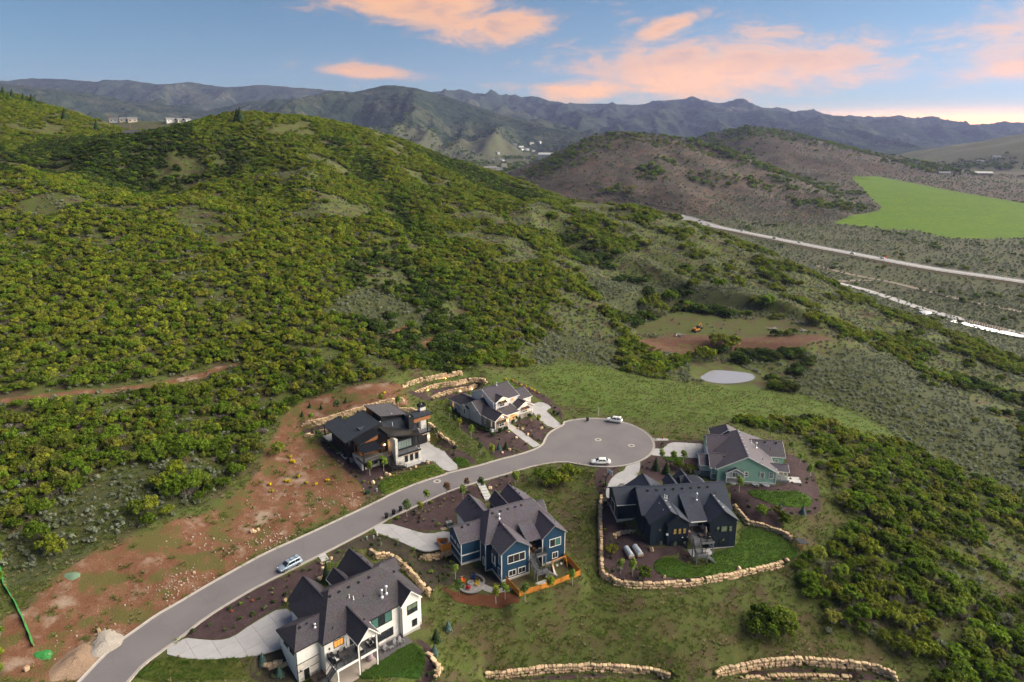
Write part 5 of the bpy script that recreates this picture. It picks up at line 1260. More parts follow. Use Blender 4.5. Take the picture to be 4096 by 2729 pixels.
# ------------------------------------------------------------------ blue house with cedar fence
def build_blue_house():
 R = house('H2', 'blue_house', (-10.13, 118.66), 27, 'navy blue house with white trim and purple-grey roof beside the orange cedar fence')
 S = shingle('shingle_purple_grey', (.082, .073, .094)); W = siding('navy_board_wall', (.014, .052, .105), 'X', 1.2, .15)
 W2 = siding('navy_lap_wall', (.014, .050, .10), 'Z', 3.0, .3)
 g = dict(trim=M_WHITE)
 wing(R, 4.1, 21.0, -2.5, 8.2, -3.8, 3.0, 7.0, 'x', S, W, 3.6, 3.6, trim=M_GREYM, found=M_FOUND, fz=-3.0)
 wing(R, -.1, 7.5, 0.0, 6.7, -3.2, 3.0, 5.0, 'x', S, W, 0, 0, trim=M_GREYM, found=M_FOUND, fz=-1.6)
 wing(R, 3.8, 10.4, 4.5, 12.2, -2.5, 3.0, 5.9, 'y', S, W, 0, 0, trim=M_GREYM)
 wing(R, 11.2, 14.4, 4.0, 11.0, -2.0, 3.9, 5.9, 'y', S, W, 0, 0, trim=M_GREYM, ov=.3)
 wing(R, 12.6, 20.6, 4.0, 11.4, -2.5, 3.0, 6.4, 'y', S, W, 0, 0, trim=M_GREYM, ridge=16.2)
 wing(R, 18.0, 21.4, 3.2, 6.6, -3.0, 3.0, 4.5, 'x', S, W, 0, 0, trim=M_GREYM, ov=.3)
 wing(R, 5.4, 12.2, -6.9, 3.0, -3.8, 3.0, 5.3, 'y', S, W, 0, 0, trim=M_GREYM, found=M_FOUND, fz=-3.05)
 wing(R, 15.0, 20.95, -5.95, 3.0, -3.8, 3.0, 5.3, 'y', S, W, 0, 0, trim=M_GREYM, found=M_FOUND, fz=-3.05)
 # roof carried over the recessed deck
 b = MB(); b.add([(12.0, -5.4, 3.0), (15.2, -5.4, 3.0), (15.2, -1.2, 4.75), (12.0, -1.2, 4.75), (12.0, -5.4, 2.84), (15.2, -5.4, 2.84), (15.2, -1.2, 4.59), (12.0, -1.2, 4.59)],
     [(0, 1, 2, 3), (7, 6, 5, 4), (0, 4, 5, 1), (1, 5, 6, 2), (2, 6, 7, 3), (3, 7, 4, 0)])
 b.obj('porch_roof', S, R)
 for x0, x1, c, rz, zb in ((5.78, 11.82, -6.52, 8.8, 0), (15.38, 20.57, -5.57, 17.97, 0)):
  hw = (x1 - x0) / 2; battens(R, '-y', c, x0 + .1, x1 - .1, -3.0, 3.0, W, .42, lambda a, m=(x0 + x1) / 2, h=hw: 3.0 + .05 + (1 - abs(a - m) / h) * 1.95)
 battens(R, '-x', .28, .5, 6.2, -.8, 3.0, W, .4, lambda a: 3.0 + (1 - abs(a - 3.35) / 2.97) * 1.6)
 battens(R, '-x', 5.78, -6.4, -2.6, -3.0, 3.1, W, .42); battens(R, '-y', .38, .5, 4.2, 0.1, 3.1, W, .42)
 battens(R, '-y', -2.12, 4.6, 5.7, -3.0, 2.9, W, .42)
 # white bands and corner boards
 slab(R, .22, 4.15, .30, .42, -.12, .12, M_WHITE, 'band'); slab(R, .20, .30, .35, 6.3, -.12, .12, M_WHITE, 'band')
 corner_trim(R, [(.28, .38), (4.42, -2.12), (5.78, -6.52), (11.82, -6.52), (15.38, -5.57), (20.57, -5.57), (4.42, .33)], -3.2, 3.0, M_WHITE)
 slab(R, .2, 4.2, .31, .40, -2.0, -1.85, M_WHITE, 'band')
 slab(R, 5.7, 11.9, -6.56, -6.45, -3.05, -2.9, M_WHITE, 'band'); slab(R, 15.3, 20.6, -5.61, -5.5, -3.05, -2.9, M_WHITE, 'band'); slab(R, 5.70, 5.80, -6.5, -2.2, -3.05, -2.9, M_WHITE, 'band')
 k = dict(fm=M_WHITE, fw=.12)
 win(R, '-y', -6.55, 9.0, 3.9, .25, 1.85, 3, 1, **k); win(R, '-y', -6.55, 8.1, 1.7, -2.6, 1.35, 2, 1, **k); win(R, '-y', -6.55, 10.2, 1.7, -2.6, 1.35, 2, 1, **k)
 win(R, '-y', -5.6, 18.3, 2.7, .3, 1.85, 2, 1, gm=[M_GLASS, M_CURT], **k); win(R, '-y', -5.6, 18.3, 1.4, -2.45, 1.45, 2, 1, **k)
 win(R, '-x', 4.38, -1.3, .8, -2.2, 1.7, 1, 1, **k); win(R, '-x', 5.75, -5.6, 1.0, -2.4, 1.7, 1, 1, **k); win(R, '-x', 5.75, -5.7, .8, .2, 2.0, 1, 1, **k)
 win(R, '-x', 5.75, -2.9, .6, 1.7, .8, 1, 1, **k)
 for y in (5.2, 3.5, 1.7): win(R, '-x', .26, y, 1.1, 1.2, .55, 1, 1, **k)
 # bay window
 slab(R, 5.15, 5.8, -5.0, -3.5, -.6, 2.0, W, 'bay'); win(R, '-x', 5.13, -4.25, 1.1, -.3, 2.0, 1, 1, **k)
 b = MB(); b.add([(4.95, -5.2, 1.95), (5.85, -5.2, 2.5), (5.85, -3.3, 2.5), (4.95, -3.3, 1.95), (4.95, -5.2, 1.85), (5.85, -5.2, 2.3), (5.85, -3.3, 2.3), (4.95, -3.3, 1.85)],
     [(0, 1, 2, 3), (7, 6, 5, 4), (0, 4, 5, 1), (1, 5, 6, 2), (2, 6, 7, 3), (3, 7, 4, 0)]); fix_normals(b.obj('bay_roof', S, R).data)
 corner_trim(R, [(5.17, -4.98), (5.17, -3.52)], -.6, 1.9, M_WHITE, .1)
 door(R, '-x', 4.16, 9.6, 3.6, -.3, 2.4, M_GDOOR, 4, 'garage_door')
 win(R, '+y', 11.85, 7.1, 1.6, .8, 1.4, 2, 1, **k); win(R, '+y', 11.05, 16.5, 2.2, .8, 1.5, 3, 1, **k)
 # deck between the gables
 slab(R, 11.9, 15.3, -6.1, -2.1, -.15, 0.0, M_DECK, 'deck_floor'); slab(R, 13.3, 15.8, -6.5, -6.1, -.15, 0.0, M_DECK, 'deck_floor')
 slab(R, 13.25, 15.85, -6.6, -6.5, -.4, -.02, M_GREYM, 'deck_fascia')
 slab(R, 11.86, 15.35, -2.3, -2.15, 0, 3.0, W, 'recessed_wall'); door(R, '-y', -2.32, 13.6, 2.2, 0, 2.1, M_GLASS)
 posts(R, [(15.7, -6.4), (13.4, -6.4)], -3.4, -.15, .16, M_GREYM)
 railing(R, [(13.35, -6.5, 0), (15.75, -6.5, 0), (15.75, -5.7, 0)], M_BLACK)
 stairs(R, (12.6, -6.1, 0), (12.6, -8.3, -1.75), 1.5, M_DECK, smat=M_GREYM)
 slab(R, 11.9, 14.5, -9.7, -8.3, -1.9, -1.76, M_DECK, 'landing')
 posts(R, [(12.0, -8.4), (14.4, -9.6), (12.0, -9.6), (14.4, -8.4)], -3.5, -1.9, .15, M_GREYM)
 stairs(R, (14.5, -9.0, -1.76), (16.3, -9.0, -3.35), 1.3, M_DECK, smat=M_GREYM)
 railing(R, [(11.85, -6.1, 0), (11.85, -8.3, -1.75), (11.85, -9.65, -1.75), (14.45, -9.65, -1.75)], M_BLACK)
 railing(R, [(13.4, -6.1, 0), (13.4, -8.3, -1.75), (14.45, -8.3, -1.75)], M_BLACK)
 pit = 4.0 / 5.35
 for x in (8.0, 9.8, 11.5, 13.2, 14.6): roof_vent(R, x, 2.1, 7.0 - .75 * pit)
 for x, y, z in ((1.6, 2.8, 4.7), (3.0, 2.9, 4.75)): roof_vent(R, x, y, z)
 for y in (-.4, -2.2, -3.6): roof_vent(R, 8.45, y, 5.0)
 for y in (10.8, 9.0, 7.2): roof_vent(R, 6.6, y, 5.45); roof_vent(R, 16.7, y, 6.0)
 roof_vent(R, 12.5, 8.5, 5.6); roof_vent(R, 13.2, 8.8, 5.55)
 flue(R, 8.9, 1.0, 5.6, 1.1, .14); pipe(R, 9.1, -.8, 4.4, .7, .1)
 for x, y, z in ((18.9, 7.5, 5.2), (19.3, 5.5, 4.4), (19.5, -.5, 4.2), (19.3, -2.5, 4.3), (19.2, -3.6, 4.4), (5.5, .6, 4.0)): pipe(R, x, y, z, .4, .05, M_BLACK)
 return R
build_blue_house()
# ------------------------------------------------------------------ black house
def build_black_house():
 R = house('H3', 'black_house', (22.71, 133.01), 7, 'black house with wide dark blue-grey roof inside the curved boulder wall')
 S = shingle('shingle_blue_black', (.034, .043, .068)); W = siding('black_board_wall', (.011, .020, .036), 'X', 1.2, .2); W2 = siding('black_lap_wall', (.011, .021, .038), 'Z', 3.0, .3)
 g = dict(trim=M_BLACK)
 wing(R, 4.1, 24.2, -4.75, 5.1, -3.8, 3.0, 7.0, 'x', S, W2, 0, 0, **g, found=M_FOUND, fz=-3.0)
 wing(R, 0.0, 6.5, 0.0, 7.8, -2.2, 3.0, 5.05, 'x', S, W2, 0, 0, **g, found=M_FOUND, fz=-.7)
 wing(R, 3.3, 12.7, 1.0, 7.4, -2.5, 3.0, 6.2, 'y', S, W2, 0, 0, **g)
 wing(R, 12.2, 15.1, 1.0, 6.2, -1.0, 4.9, 6.45, 'y', S, W, 0, 0, **g, ov=.3)
 wing(R, 14.6, 20.2, 2.0, 8.6, -1.0, 3.2, 6.0, 'y', S, W2, 0, 0, **g)
 wing(R, 16.0, 22.8, 2.6, 8.4, -1.0, 3.2, 5.9, 'x', S, W2, 0, 2.7, **g)
 wing(R, 4.75, 13.5, -8.2, 3.0, -3.8, 3.0, 5.7, 'y', S, W2, 0, 0, **g, found=M_FOUND, fz=-3.2)
 wing(R, 8.3, 13.4, -8.75, 0.0, -3.8, 3.0, 4.75, 'y', S, W, 0, 0, **g, found=M_FOUND, fz=-3.2, ov=.3)
 wing(R, 17.1, 23.75, -9.1, 3.0, -3.8, 3.0, 5.45, 'y', S, W, 0, 0, **g, found=M_FOUND, fz=-3.2)
 # low-pitched roof over the recessed deck
 b = MB(); b.add([(13.2, -8.2, 3.0), (17.3, -8.2, 3.0), (17.3, -1.6, 5.72), (13.2, -1.6, 5.72), (13.2, -8.2, 2.84), (17.3, -8.2, 2.84), (17.3, -1.6, 5.56), (13.2, -1.6, 5.56)],
     [(0, 1, 2, 3), (7, 6, 5, 4), (0, 4, 5, 1), (1, 5, 6, 2), (2, 6, 7, 3), (3, 7, 4, 0)]); b.obj('porch_roof', S, R)
 slab(R, 13.25, 17.3, -8.3, -8.18, 2.78, 2.96, M_WHITE, 'gutter'); slab(R, .0, 4.3, -.1, -.02, 2.8, 2.95, M_WHITE, 'gutter')
 for x0, x1, c, zr in ((8.6, 13.1, -8.45, 4.5), (17.5, 23.35, -8.72, 5.2)):
  hw = (x1 - x0) / 2; battens(R, '-y', c, x0 + .1, x1 - .1, -3.1, 3.0, W, .42, lambda a, m=(x0 + x1) / 2, h=hw, z=zr: 3.0 + (1 - abs(a - m) / h) * (z - 3.1))
 k = dict(fm=M_BLACK, fw=.1)
 lw3 = [M_GLASSG, M_GLASSG]
 for i in range(3): win(R, '-y', -8.48, 10.2 + i * 1.02, .85, .45, 1.4, 1, 2, gm=glass('amber_blind', (.30, .20, .08)), **k)
 win(R, '-y', -7.85, 7.1, .6, .6, 1.1, 1, 2, gm=[M_GLASS, M_GLASSG], **k)
 win(R, '-y', -7.85, 7.3, 1.2, -2.5, 1.35, 2, 1, gm=[M_GLASS, M_GLASSG], **k); win(R, '-y', -8.48, 10.1, 1.35, -2.5, 1.35, 2, 1, gm=[M_GLASS, M_GLASSG], **k); win(R, '-y', -8.48, 12.1, 1.4, -2.5, 1.35, 2, 2, gm=[M_GLASS, M_GLASS, M_GLASS, M_GLASSG], **k)
 win(R, '-y', -8.75, 19.4, .85, .4, 1.45, 1, 2, gm=[M_GLASS, M_GLASSG], **k); win(R, '-y', -8.75, 20.75, 1.5, .4, 1.45, 1, 1, gm=M_GLASSG, **k); win(R, '-y', -8.75, 22.15, .85, .4, 1.45, 1, 2, gm=M_GLASSG, **k)
 win(R, '-y', -8.75, 20.5, 1.25, -2.4, 1.35, 2, 2, gm=[M_GLASS, M_GLASS, M_GLASS, M_GLASSG], **k)
 # recessed deck
 slab(R, 12.9, 17.45, -8.9, -4.2, -.2, -.06, M_DECK, 'deck_floor'); slab(R, 13.2, 17.6, -11.1, -8.95, -.2, -.06, M_DECK, 'deck_floor')
 slab(R, 13.05, 17.75, -11.25, -11.1, -.42, -.08, M_GREYM, 'deck_fascia'); slab(R, 12.95, 13.1, -11.1, -8.95, -.42, -.08, M_GREYM, 'deck_fascia')
 door(R, '-y', -4.42, 15.2, 2.6, 0, 2.2, M_GLASS)
 posts(R, [(13.2, -10.9), (17.55, -10.95)], -3.5, -.2, .2, M_GREYM); slab(R, 13.3, 17.5, -11.1, -10.95, -.6, -.42, M_GREYM, 'deck_beam')
 b = MB(); b.bar((17.5, -10.95, -.5), (17.5, -9.6, -.35), .1); b.bar((17.5, -10.9, -1.6), (16.4, -10.95, -.5), .1); b.obj('brace', M_GREYM, R)
 stairs(R, (13.9, -11.1, -.06), (13.9, -12.4, -1.75), 1.4, M_DECK, smat=M_GREYM)
 slab(R, 13.0, 15.4, -13.6, -12.4, -1.9, -1.76, M_DECK, 'landing')
 posts(R, [(13.1, -13.5), (15.3, -13.5), (13.1, -12.5), (15.3, -12.5)], -3.6, -1.9, .16, M_GREYM)
 stairs(R, (15.4, -13.0, -1.76), (17.2, -13.0, -3.4), 1.1, M_DECK, smat=M_GREYM)
 railing(R, [(13.15, -8.8, -.06), (13.15, -11.1, -.06), (13.15, -12.4, -1.76), (13.1, -13.55, -1.76), (15.35, -13.55, -1.76)], M_BLACK)
 railing(R, [(14.7, -12.4, -1.76), (14.7, -11.05, -.06), (17.5, -11.05, -.06), (17.5, -9.2, -.06)], M_BLACK); railing(R, [(14.7, -12.45, -1.76), (15.35, -12.45, -1.76)], M_BLACK)
 slab(R, 13.1, 17.9, -10.9, -8.4, -3.6, -3.36, M_CONC, 'patio_slab')
 door(R, '-x', .36, 3.9, 2.6, -.6, 2.3, M_BLACK, 4, 'garage_door')
 for x in (6.6, 8.6, 10.5, 12.4, 14.4, 16.3, 18.2, 20.1): roof_vent(R, x, -.65, 6.42)
 for y in (-1.0, -3.6, -6.2): roof_vent(R, 9.65, y, 5.4, M_GALV); roof_vent(R, 8.3, y - .2, 5.0, M_GALV)
 for y in (-2.2, -4.6, -7.0): roof_vent(R, 20.95, y, 5.05, M_GALV)
 flue(R, 16.6, -3.2, 5.0, 1.6, .13); pipe(R, 9.9, -2.1, 5.4, .6, .09); pipe(R, 10.4, -2.1, 5.2, .6, .09); pipe(R, 10.9, -1.9, 5.35, .5, .05, M_BLACK); pipe(R, 6.2, -6.6, 3.75, .5, .05, M_BLACK); pipe(R, 21.4, -1.9, 5.3, .5, .05, M_BLACK)
 b = MB(); b.lathe([(.02, 0), (.2, .04), (.27, .09)], n=14); o = b.obj('dish', M_WHITE, R); o.location = (8.45, -8.7, .75); o.rotation_euler = (math.radians(70), 0, -.4)
 b = MB(); b.bar((0, 0, 0), (0, .35, -.25), .04); b.obj('dish_arm', M_GREYM, o)
 for x in (11.8, 12.9):
  b = MB(); b.lathe([(.02, -.02), (.13, 0), (.13, .1), (.05, .14)], n=10); o = b.obj('wall_lamp', M_WHITE, R); o.location = (x, -8.55, -.3); o.rotation_euler = (math.pi / 2, 0, 0)
 return R
build_black_house()
# ------------------------------------------------------------------ green house
def build_green_house():
 R = house('H4', 'green_house', (51.25, 148.64), -8, 'sage green house with white trim and long purple-grey roof next to the kidney lawn')
 S = shingle('shingle_purple_grey', (.082, .073, .094)); W = siding('green_lap_wall', (.25, .43, .35), 'Z', 3.2, .5); G = siding('pale_batten_wall', (.42, .47, .48), 'X', 1.4, .2)
 ST = stonework('grey_ledgestone', (.10, .105, .12), (.24, .24, .25), 3.0)
 g = dict(trim=M_WHITE)
 wing(R, -2.4, 12.0, -.1, 18.5, -.9, 3.15, 6.9, 'y', S, W, 0, 3.4, **g, found=M_FOUND, fz=.15, ov=.42)
 wall_gable = MB(); wall_gable.extr([(-2.0, 3.0), (11.6, 3.0), (4.8, 6.62)], .30, .6, 'y'); fix_normals(wall_gable.obj('gable_wall', W, R).data)
 wing(R, -3.6, 6.0, .9, 8.6, -.9, 2.9, 5.0, 'x', S, W, 0, 0, **g, found=M_FOUND, fz=-.1)
 wing(R, -5.8, -1.0, 2.4, 8.6, -.9, 2.7, 4.1, 'x', S, G, 0, 0, **g)
 wing(R, -3.2, 5.0, 8.6, 18.0, -.9, 3.0, 6.0, 'x', S, W, 0, 0, **g)
 wing(R, -1.2, 6.5, 15.5, 22.5, -.9, 3.6, 6.6, 'y', S, W, 0, 3.4, **g)
 wing(R, 7.0, 15.6, 8.3, 17.4, -.9, 3.2, 5.55, 'x', S, W, 0, 0, **g)
 # projecting bay with its own gable
 wing(R, -.15, 4.5, -.45, 2.0, -.8, 2.5, 3.75, 'y', S, G, 0, 0, **g, found=M_FOUND, fz=.2, ov=.3)
 slab(R, .05, 4.3, -.22, .3, .2, 1.15, ST, 'stone_facing'); slab(R, .02, 4.33, -.26, .3, 1.15, 1.27, M_WHITE, 'stone_cap')
 slab(R, -3.3, .02, 1.2, 1.5, .1, 1.2, ST, 'stone_facing'); slab(R, -3.3, .02, 1.17, 1.5, 1.2, 1.32, M_WHITE, 'stone_cap')
 slab(R, -5.5, -3.28, 2.68, 3.0, -.5, 1.2, ST, 'stone_facing'); slab(R, -5.5, -3.28, 2.65, 3.0, 1.2, 1.3, M_WHITE, 'stone_cap')
 slab(R, 4.3, 11.6, .24, .34, .1, .28, M_WHITE, 'band')
 corner_trim(R, [(11.58, .32), (-3.22, 1.28), (.15, -.15), (4.2, -.15), (-5.42, 2.78)], .1, 2.85, M_WHITE, .18)
 k = dict(fm=M_WHITE, fw=.16)
 win(R, '-y', .31, 8.4, 1.1, 1.35, 1.65, 2, 4, **k); win(R, '-y', .31, 10.45, 1.1, 1.35, 1.65, 2, 4, **k); win(R, '-y', .31, 4.75, .95, 1.4, 1.4, 1, 2, **k)
 win(R, '-y', -.17, 2.1, 1.5, 1.35, 1.35, 2, 2, gm=[M_GLASS, M_GLASS, M_GLASSG, M_GLASSG], **k); win(R, '-y', 1.26, -1.9, .95, 1.75, .85, 2, 2, **k)
 win(R, '-y', 8.68, 13.6, 1.0, 1.6, .8, 1, 1, gm=M_GLASSG, **k)
 win(R, '+x', 11.6, 6.8, 1.2, 1.1, 1.5, 2, 2, **k)
 door(R, '-x', -2.82, 13.2, 4.6, -.2, 2.4, M_GDOOR, 4, 'garage_door')
 # side porch
 roof(R, 10.2, 14.9, 1.6, 5.6, 2.75, 3.8, 'x', S, trim=M_WHITE)
 posts(R, [(14.55, 2.0), (14.55, 5.2)], -.4, 2.6, .26, M_WHITE); slab(R, 11.7, 14.75, 1.85, 2.1, 2.45, 2.7, M_WHITE, 'porch_beam'); slab(R, 11.7, 14.75, 5.05, 5.3, 2.45, 2.7, M_WHITE, 'porch_beam')
 slab(R, 11.62, 14.7, 1.9, 5.3, .12, .3, M_DECK, 'deck_floor'); slab(R, 11.62, 14.7, 1.84, 1.9, -.3, .28, M_GREYM, 'deck_skirt')
 railing(R, [(11.75, 2.0, .3), (14.4, 2.0, .3)], M_GREYM, .9)
 stairs(R, (14.7, 3.6, .3), (15.6, 3.6, -.3), 1.4, M_CONC, 3)
 slab(R, 15.3, 18.2, 2.4, 5.2, -.7, -.27, M_CONC, 'landing_slab')
 for y in (2.0, 4.0, 6.0, 8.0, 10.0, 12.0, 14.0, 15.0): roof_vent(R, 5.15, y, 6.74, M_GALV)
 flue(R, 8.5, 9.2, 5.1, 1.3, .14); pipe(R, 7.6, 10.8, 5.5, .8, .09); pipe(R, 8.9, 3.2, 4.8, .5, .05, M_BLACK); pipe(R, -.6, 2.3, 3.65, .4, .05, M_BLACK)
 for x, y in ((11.3, 12.2), (14.0, 12.1)): roof_vent(R, x, y, 5.3)
 pipe(R, 12.2, 10.1, 4.15, .5, .05, M_BLACK); roof_vent(R, 0.0, 4.0, 4.6)
 for x in (1.6, 7.0, 9.4):      # basement window wells
  b = MB(); n = 10
  for i in range(n):
   a0, a1 = math.pi * i / n, math.pi * (i + 1) / n
   b.obox((x + .85 * math.cos((a0 + a1) / 2), .1 - .85 * math.sin((a0 + a1) / 2) * 1.0, -.22), (-.14 * math.sin((a0 + a1) / 2), -.14 * math.cos((a0 + a1) / 2), 0), (.03 * math.cos((a0 + a1) / 2), -.03 * math.sin((a0 + a1) / 2), 0), (0, 0, .2))
  b.obj('window_well', M_GALV, R)
  c = MB(); c.lathe([(.8, 0), (.78, .03)], n=16); q = c.obj('well_cover', glass('clear_cover', (.30, .32, .34), rough=.15), R); q.location = (x, .1, -.12); q.scale = (1, .98, 1)
 return R
build_green_house()
# ------------------------------------------------------------------ modern house with cedar and stone
def plane_roof(root, pts, th, mat, name='roof', ribs=0, rib_dir=None, rmat=None, trim=None):
 n = len(pts); b = MB()
 b.add([tuple(p) for p in pts] + [(p[0], p[1], p[2] - th) for p in pts], [tuple(range(n)), tuple(range(2 * n - 1, n - 1, -1))] + [(i, n + i, n + (i + 1) % n, (i + 1) % n) for i in range(n)])
 o = b.obj(name, mat, root); fix_normals(o.data)
 if ribs:                                   # standing seams between edge 0-1 and edge 3-2
  r = MB(); P = [Vector(p) for p in pts]
  for k in range(ribs + 1):
   t = k / ribs; a = P[0].lerp(P[1], t); c = P[3].lerp(P[2], t); up = Vector((0, 0, .05))
   r.bar(a + up, c + up, .05, .10)
  r.obj('standing_seam', rmat or mat, o)
 if trim is not None:
  t = MB()
  for i in range(n):
   a, c = Vector(pts[i]), Vector(pts[(i + 1) % n]); t.bar(a - Vector((0, 0, th * .5)), c - Vector((0, 0, th * .5)), .05, th + .1)
  t.obj('fascia', trim, o)
 return o
def lamp_glow(root, x, y, z, power=18.0, name='wall_lamp', r=.11):
 b = MB(); b.lathe([(.04, -.14), (r, -.08), (r, .08), (.04, .14)], n=10)
 o = b.obj(name, pmat('lamp_glow', (.9, .6, .25), emit=(1.0, .58, .18), estr=14.0), root); o.location = (x, y, z)
 ld = bpy.data.lights.new('lamp_light', 'POINT'); ld.energy = power; ld.color = (1.0, .55, .18); ld.shadow_soft_size = .12
 lo = bpy.data.objects.new('lamp_light', ld); COL.objects.link(lo); lo.parent = o; lo.location = (0, -.3, -.05)
 return o
def build_modern_house():
 R = house('H5', 'modern_house', (-36.44, 153.41), 38, 'modern dark house with cedar panels and pale stone below the red dirt bank')
 S = shingle('shingle_blue_grey', (.034, .042, .056)); W = siding('charcoal_wall', (.016, .018, .022), 'Z', 3.0, .3)
 ST = stonework('white_stone', (.46, .44, .42), (.66, .64, .61), 2.6); CE = M_CEDAR
 MT = pmat('dark_metal_roof', (.024, .028, .036), rough=.32, metallic=.4, spec=.5); MTL = pmat('sky_sheen_metal_roof', (.26, .235, .20), rough=.38, metallic=.3, spec=.5)  # second metal is tan: sunset sky reflection painted into the roof colour
 # bodies
 slab(R, -1.6, 8.0, 5.2, 15.2, -.6, 6.35, W, 'wall'); slab(R, -1.2, 2.2, 15.2, 18.2, 3.4, 6.4, W, 'wall') if False else None
 b = MB(); b.extr([(-1.6, 6.3), (8.0, 6.3), (8.0, 8.85), (-1.6, 6.45)], 5.2, 15.2, 'y'); fix_normals(b.obj('gable_wall', W, R).data)
 plane_roof(R, [(-2.4, 5.1, 6.5), (-2.4, 18.9, 6.5), (2.1, 18.9, 7.72), (2.1, 15.5, 7.72), (7.6, 15.5, 9.2), (7.6, 5.1, 9.2)], .22, S, trim=M_BLACK)
 posts(R, [(-2.1, 18.5)], 3.0, 6.4, .2, M_BLACK); slab(R, -2.6, 2.0, 15.2, 18.9, 3.1, 3.4, M_CONC, 'patio_slab')
 # tall rear block with mono-pitch roof
 slab(R, 8.9, 16.0, 7.6, 16.0, -.4, 8.3, W, 'wall'); b = MB(); b.extr([(8.9, 8.25), (16.0, 8.25), (16.0, 8.35), (8.9, 9.75)], 7.6, 16.0, 'y'); fix_normals(b.obj('gable_wall', W, R).data)
 slab(R, 8.83, 8.9, 12.5, 15.98, 6.0, 9.7, CE, 'cedar_panel')
 plane_roof(R, [(8.5, 7.0, 10.0), (16.5, 7.0, 8.6), (16.5, 16.5, 8.6), (8.5, 16.5, 10.0)], .2, shingle('shingle_grey', (.082, .078, .088)), trim=M_BLACK)
 # centre roof, sloping to the front
 plane_roof(R, [(2.1, 7.9, 8.35), (3.2, 5.2, 7.3), (6.0, 3.0, 7.05), (14.2, -.1, 6.75), (16.4, 2.0, 7.2), (16.4, 7.9, 8.35)], .2, S, trim=M_BLACK)
 slab(R, 5.0, 16.0, .6, 7.6, -.4, 6.6, W, 'wall')
 # cedar block with standing-seam roof
 slab(R, -.1, 5.0, 1.9, 6.0, 3.3, 6.5, CE, 'cedar_wall'); b = MB(); b.extr([(-.1, 6.45), (5.0, 6.45), (5.0, 7.7), (-.1, 6.6)], 1.9, 6.0, 'y'); fix_normals(b.obj('cedar_gable', CE, R).data)
 plane_roof(R, [(-.35, 7.2, 6.65), (-.35, 1.5, 6.65), (5.5, 2.0, 8.05), (5.5, 6.8, 8.05)], .14, MT, ribs=16, trim=M_BLACK)
 plane_roof(R, [(6.8, -1.1, 7.55), (4.3, .0, 6.35), (4.25, 2.2, 6.45), (6.5, 3.6, 7.55)], .14, MT, ribs=8, trim=M_BLACK)
 plane_roof(R, [(-.9, 1.9, 6.55), (-1.05, -1.85, 6.0), (4.4, -1.95, 6.0), (4.35, 1.9, 6.55)], .16, MT, trim=M_BLACK)
 r = MB()
 for k in range(15): r.bar((-.95 + k * .36, -1.85, 6.03), (-.9 + k * .36, 1.85, 6.58), .04, .06)
 r.obj('standing_seam', MT, R)
 slab(R, -.6, 4.25, .1, 5.2, -.4, 3.3, ST, 'stone_base'); slab(R, -.55, 4.7, 1.95, 2.3, 3.3, 6.0, CE, 'cedar_wall') if False else None
 # front porch
 slab(R, -1.0, 6.9, -2.2, 2.0, 3.3, 3.5, M_DECK, 'deck_floor'); slab(R, -1.05, 4.8, -2.32, -2.2, 3.12, 3.5, M_BLACK, 'deck_fascia'); slab(R, -1.12, -1.0, -2.2, 1.9, 3.12, 3.5, M_BLACK, 'deck_fascia')
 posts(R, [(-.85, -1.95), (4.4, -1.9)], .2, 5.95, .26, M_BLACK)
 b = MB(); b.bar((-.85, -1.95, 4.6), (-.35, -.9, 5.95), .2); b.obj('brace', M_BLACK, R)
 railing(R, [(-.7, -2.1, 3.5), (4.3, -2.1, 3.5)], M_GREYM); railing(R, [(-.95, 1.7, 3.5), (-.95, -1.8, 3.5)], M_GREYM)
 slab(R, 4.55, 6.95, .45, .58, 3.5, 6.4, M_BLACK, 'entry_wall'); door(R, '-y', .44, 5.5, 1.2, 3.5, 2.2, pmat('brown_door', (.10, .05, .025)), fm=M_BLACK)
 win(R, '-y', 1.88, 1.2, 1.0, 4.3, .9, 1, 1); win(R, '-y', 1.88, 2.6, 1.0, 4.3, .9, 1, 1); win(R, '-x', -.12, 3.9, 1.2, 4.0, 1.9, 1, 1)
 for x in (.4, 2.0, 3.2): win(R, '-y', .08, x, 1.0, 1.2, .8, 1, 1)
 # right-hand stone block with balcony
 slab(R, 6.95, 14.0, -3.4, .62, -.4, 3.35, ST, 'stone_wall'); slab(R, 6.95, 7.65, -3.42, .45, 3.35, 7.75, ST, 'stone_pier')
 slab(R, 13.4, 14.1, -3.5, -2.9, -.4, 3.6, ST, 'stone_pier')
 slab(R, 7.65, 13.6, -1.95, .62, 3.35, 6.75, W, 'wall'); slab(R, 7.66, 13.9, -3.5, -1.95, 3.3, 3.5, M_DECK, 'balcony_floor'); slab(R, 7.65, 14.05, -3.62, -3.5, 3.05, 3.5, M_BLACK, 'balcony_fascia')
 railing(R, [(7.75, -3.45, 3.5), (13.8, -3.45, 3.5)], M_GREYM)
 win(R, '-y', -1.97, 10.1, 4.6, 4.15, 2.2, 6, 1, M_BLACK, [glass('pale_glass', (.16, .20, .19))])
 b = MB()
 for k in range(13): b.box(7.8 + k * .46, 7.84 + k * .46, -2.0, -1.9, 6.35, 6.75)
 b.obj('batten', M_BLACK, R)
 for x in (9.9, 11.4, 12.85):
  win(R, '-y', -3.42, x, .85, .95, 1.65, 1, 1); slab(R, x - .55, x + .55, -3.5, -3.38, 2.62, 2.8, CE, 'lintel')
 posts(R, [(13.75, -3.3)], 3.5, 7.3, .28, M_BLACK); b = MB(); b.bar((13.75, -3.3, 5.4), (12.9, -4.0, 7.35), .2); b.obj('brace', M_BLACK, R)
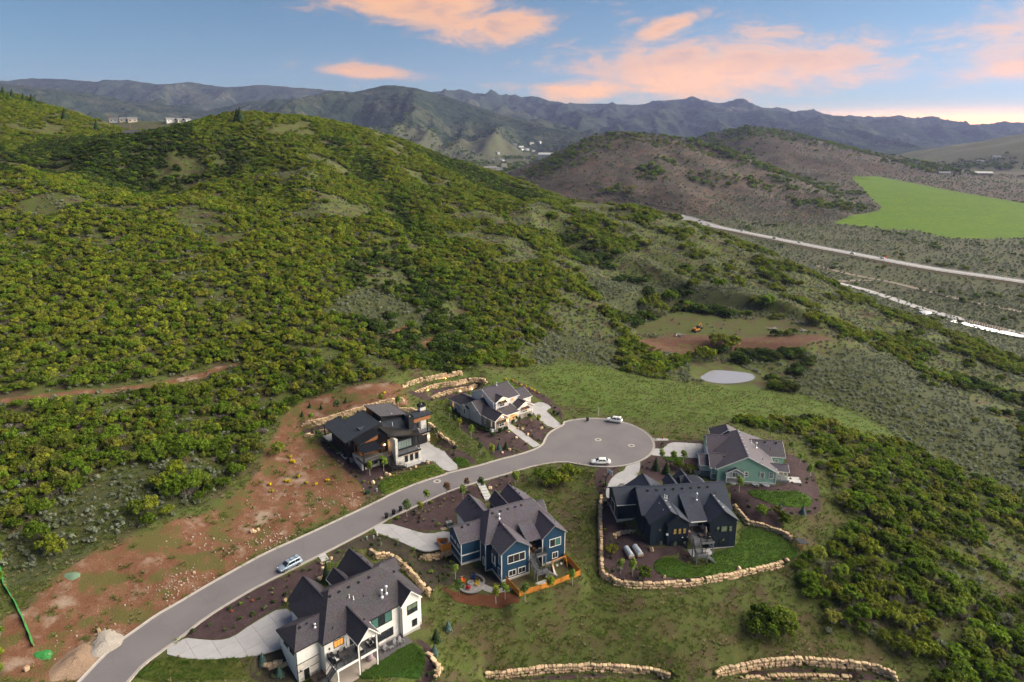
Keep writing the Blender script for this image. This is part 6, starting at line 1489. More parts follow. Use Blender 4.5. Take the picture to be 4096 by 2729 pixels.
 plane_roof(R, [(6.5, -2.0, 8.3), (13.9, -4.75, 7.6), (14.3, .2, 7.05), (7.2, 6.4, 7.9)], .18, MTL, ribs=24, rmat=pmat('dark_roof_seam', (.05, .045, .04), rough=.4), trim=M_BLACK)
 # garage, deck over it and outdoor fireplace
 slab(R, 14.0, 21.3, 4.0, 11.0, -.4, 3.4, ST, 'stone_wall'); door(R, '-y', 3.97, 18.9, 2.9, .4, 2.4, M_BLACK, 4, 'garage_door', fm=CE)
 slab(R, 14.0, 21.5, 3.7, 11.0, 3.4, 3.7, M_DECK, 'deck_floor'); slab(R, 16.0, 21.55, 3.55, 3.7, 3.35, 3.75, M_BLACK, 'deck_fascia'); slab(R, 15.3, 15.6, 3.2, 7.0, 3.7, 7.9, M_WHITE, 'wall')
 railing(R, [(16.0, 3.8, 3.7), (21.3, 3.8, 3.7), (21.3, 9.0, 3.7)], M_GREYM, step=.3)
 slab(R, 15.2, 20.6, 2.25, 2.5, 7.9, 9.0, CE, 'cedar_fascia'); slab(R, 20.35, 20.6, 2.5, 7.0, 7.9, 9.0, CE, 'cedar_fascia'); posts(R, [(20.5, 3.75)], 3.7, 7.95, .22, M_BLACK)
 plane_roof(R, [(15.0, 2.1, 9.2), (21.2, 2.1, 9.2), (21.6, 6.9, 8.85), (15.0, 6.9, 8.85)], .18, S, trim=M_BLACK)
 for nm, x0, x1, y0, y1, z0, z1, m in (('chimney', 13.5, 15.0, 1.2, 2.9, 5.0, 9.6, M_BLACK), ('chimney', 19.6, 21.3, 5.8, 7.3, 3.4, 9.9, ST)):
  c = slab(R, x0, x1, y0, y1, z0, z1, m, nm)
  k = MB(); k.box(x0 - .08, x1 + .08, y0 - .08, y0 + .05, z1, z1 + .75); k.box(x0 - .08, x1 + .08, y1 - .05, y1 + .08, z1, z1 + .75); k.box(x0 - .08, x0 + .05, y0 + .05, y1 - .05, z1, z1 + .75); k.box(x1 - .05, x1 + .08, y0 + .05, y1 - .05, z1, z1 + .75); k.box(x0 + .05, x1 - .05, y0 + .05, y1 - .05, z1, z1 + .45)
  k.obj('chimney_cap', M_BLACK, c); q = MB(); q.lathe([(.2, 0), (.2, .25), (.12, .3)], c=((x0 + x1) / 2, (y0 + y1) / 2, z1 + .45), n=10); q.obj('flue', M_GALV, c)
 slab(R, 19.1, 19.6, 6.0, 7.1, 3.7, 6.2, M_GREYM, 'fireplace'); slab(R, 18.6, 19.2, 5.8, 7.2, 3.7, 4.1, ST, 'hearth')
 # stairs down to the front walk
 stairs(R, (5.7, -2.2, 3.5), (5.7, -4.2, 1.4), 1.5, M_BLACK); slab(R, 4.9, 6.6, -5.4, -4.2, 1.28, 1.42, M_BLACK, 'landing'); stairs(R, (6.6, -4.8, 1.42), (8.8, -4.8, .55), 1.2, M_BLACK)
 posts(R, [(5.0, -5.3), (6.5, -5.3), (5.0, -4.3), (6.5, -4.3)], .1, 1.28, .16, M_BLACK)
 railing(R, [(4.95, -2.2, 3.5), (4.95, -4.2, 1.42), (4.95, -5.35, 1.42), (6.6, -5.35, 1.42), (8.8, -5.35, .55)], M_BLACK, step=.25); railing(R, [(6.45, -2.2, 3.5), (6.45, -4.2, 1.42), (8.8, -4.2, .55)], M_BLACK, step=.25)
 # left side window wells
 for x0, x1, y0, y1 in ((-3.0, -1.6, 9.6, 15.4), (-2.3, -.9, 6.2, 8.6)):
  b = MB(); b.box(x0, x1, y0, y0 + .2, .2, 2.0); b.box(x0, x1, y1 - .2, y1, .2, 2.0); b.box(x0, x0 + .2, y0 + .2, y1 - .2, .2, 2.0); w = b.obj('window_well', M_CONC, R)
  k = MB()
  for t in range(int((y1 - y0 - .4) / .3)): k.bar((x0 + .2, y0 + .3 + t * .3, 1.9), (x1, y0 + .3 + t * .3, 1.9), .05)
  k.obj('well_grate', M_BLACK, w)
 win(R, '-x', -1.62, 7.4, 2.4, 4.0, 1.7, 3, 1); win(R, '-x', -1.62, 12.0, 1.0, 5.0, .7, 1, 1); win(R, '-x', -1.62, 13.6, 1.0, 5.0, .7, 1, 1)
 pipe(R, 10.8, 5.0, 7.6, .9, .1); flue(R, 7.9, 6.3, 8.1, 1.0, .13); pipe(R, 12.2, 10.0, 9.3, .4, .06, M_BLACK); roof_vent(R, 12.3, 8.2, 9.35, M_GALV); pipe(R, 1.6, 12.0, 7.5, .4, .06, M_BLACK)
 lamp_glow(R, 5.9, .2, 5.5, 12); lamp_glow(R, 4.2, 1.7, 5.3, 10); lamp_glow(R, 20.9, 3.85, 2.0, 6)
 # house number 1 0 on the corner pier: two thin metal digits
 return R
build_modern_house()
# ------------------------------------------------------------------ pale two-storey house
def build_pale_house():
 R = house('H6', 'pale_house', (-4.65, 173.52), 40, 'pale grey two-storey house with lit gable lamps in front of the curved stone terraces')
 S = shingle('shingle_violet_grey', (.058, .052, .066)); W = siding('pale_lap_wall', (.56, .52, .53), 'Z', 3.2, .35); WB = siding('white_batten_wall', (.66, .64, .64), 'X', 1.4, .3)
 ST = stonework('tan_stone', (.20, .17, .14), (.36, .31, .26), 2.4); g = dict(trim=M_WHITE)
 wing(R, .2, 5.5, .3, 9.0, .2, 4.2, 5.85, 'y', S, ST, 0, 0, **g, found=M_FOUND, fz=1.25)
 wing(R, 0.0, 9.0, 6.5, 14.8, .2, 4.2, 7.0, 'x', S, W, 0, 0, **g, found=M_FOUND, fz=1.1)
 wing(R, -.3, 3.0, 12.1, 16.5, .2, 4.0, 5.05, 'x', S, W, 0, 0, **g, found=M_FOUND, fz=1.1, ov=.3)
 wing(R, .2, 6.8, 13.5, 22.8, .2, 4.0, 5.65, 'y', S, W, 0, 2.4, **g, found=M_FOUND, fz=1.2)
 wing(R, 4.0, 13.7, 5.7, 16.8, .2, 7.0, 9.6, 'x', S, WB, 0, 0, **g)
 wing(R, 4.4, 9.6, 5.2, 11.0, 3.0, 7.0, 8.3, 'y', S, W, 0, 0, **g, ov=.35)
 wing(R, 10.1, 16.8, 2.7, 10.0, .2, 4.2, 5.9, 'y', S, W, 0, 0, **g, found=M_FOUND, fz=1.4)
 wing(R, 12.0, 20.6, 7.8, 15.6, .2, 4.2, 6.0, 'x', S, W, 0, 0, **g, found=M_FOUND, fz=1.2)
 plane_roof(R, [(5.2, 1.9, 3.95), (10.6, 1.9, 3.95), (10.6, 6.2, 5.15), (5.2, 6.2, 5.15)], .16, S, name='porch_roof', trim=M_WHITE)
 slab(R, 10.4, 16.5, 3.02, 3.4, 1.4, 2.35, ST, 'stone_facing'); slab(R, 10.35, 16.55, 2.98, 3.4, 2.35, 2.48, M_WHITE, 'stone_cap')
 corner_trim(R, [(.58, .68), (5.12, .68), (.38, 6.88), (.38, 14.4), (4.38, 6.08), (13.32, 6.08), (10.48, 3.08), (16.42, 3.08), (.0, 12.42), (.0, 16.2), (4.76, 5.56), (9.24, 5.56), (20.2, 8.2)], 1.3, 4.1, M_WHITE, .16)
 corner_trim(R, [(4.38, 6.08), (13.32, 6.08), (4.76, 5.56), (9.24, 5.56)], 4.1, 6.9, M_WHITE, .16)
 k = dict(fm=M_WHITE, fw=.13)
 win(R, '-y', .66, 2.85, 1.9, 1.9, 1.5, 2, 2, **k); win(R, '-x', .56, 2.2, .6, 1.8, 1.9, 1, 2, gm=M_LIT, **k); win(R, '-x', .56, 5.2, .6, 1.8, 1.9, 1, 2, **k)
 win(R, '-y', 5.53, 7.0, 2.0, 5.2, 1.3, 2, 2, **k); win(R, '-y', 6.06, 11.2, 1.2, 5.5, 1.1, 2, 1, gm=M_LIT, **k)
 win(R, '-y', 3.06, 13.5, 2.0, 2.4, 1.4, 2, 2, gm=[M_GLASSG, M_LIT], **k)
 win(R, '-x', -.02, 14.2, .9, 2.0, 1.6, 1, 2, **k); win(R, '-x', .56, 20.6, .8, 1.8, 1.9, 1, 2, gm=M_LIT, **k); win(R, '-x', 4.36, 11.2, .6, 7.0, .8, 1, 1, gm=M_LIT, **k)
 win(R, '-x', .36, 17.6, .6, 1.8, 1.6, 1, 2, **k)
 # awnings over the front windows
 aw = pmat('brown_metal_awning', (.055, .045, .04), rough=.4, metallic=.3)
 for x, y, z, w in ((2.85, .66, 3.75, 2.7), (7.0, 5.53, 6.85, 2.6), (13.5, 3.06, 4.1, 2.6)):
  plane_roof(R, [(x - w / 2, y - .75, z - .35), (x + w / 2, y - .75, z - .35), (x + w / 2, y - .02, z), (x - w / 2, y - .02, z)], .07, aw, name='awning', ribs=7)
  b = MB()
  for s in (-1, 1): b.bar((x + s * (w / 2 - .15), y - .65, z - .42), (x + s * (w / 2 - .15), y - .03, z - .85), .09)
  b.obj('bracket', M_WHITE, R)
 # lit entry
 slab(R, 5.4, 10.4, 2.3, 6.0, .5, 1.6, M_CONC, 'porch_floor'); slab(R, 7.3, 10.45, 5.2, 5.35, 1.6, 4.2, WB, 'entry_wall')
 door(R, '-y', 5.18, 8.4, 1.6, 1.6, 2.3, pmat('wood_door', (.32, .15, .05)), fm=M_WHITE); posts(R, [(6.0, 2.3), (10.2, 2.3)], 1.6, 3.85, .25, M_WHITE)
 railing(R, [(7.2, 2.4, 1.6), (10.0, 2.4, 1.6)], M_BLACK, .9)
 stairs(R, (5.9, 2.3, 1.6), (5.9, 1.0, .9), 1.7, M_CONC, 4)
 lamp_glow(R, 7.6, 3.4, 3.5, 50); lamp_glow(R, 9.4, 4.3, 3.2, 40)
 for x, y, z in ((2.85, .3, 4.9), (7.0, 5.15, 7.55), (13.5, 2.65, 5.1)): lamp_glow(R, x, y, z, 14)
 lamp_glow(R, 4.7, .35, 3.3, 9); lamp_glow(R, 8.7, 5.1, 6.9, 9); lamp_glow(R, 18.6, 8.0, 2.8, 6)
 flue(R, 9.3, 11.0, 9.55, .9, .12); pipe(R, 9.0, 12.2, 9.3, .9, .09, M_BLACK); pipe(R, 6.0, 14.0, 8.2, .5, .06, M_BLACK); roof_vent(R, 7.6, 11.6, 9.4); roof_vent(R, 3.2, 19.5, 5.4); roof_vent(R, 3.1, 17.0, 5.4)
 # window well, white half drum at the corner
 b = MB(); b.extr([(.0, .0), (.0, 1.1), (.15, 1.3), (.6, 1.4), (.9, 1.3), (.9, 0)], 0, 1.0, 'y'); o = b.obj('window_well', M_WHITE, R); o.location = (-.4, .9, .4)
 return R
build_pale_house()
# ------------------------------------------------------------------ boulder walls
def stone_meshes():
 import bmesh
 M = pmat('sandstone', (.54, .42, .29), (.43, .29, .16), scale=1.6, rough=.9, bump=.35, bscale=9, rnd=.34, contrast=.3)
 out = []
 for i in range(8):
  rg = np.random.default_rng(100 + i)
  bm = bmesh.new(); bmesh.ops.create_cube(bm, size=1.0)
  bmesh.ops.bevel(bm, geom=bm.edges[:], offset=.13 + .05 * rg.random(), segments=1, affect='EDGES', profile=.5)
  for v in bm.verts:
   v.co.x *= 1 + .10 * (rg.random() - .5) + .12 * v.co.z * (rg.random() - .5); v.co += Vector(rg.normal(0, .035, 3))
  me = bpy.data.meshes.new('stone'); bm.to_mesh(me); bm.free(); me.materials.append(M); out.append(me)
 return out
STONES = stone_meshes()
WALL_LABELS = [
 ('long boulder wall curving round the black house yard', 3), ('two-tier boulder wall between the black house lawn and the green house bed', 3), ('short low boulder arc beside the black house behind the two mini greenhouses', 2),
 ('boulder wall curving down between the white house and the blue house fire pit', 3), ('short boulder wall below the cedar bin enclosure of the blue house', 3), ('short boulder wall at the front corner of the white house garage', 2), ('loose boulder wall at the end of the white house lawn', 3),
 ('boulder wall arc above dark mulch at the bottom edge, middle', 3), ('boulder wall arc above dark mulch at the bottom edge, towards the oaks', 3), ('low boulder row lying below the bottom wall nearest the oaks', 2),
 ('tall boulder wall behind the modern house below the dirt bank', 4), ('short boulder wall beside the rear post of the modern house', 3), ('short boulder wall behind the modern house chimney', 3), ('boulder edging along the steps right of the modern house garage', 2),
 ('uppermost curved boulder terrace behind the pale house', 3), ('middle curved boulder terrace behind the pale house', 3), ('lowest curved boulder terrace behind the pale house', 3)]
def build_wall(w, lab, courses, idx):
 pts, zb, h, hs, L = w
 rg = np.random.default_rng(500 + idx)
 P = np.array(pts); seg = np.hypot(*np.diff(P, axis=0).T); acc = np.r_[0, np.cumsum(seg)]; tot = acc[-1]
 root = empty('boulder_wall', (*pts[0], hz(*pts[0])), 0, lab, 'boulder wall', 'boulder retaining walls'); root['kind'] = 'thing'
 base = Vector(root.location)
 ch = h / courses; cnt = 0
 for c in range(courses):
  s = rg.random() * .3
  trim = .25 * c
  while s < tot - .25:
   ln = .38 + .85 * rg.random() ** 1.5 * (1.2 if c == 0 else 1.0)
   m = min(s + ln / 2, tot)
   if trim < m < tot - trim and rg.random() > .03:
    x = np.interp(m, acc, P[:, 0]); y = np.interp(m, acc, P[:, 1])
    k = min(max(np.searchsorted(acc, m) - 1, 0), len(seg) - 1); d = (P[k + 1] - P[k]) / seg[k]; nrm = np.array([-d[1], d[0]]) * hs
    zt = zb if np.isscalar(zb) else np.interp(m / tot, np.linspace(0, 1, len(zb)), zb)
    off = .12 + .11 * c + .06 * rg.normal(); dp = .55 + .25 * rg.random()
    hh = ch * (.74 + .42 * rg.random())
    o = inst('stone', STONES[rg.integers(8)], root, Vector((x + nrm[0] * (off + .05), y + nrm[1] * (off + .05), zt + ch * (c + .5) - .02 + .05 * rg.normal())) - base,
       (rg.normal(0, .06), rg.normal(0, .06), math.atan2(d[1], d[0]) + rg.normal(0, .12)), (ln * .95, dp, hh))
    cnt += 1
   s += ln
 return root
for i, (w, (lab, nc)) in enumerate(zip(WALLS, WALL_LABELS)): build_wall(w, lab, nc, i)
# ------------------------------------------------------------------ drives, beds and lawns
NAMES = {'white_house_drive': 'driveway', 'pale_house_walk': 'path'}
for k, (poly, zz, a) in DRIVES.items():
 slabs('path' if 'walk' in k else 'driveway', poly, M_DRIVE, a, 3.2, off=.012, zf=ramp(*zz), smoothn=0 if 'walk' in k else 1)
def mulch_mat(name, c1, c2, hi):
 m, nt, N, K = _nodes(name)
 out = N('ShaderNodeOutputMaterial'); b = N('ShaderNodeBsdfPrincipled'); K(b.outputs[0], out.inputs['Surface']); b.inputs['Roughness'].default_value = .95; b.inputs['Specular IOR Level'].default_value = .1
 tc = N('ShaderNodeTexCoord')
 def nz(s, d=3):
  n = N('ShaderNodeTexNoise'); n.inputs['Scale'].default_value = s; n.inputs['Detail'].default_value = d; K(tc.outputs['Object'], n.inputs['Vector']); return n.outputs['Fac']
 def mx(f, a, c_):
  x = N('ShaderNodeMix'); x.data_type = 'RGBA'; K(f, x.inputs['Factor'])
  for s, v in (('A', a), ('B', c_)):
   if isinstance(v, tuple): x.inputs[s].default_value = _rgba(v)
   else: K(v, x.inputs[s])
  return x.outputs['Result']
 def rg(v, a, c_):
  r = N('ShaderNodeMapRange'); K(v, r.inputs['Value']); r.inputs['From Min'].default_value = a; r.inputs['From Max'].default_value = c_; return r.outputs[0]
 c = mx(rg(nz(.6), .35, .65), c1, c2); f = nz(7.0, 4); c = mx(rg(f, .56, .72), c, hi); c = mx(rg(f, .42, .30), c, tuple(v * .4 for v in c1))
 K(c, b.inputs['Base Color'])
 bp = N('ShaderNodeBump'); bp.inputs['Strength'].default_value = .8; bp.inputs['Distance'].default_value = .08; K(f, bp.inputs['Height']); K(bp.outputs[0], b.inputs['Normal'])
 return m
M_MULCH = mulch_mat('dark_mulch', (.047, .030, .033), (.064, .043, .045), (.13, .095, .10))
M_RED = mulch_mat('red_mulch', (.095, .034, .018), (.12, .05, .028), (.17, .085, .05))
M_SOIL = mulch_mat('garden_soil', (.040, .034, .028), (.058, .050, .036), (.10, .09, .06))
def lawn_mat(name, c1, c2):
 return pmat(name, c1, c2, scale=.45, rough=.9, bump=.6, bscale=14, detail=9, spec=.1, contrast=.32)
M_LAWN = lawn_mat('lawn_grass', (.036, .088, .009), (.062, .108, .013)); M_LAWNY = lawn_mat('young_lawn', (.070, .112, .014), (.115, .125, .024)); M_LAWND = lawn_mat('dense_lawn', (.018, .050, .008), (.028, .066, .010)); M_LAWNW = lawn_mat('rough_lawn', (.05, .07, .014), (.085, .085, .024))
for k, poly in BEDS.items():
 drape('planting_bed', poly, .045, M_SOIL if k in ('white_side', 'blue_rear', 'white_left') else M_MULCH, .8, kind='structure', smoothn=1)
for poly in REDMULCH: drape('planting_bed', poly, .075, M_RED, .8, kind='structure', smoothn=1)
for k, poly in LAWNS.items():
 m = {'white_rear': M_LAWND, 'white_left': M_LAWNW, 'modern_front': M_LAWNY, 'modern_small': M_LAWN, 'pale_back': M_LAWNY}.get(k, M_LAWN)
 drape('lawn', poly, .10, m, .8, kind='structure', smoothn=2, skirt=.15)
# steps from the road to the white house and the blue house
def garden_steps(a, b, w, n, label, zf):
 r = empty('garden_steps', (a[0], a[1], 0), 0, label, 'steps'); A = Vector((*a, 0)); B = Vector((*b, 0)); d = (B - A); L = d.length; d.normalize(); s = Vector((-d.y, d.x, 0))
 for k in range(n):
  p = d * (L * (k + .5) / n); z = zf * k / n
  m = MB(); m.obox((p.x, p.y, .05 + z - .25), d * (L / n * .52), s * (w / 2), (0, 0, .27)); m.obj('step', M_CONC, r)
 return r
garden_steps((-37.9, 119.5), (-34.2, 114.9), 1.5, 9, 'concrete steps from the road to the white house door', -1.0)
garden_steps((-7.6, 148.1), (-5.4, 142.0), 1.7, 6, 'concrete steps with handrail from the road to the blue house', -1.0)
# ------------------------------------------------------------------ plants
def leaf_mat(name, c1, c2, c3, rnd=.25, trans=.25):
 """foliage: tone varies inside the crown, from leaf to leaf and from plant to plant"""
 m, nt, N, K = _nodes(name)
 out = N('ShaderNodeOutputMaterial'); d = N('ShaderNodeBsdfPrincipled'); d.inputs['Roughness'].default_value = .7; d.inputs['Specular IOR Level'].default_value = .15
 t = N('ShaderNodeBsdfTranslucent'); ms = N('ShaderNodeMixShader'); ms.inputs[0].default_value = trans
 K(d.outputs[0], ms.inputs[1]); K(t.outputs[0], ms.inputs[2]); K(ms.outputs[0], out.inputs['Surface'])
 oi = N('ShaderNodeObjectInfo'); geo = N('ShaderNodeNewGeometry')
 mx = N('ShaderNodeMix'); mx.data_type = 'RGBA'; K(geo.outputs['Random Per Island'], mx.inputs['Factor']); mx.inputs['A'].default_value = _rgba(c1); mx.inputs['B'].default_value = _rgba(c2)
 m2 = N('ShaderNodeMix'); m2.data_type = 'RGBA'
 r = N('ShaderNodeMapRange'); K(oi.outputs['Random'], r.inputs['Value']); r.inputs['From Min'].default_value = .55; r.inputs['From Max'].default_value = 1.0
 K(r.outputs[0], m2.inputs['Factor']); K(mx.outputs['Result'], m2.inputs['A']); m2.inputs['B'].default_value = _rgba(c3)
 hs = N('ShaderNodeHueSaturation'); K(m2.outputs['Result'], hs.inputs['Color'])
 wn = N('ShaderNodeTexWhiteNoise'); wn.noise_dimensions = '1D'; K(oi.outputs['Random'], wn.inputs['W'])
 r2 = N('ShaderNodeMapRange'); K(wn.outputs['Value'], r2.inputs['Value']); r2.inputs['To Min'].default_value = 1 - rnd; r2.inputs['To Max'].default_value = 1 + rnd
 K(r2.outputs[0], hs.inputs['Value']); K(hs.outputs[0], d.inputs['Base Color']); K(hs.outputs[0], t.inputs['Color'])
 MATS[name] = m
 return m
M_OAK = leaf_mat('oak_leaves', (.070, .132, .012), (.150, .220, .017), (.190, .195, .038), .42, .42)
M_OAKY = leaf_mat('yellow_green_leaves', (.13, .185, .013), (.22, .25, .02), (.20, .20, .025), .25)
M_SAGE = leaf_mat('sage_leaves', (.17, .20, .13), (.30, .33, .25), (.14, .17, .08), .25, .45)
M_GREYB = leaf_mat('grey_twigs', (.13, .105, .095), (.20, .17, .155), (.10, .085, .07), .2, .0)
M_CONF = leaf_mat('conifer_needles', (.022, .048, .014), (.045, .075, .02), (.03, .055, .018), .2, .1)
M_SPRUCE = leaf_mat('spruce_needles', (.055, .105, .095), (.10, .16, .145), (.06, .11, .09), .15, .05)
M_GOLDF = leaf_mat('yellow_flowers', (.50, .36, .012), (.62, .46, .02), (.30, .30, .02), .12, .1)
M_LIME = leaf_mat('lime_leaves', (.12, .20, .022), (.20, .28, .045), (.16, .22, .04), .15)
M_SHRUB = leaf_mat('shrub_leaves', (.045, .085, .018), (.085, .135, .03), (.12, .15, .075), .28)
M_STRAW = leaf_mat('straw_grass', (.22, .19, .095), (.36, .31, .19), (.17, .16, .07), .2, .1)
M_GRASSB = leaf_mat('grass_blades', (.11, .165, .030), (.18, .22, .055), (.23, .21, .09), .25, .5)
M_RUST = leaf_mat('rust_leaves', (.14, .075, .045), (.20, .12, .075), (.13, .09, .05), .2)
M_ORANGE = leaf_mat('orange_flowers', (.50, .10, .02), (.60, .20, .03), (.40, .12, .03), .1, .1)
M_BARK = pmat('grey_bark', (.16, .135, .115), (.10, .085, .072), scale=6, rough=.9); M_ASPENB = pmat('pale_bark', (.55, .52, .46), (.38, .35, .30), scale=5, rough=.8)
def leafquad(v, f, p, nrm, s, rg, asp=1.0):
 """one bent leaf-sprig face"""
 n = Vector(nrm).normalized(); u = n.orthogonal().normalized(); w = n.cross(u); a = rg.random() * 6.283
 e1 = (u * math.cos(a) + w * math.sin(a)) * s; e2 = (w * math.cos(a) - u * math.sin(a)) * s * asp
 o = len(v); p = Vector(p); v += [p - e1 - e2, p + e1 - e2 * .8 + n * s * .25, p + e1 * .8 + e2, p - e1 * .9 + e2 + n * s * .2]; f.append((o, o + 1, o + 2, o + 3))
def crown_mesh(name, seed, R, Hh, n, leaf, mat, clumps=11, z0=.3, flat=.8, jit=.55, spread=.62, rr=(.30, .5)):
 """foliage crown: leafy sub-clumps scattered through a rounded volume, gaps between them"""
 rg = np.random.default_rng(seed); v = []; f = []
 cs = []
 for k in range(clumps):
  a = rg.random() * 6.283; rad = R * spread * math.sqrt(rg.random()); z = z0 * Hh + (Hh * (1 - z0)) * (.25 + .55 * rg.random()) * (1 - .45 * (rad / R) ** 2)
  cs.append((Vector((rad * math.cos(a), rad * math.sin(a), z)), R * (rr[0] + (rr[1] - rr[0]) * rg.random())))
 for i in range(n):
  c, r = cs[rg.integers(len(cs))]
  d = Vector(rg.normal(0, 1, 3)); d.z = d.z * .8 + .25; d.normalize()
  q = r * (.78 + .3 * rg.random())
  p = c + Vector((d.x * q, d.y * q, d.z * q * flat))
  if p.z < .08: p.z = .08 + .1 * rg.random()
  nn = d + Vector(rg.normal(0, jit * .6, 3)); leafquad(v, f, p, nn, leaf * (.7 + .6 * rg.random()), rg)
 b = MB(); b.add(v, f); return b.mesh(name, mat)
def trunk_mesh(name, seed, R, Hh, mat, stems=4, r=.07):
 rg = np.random.default_rng(seed); b = MB()
 for k in range(stems):
  a = 6.283 * k / stems + rg.random(); l = Hh * (.55 + .25 * rg.random()); q = R * .55 * rg.random() + R * .12
  p1 = Vector((q * .35 * math.cos(a), q * .35 * math.sin(a), l * .5)); p2 = Vector((q * math.cos(a), q * math.sin(a), l))
  b.tube([(.08 * math.cos(a), .08 * math.sin(a), -.25), p1, p2], [r, r * .75, r * .3], 5, False)
 return b.mesh(name, mat)
def conifer_mesh(name, seed, R, Hh, n, leaf, mat):
 rg = np.random.default_rng(seed); v = []; f = []
 for i in range(n):
  t = rg.random() ** .75; z = Hh * (.04 + .95 * t); tier = .5 + .5 * abs(math.sin(t * 22)); rad = R * (1 - t) ** .85 * (.62 + .38 * tier); a = rg.random() * 6.283
  q = rad * (.65 + .4 * rg.random()); leafquad(v, f, (q * math.cos(a), q * math.sin(a), z - q * .2), (math.cos(a), math.sin(a), .55 + .3 * rg.normal()), leaf * (.7 + .5 * rg.random()) * (.5 + .6 * (1 - t)), rg, .7)
 b = MB(); b.add(v, f); return b.mesh(name, mat)
def tuft_mesh(name, seed, R, Hh, n, mat, w=.05, droop=.5):
 rg = np.random.default_rng(seed); v = []; f = []
 for i in range(n):
  a = rg.random() * 6.283; q = R * rg.random(); h = Hh * (.55 + .5 * rg.random()); bx, by = .35 * q * math.cos(a), .35 * q * math.sin(a); tx, ty = q * (1 + droop) * math.cos(a), q * (1 + droop) * math.sin(a)
  s = Vector((-math.sin(a), math.cos(a), 0)) * w; o = len(v)
  v += [Vector((bx, by, -.03)) - s, Vector((bx, by, -.03)) + s, Vector(((bx + tx) / 2, (by + ty) / 2, h * .7)) + s * .8, Vector(((bx + tx) / 2, (by + ty) / 2, h * .7)) - s * .8, Vector((tx, ty, h))]
  f += [(o, o + 1, o + 2, o + 3), (o + 3, o + 2, o + 4)]
 b = MB(); b.add(v, f); return b.mesh(name, mat)
def twig_mesh(name, seed, R, Hh, n, mat):
 rg = np.random.default_rng(seed); b = MB()
 for i in range(n):
  a = rg.random() * 6.283; q = R * (.3 + .7 * rg.random()); z = Hh * (.5 + .5 * rg.random()); m = Vector((q * .45 * math.cos(a), q * .45 * math.sin(a), z * .55)); e = Vector((q * math.cos(a + .3 * rg.normal()), q * math.sin(a + .3 * rg.normal()), z))
  b.bar((0, 0, 0), m, .05); b.bar(m, e, .035)
  for _ in range(2): b.bar(m.lerp(e, .4 + .5 * rg.random()), e + Vector(rg.normal(0, R * .18, 3)), .028)
 return b.mesh(name, mat)
OAK = [crown_mesh('crown', 10 + i, 2.0, 3.1, 560, .19, M_OAK, 18 + i, jit=1.2, spread=.8, rr=(.2, .36)) for i in range(5)]
OAKD = [crown_mesh('crown', 26 + i, 2.1, 3.2, 560, .19, leaf_mat('gully_shade_oak_leaves_%d' % i, (.030, .060, .010), (.062, .105, .013), (.070, .085, .022), .35, .3), 18, jit=1.2, spread=.8, rr=(.2, .36)) for i in range(2)]  # darker oak copy for gullies, fold shade put into the leaf colour
OAKY = [crown_mesh('crown', 30 + i, 2.0, 3.0, 620, .18, M_OAKY, 18, jit=1.2, spread=.8, rr=(.2, .36)) for i in range(2)]
OAKBIG = [crown_mesh('crown', 40 + i, 2.1, 3.5, 1400, .13, M_OAK, 26 + i, jit=1.5, spread=.88, rr=(.14, .30)) for i in range(4)]
OAKBIGY = [crown_mesh('crown', 46 + i, 2.1, 3.3, 1400, .13, M_OAKY, 26, jit=1.5, spread=.88, rr=(.14, .30)) for i in range(2)]
OAKT = [trunk_mesh('trunk', 50 + i, 2.0, 3.1, M_BARK) for i in range(3)]
SAGE = [crown_mesh('sage', 60 + i, .55, .75, 90, .10, M_SAGE, 6, .15) for i in range(3)]
DEADB = [twig_mesh('dead_brush', 65 + i, 1.3, 2.0, 34, M_GREYB) for i in range(2)]
SHRUB = [crown_mesh('shrub', 70 + i, .5, .62, 150, .075, m, 7, .1) for i, m in enumerate((M_SHRUB, M_SHRUB, M_LIME, M_SAGE))]
SHRUBY = crown_mesh('shrub', 76, .5, .6, 160, .075, M_GOLDF, 7, .1); SHRUBO = crown_mesh('shrub', 77, .4, .5, 120, .07, M_ORANGE, 6, .1); SHRUBR = crown_mesh('shrub', 78, .45, .5, 120, .07, M_RUST, 6, .1)
EVERG = crown_mesh('shrub', 79, .95, 1.15, 520, .085, leaf_mat('evergreen_leaves', (.018, .042, .012), (.036, .07, .018), (.03, .055, .02), .15), 9, .1)
STRAWT = tuft_mesh('grass_tuft', 80, .45, .75, 46, M_STRAW, .022); GREENT = [tuft_mesh('grass_tuft', 82 + i, .5, .26, 26, M_GRASSB, .04, 1.0) for i in range(2)]
CONE = [conifer_mesh('crown', 85 + i, 1.0, 2.6, 700, .17, M_CONF) for i in range(2)]; SPRUCEM = [conifer_mesh('crown', 88 + i, .85, 2.0, 620, .13, M_SPRUCE) for i in range(2)]
ASPEN = [crown_mesh('crown', 90 + i, .75, 2.9, 330, .085, m, 9, .42, 1.3, spread=.55, rr=(.34, .55)) for i, m in enumerate((M_LIME, M_SHRUB, M_OAKY, M_RUST))]
def sap_trunk(seed, Hh, mat, r=.045):
 rg = np.random.default_rng(seed); b = MB(); b.tube([(0, 0, -.2), (.03, .02, Hh * .4), (-.02, .04, Hh * .93)], [r, r * .8, r * .25], 6, False)
 for k in range(9):
  z = Hh * (.38 + .5 * k / 9); a = rg.random() * 6.283; l = .55 * (1 - .5 * k / 9); b.tube([(0, .02, z), (l * .6 * math.cos(a), l * .6 * math.sin(a), z + l * .5), (l * math.cos(a), l * math.sin(a), z + l)], [r * .35, r * .25, r * .1], 4, False)
 return b.mesh('trunk', mat)
SAPT = [sap_trunk(95, 2.9, M_ASPENB), sap_trunk(96, 2.9, M_BARK)]
CONT = MB().tube([(0, 0, -.2), (0, 0, 1.6)], [.07, .03], 6).mesh('trunk', M_BARK)
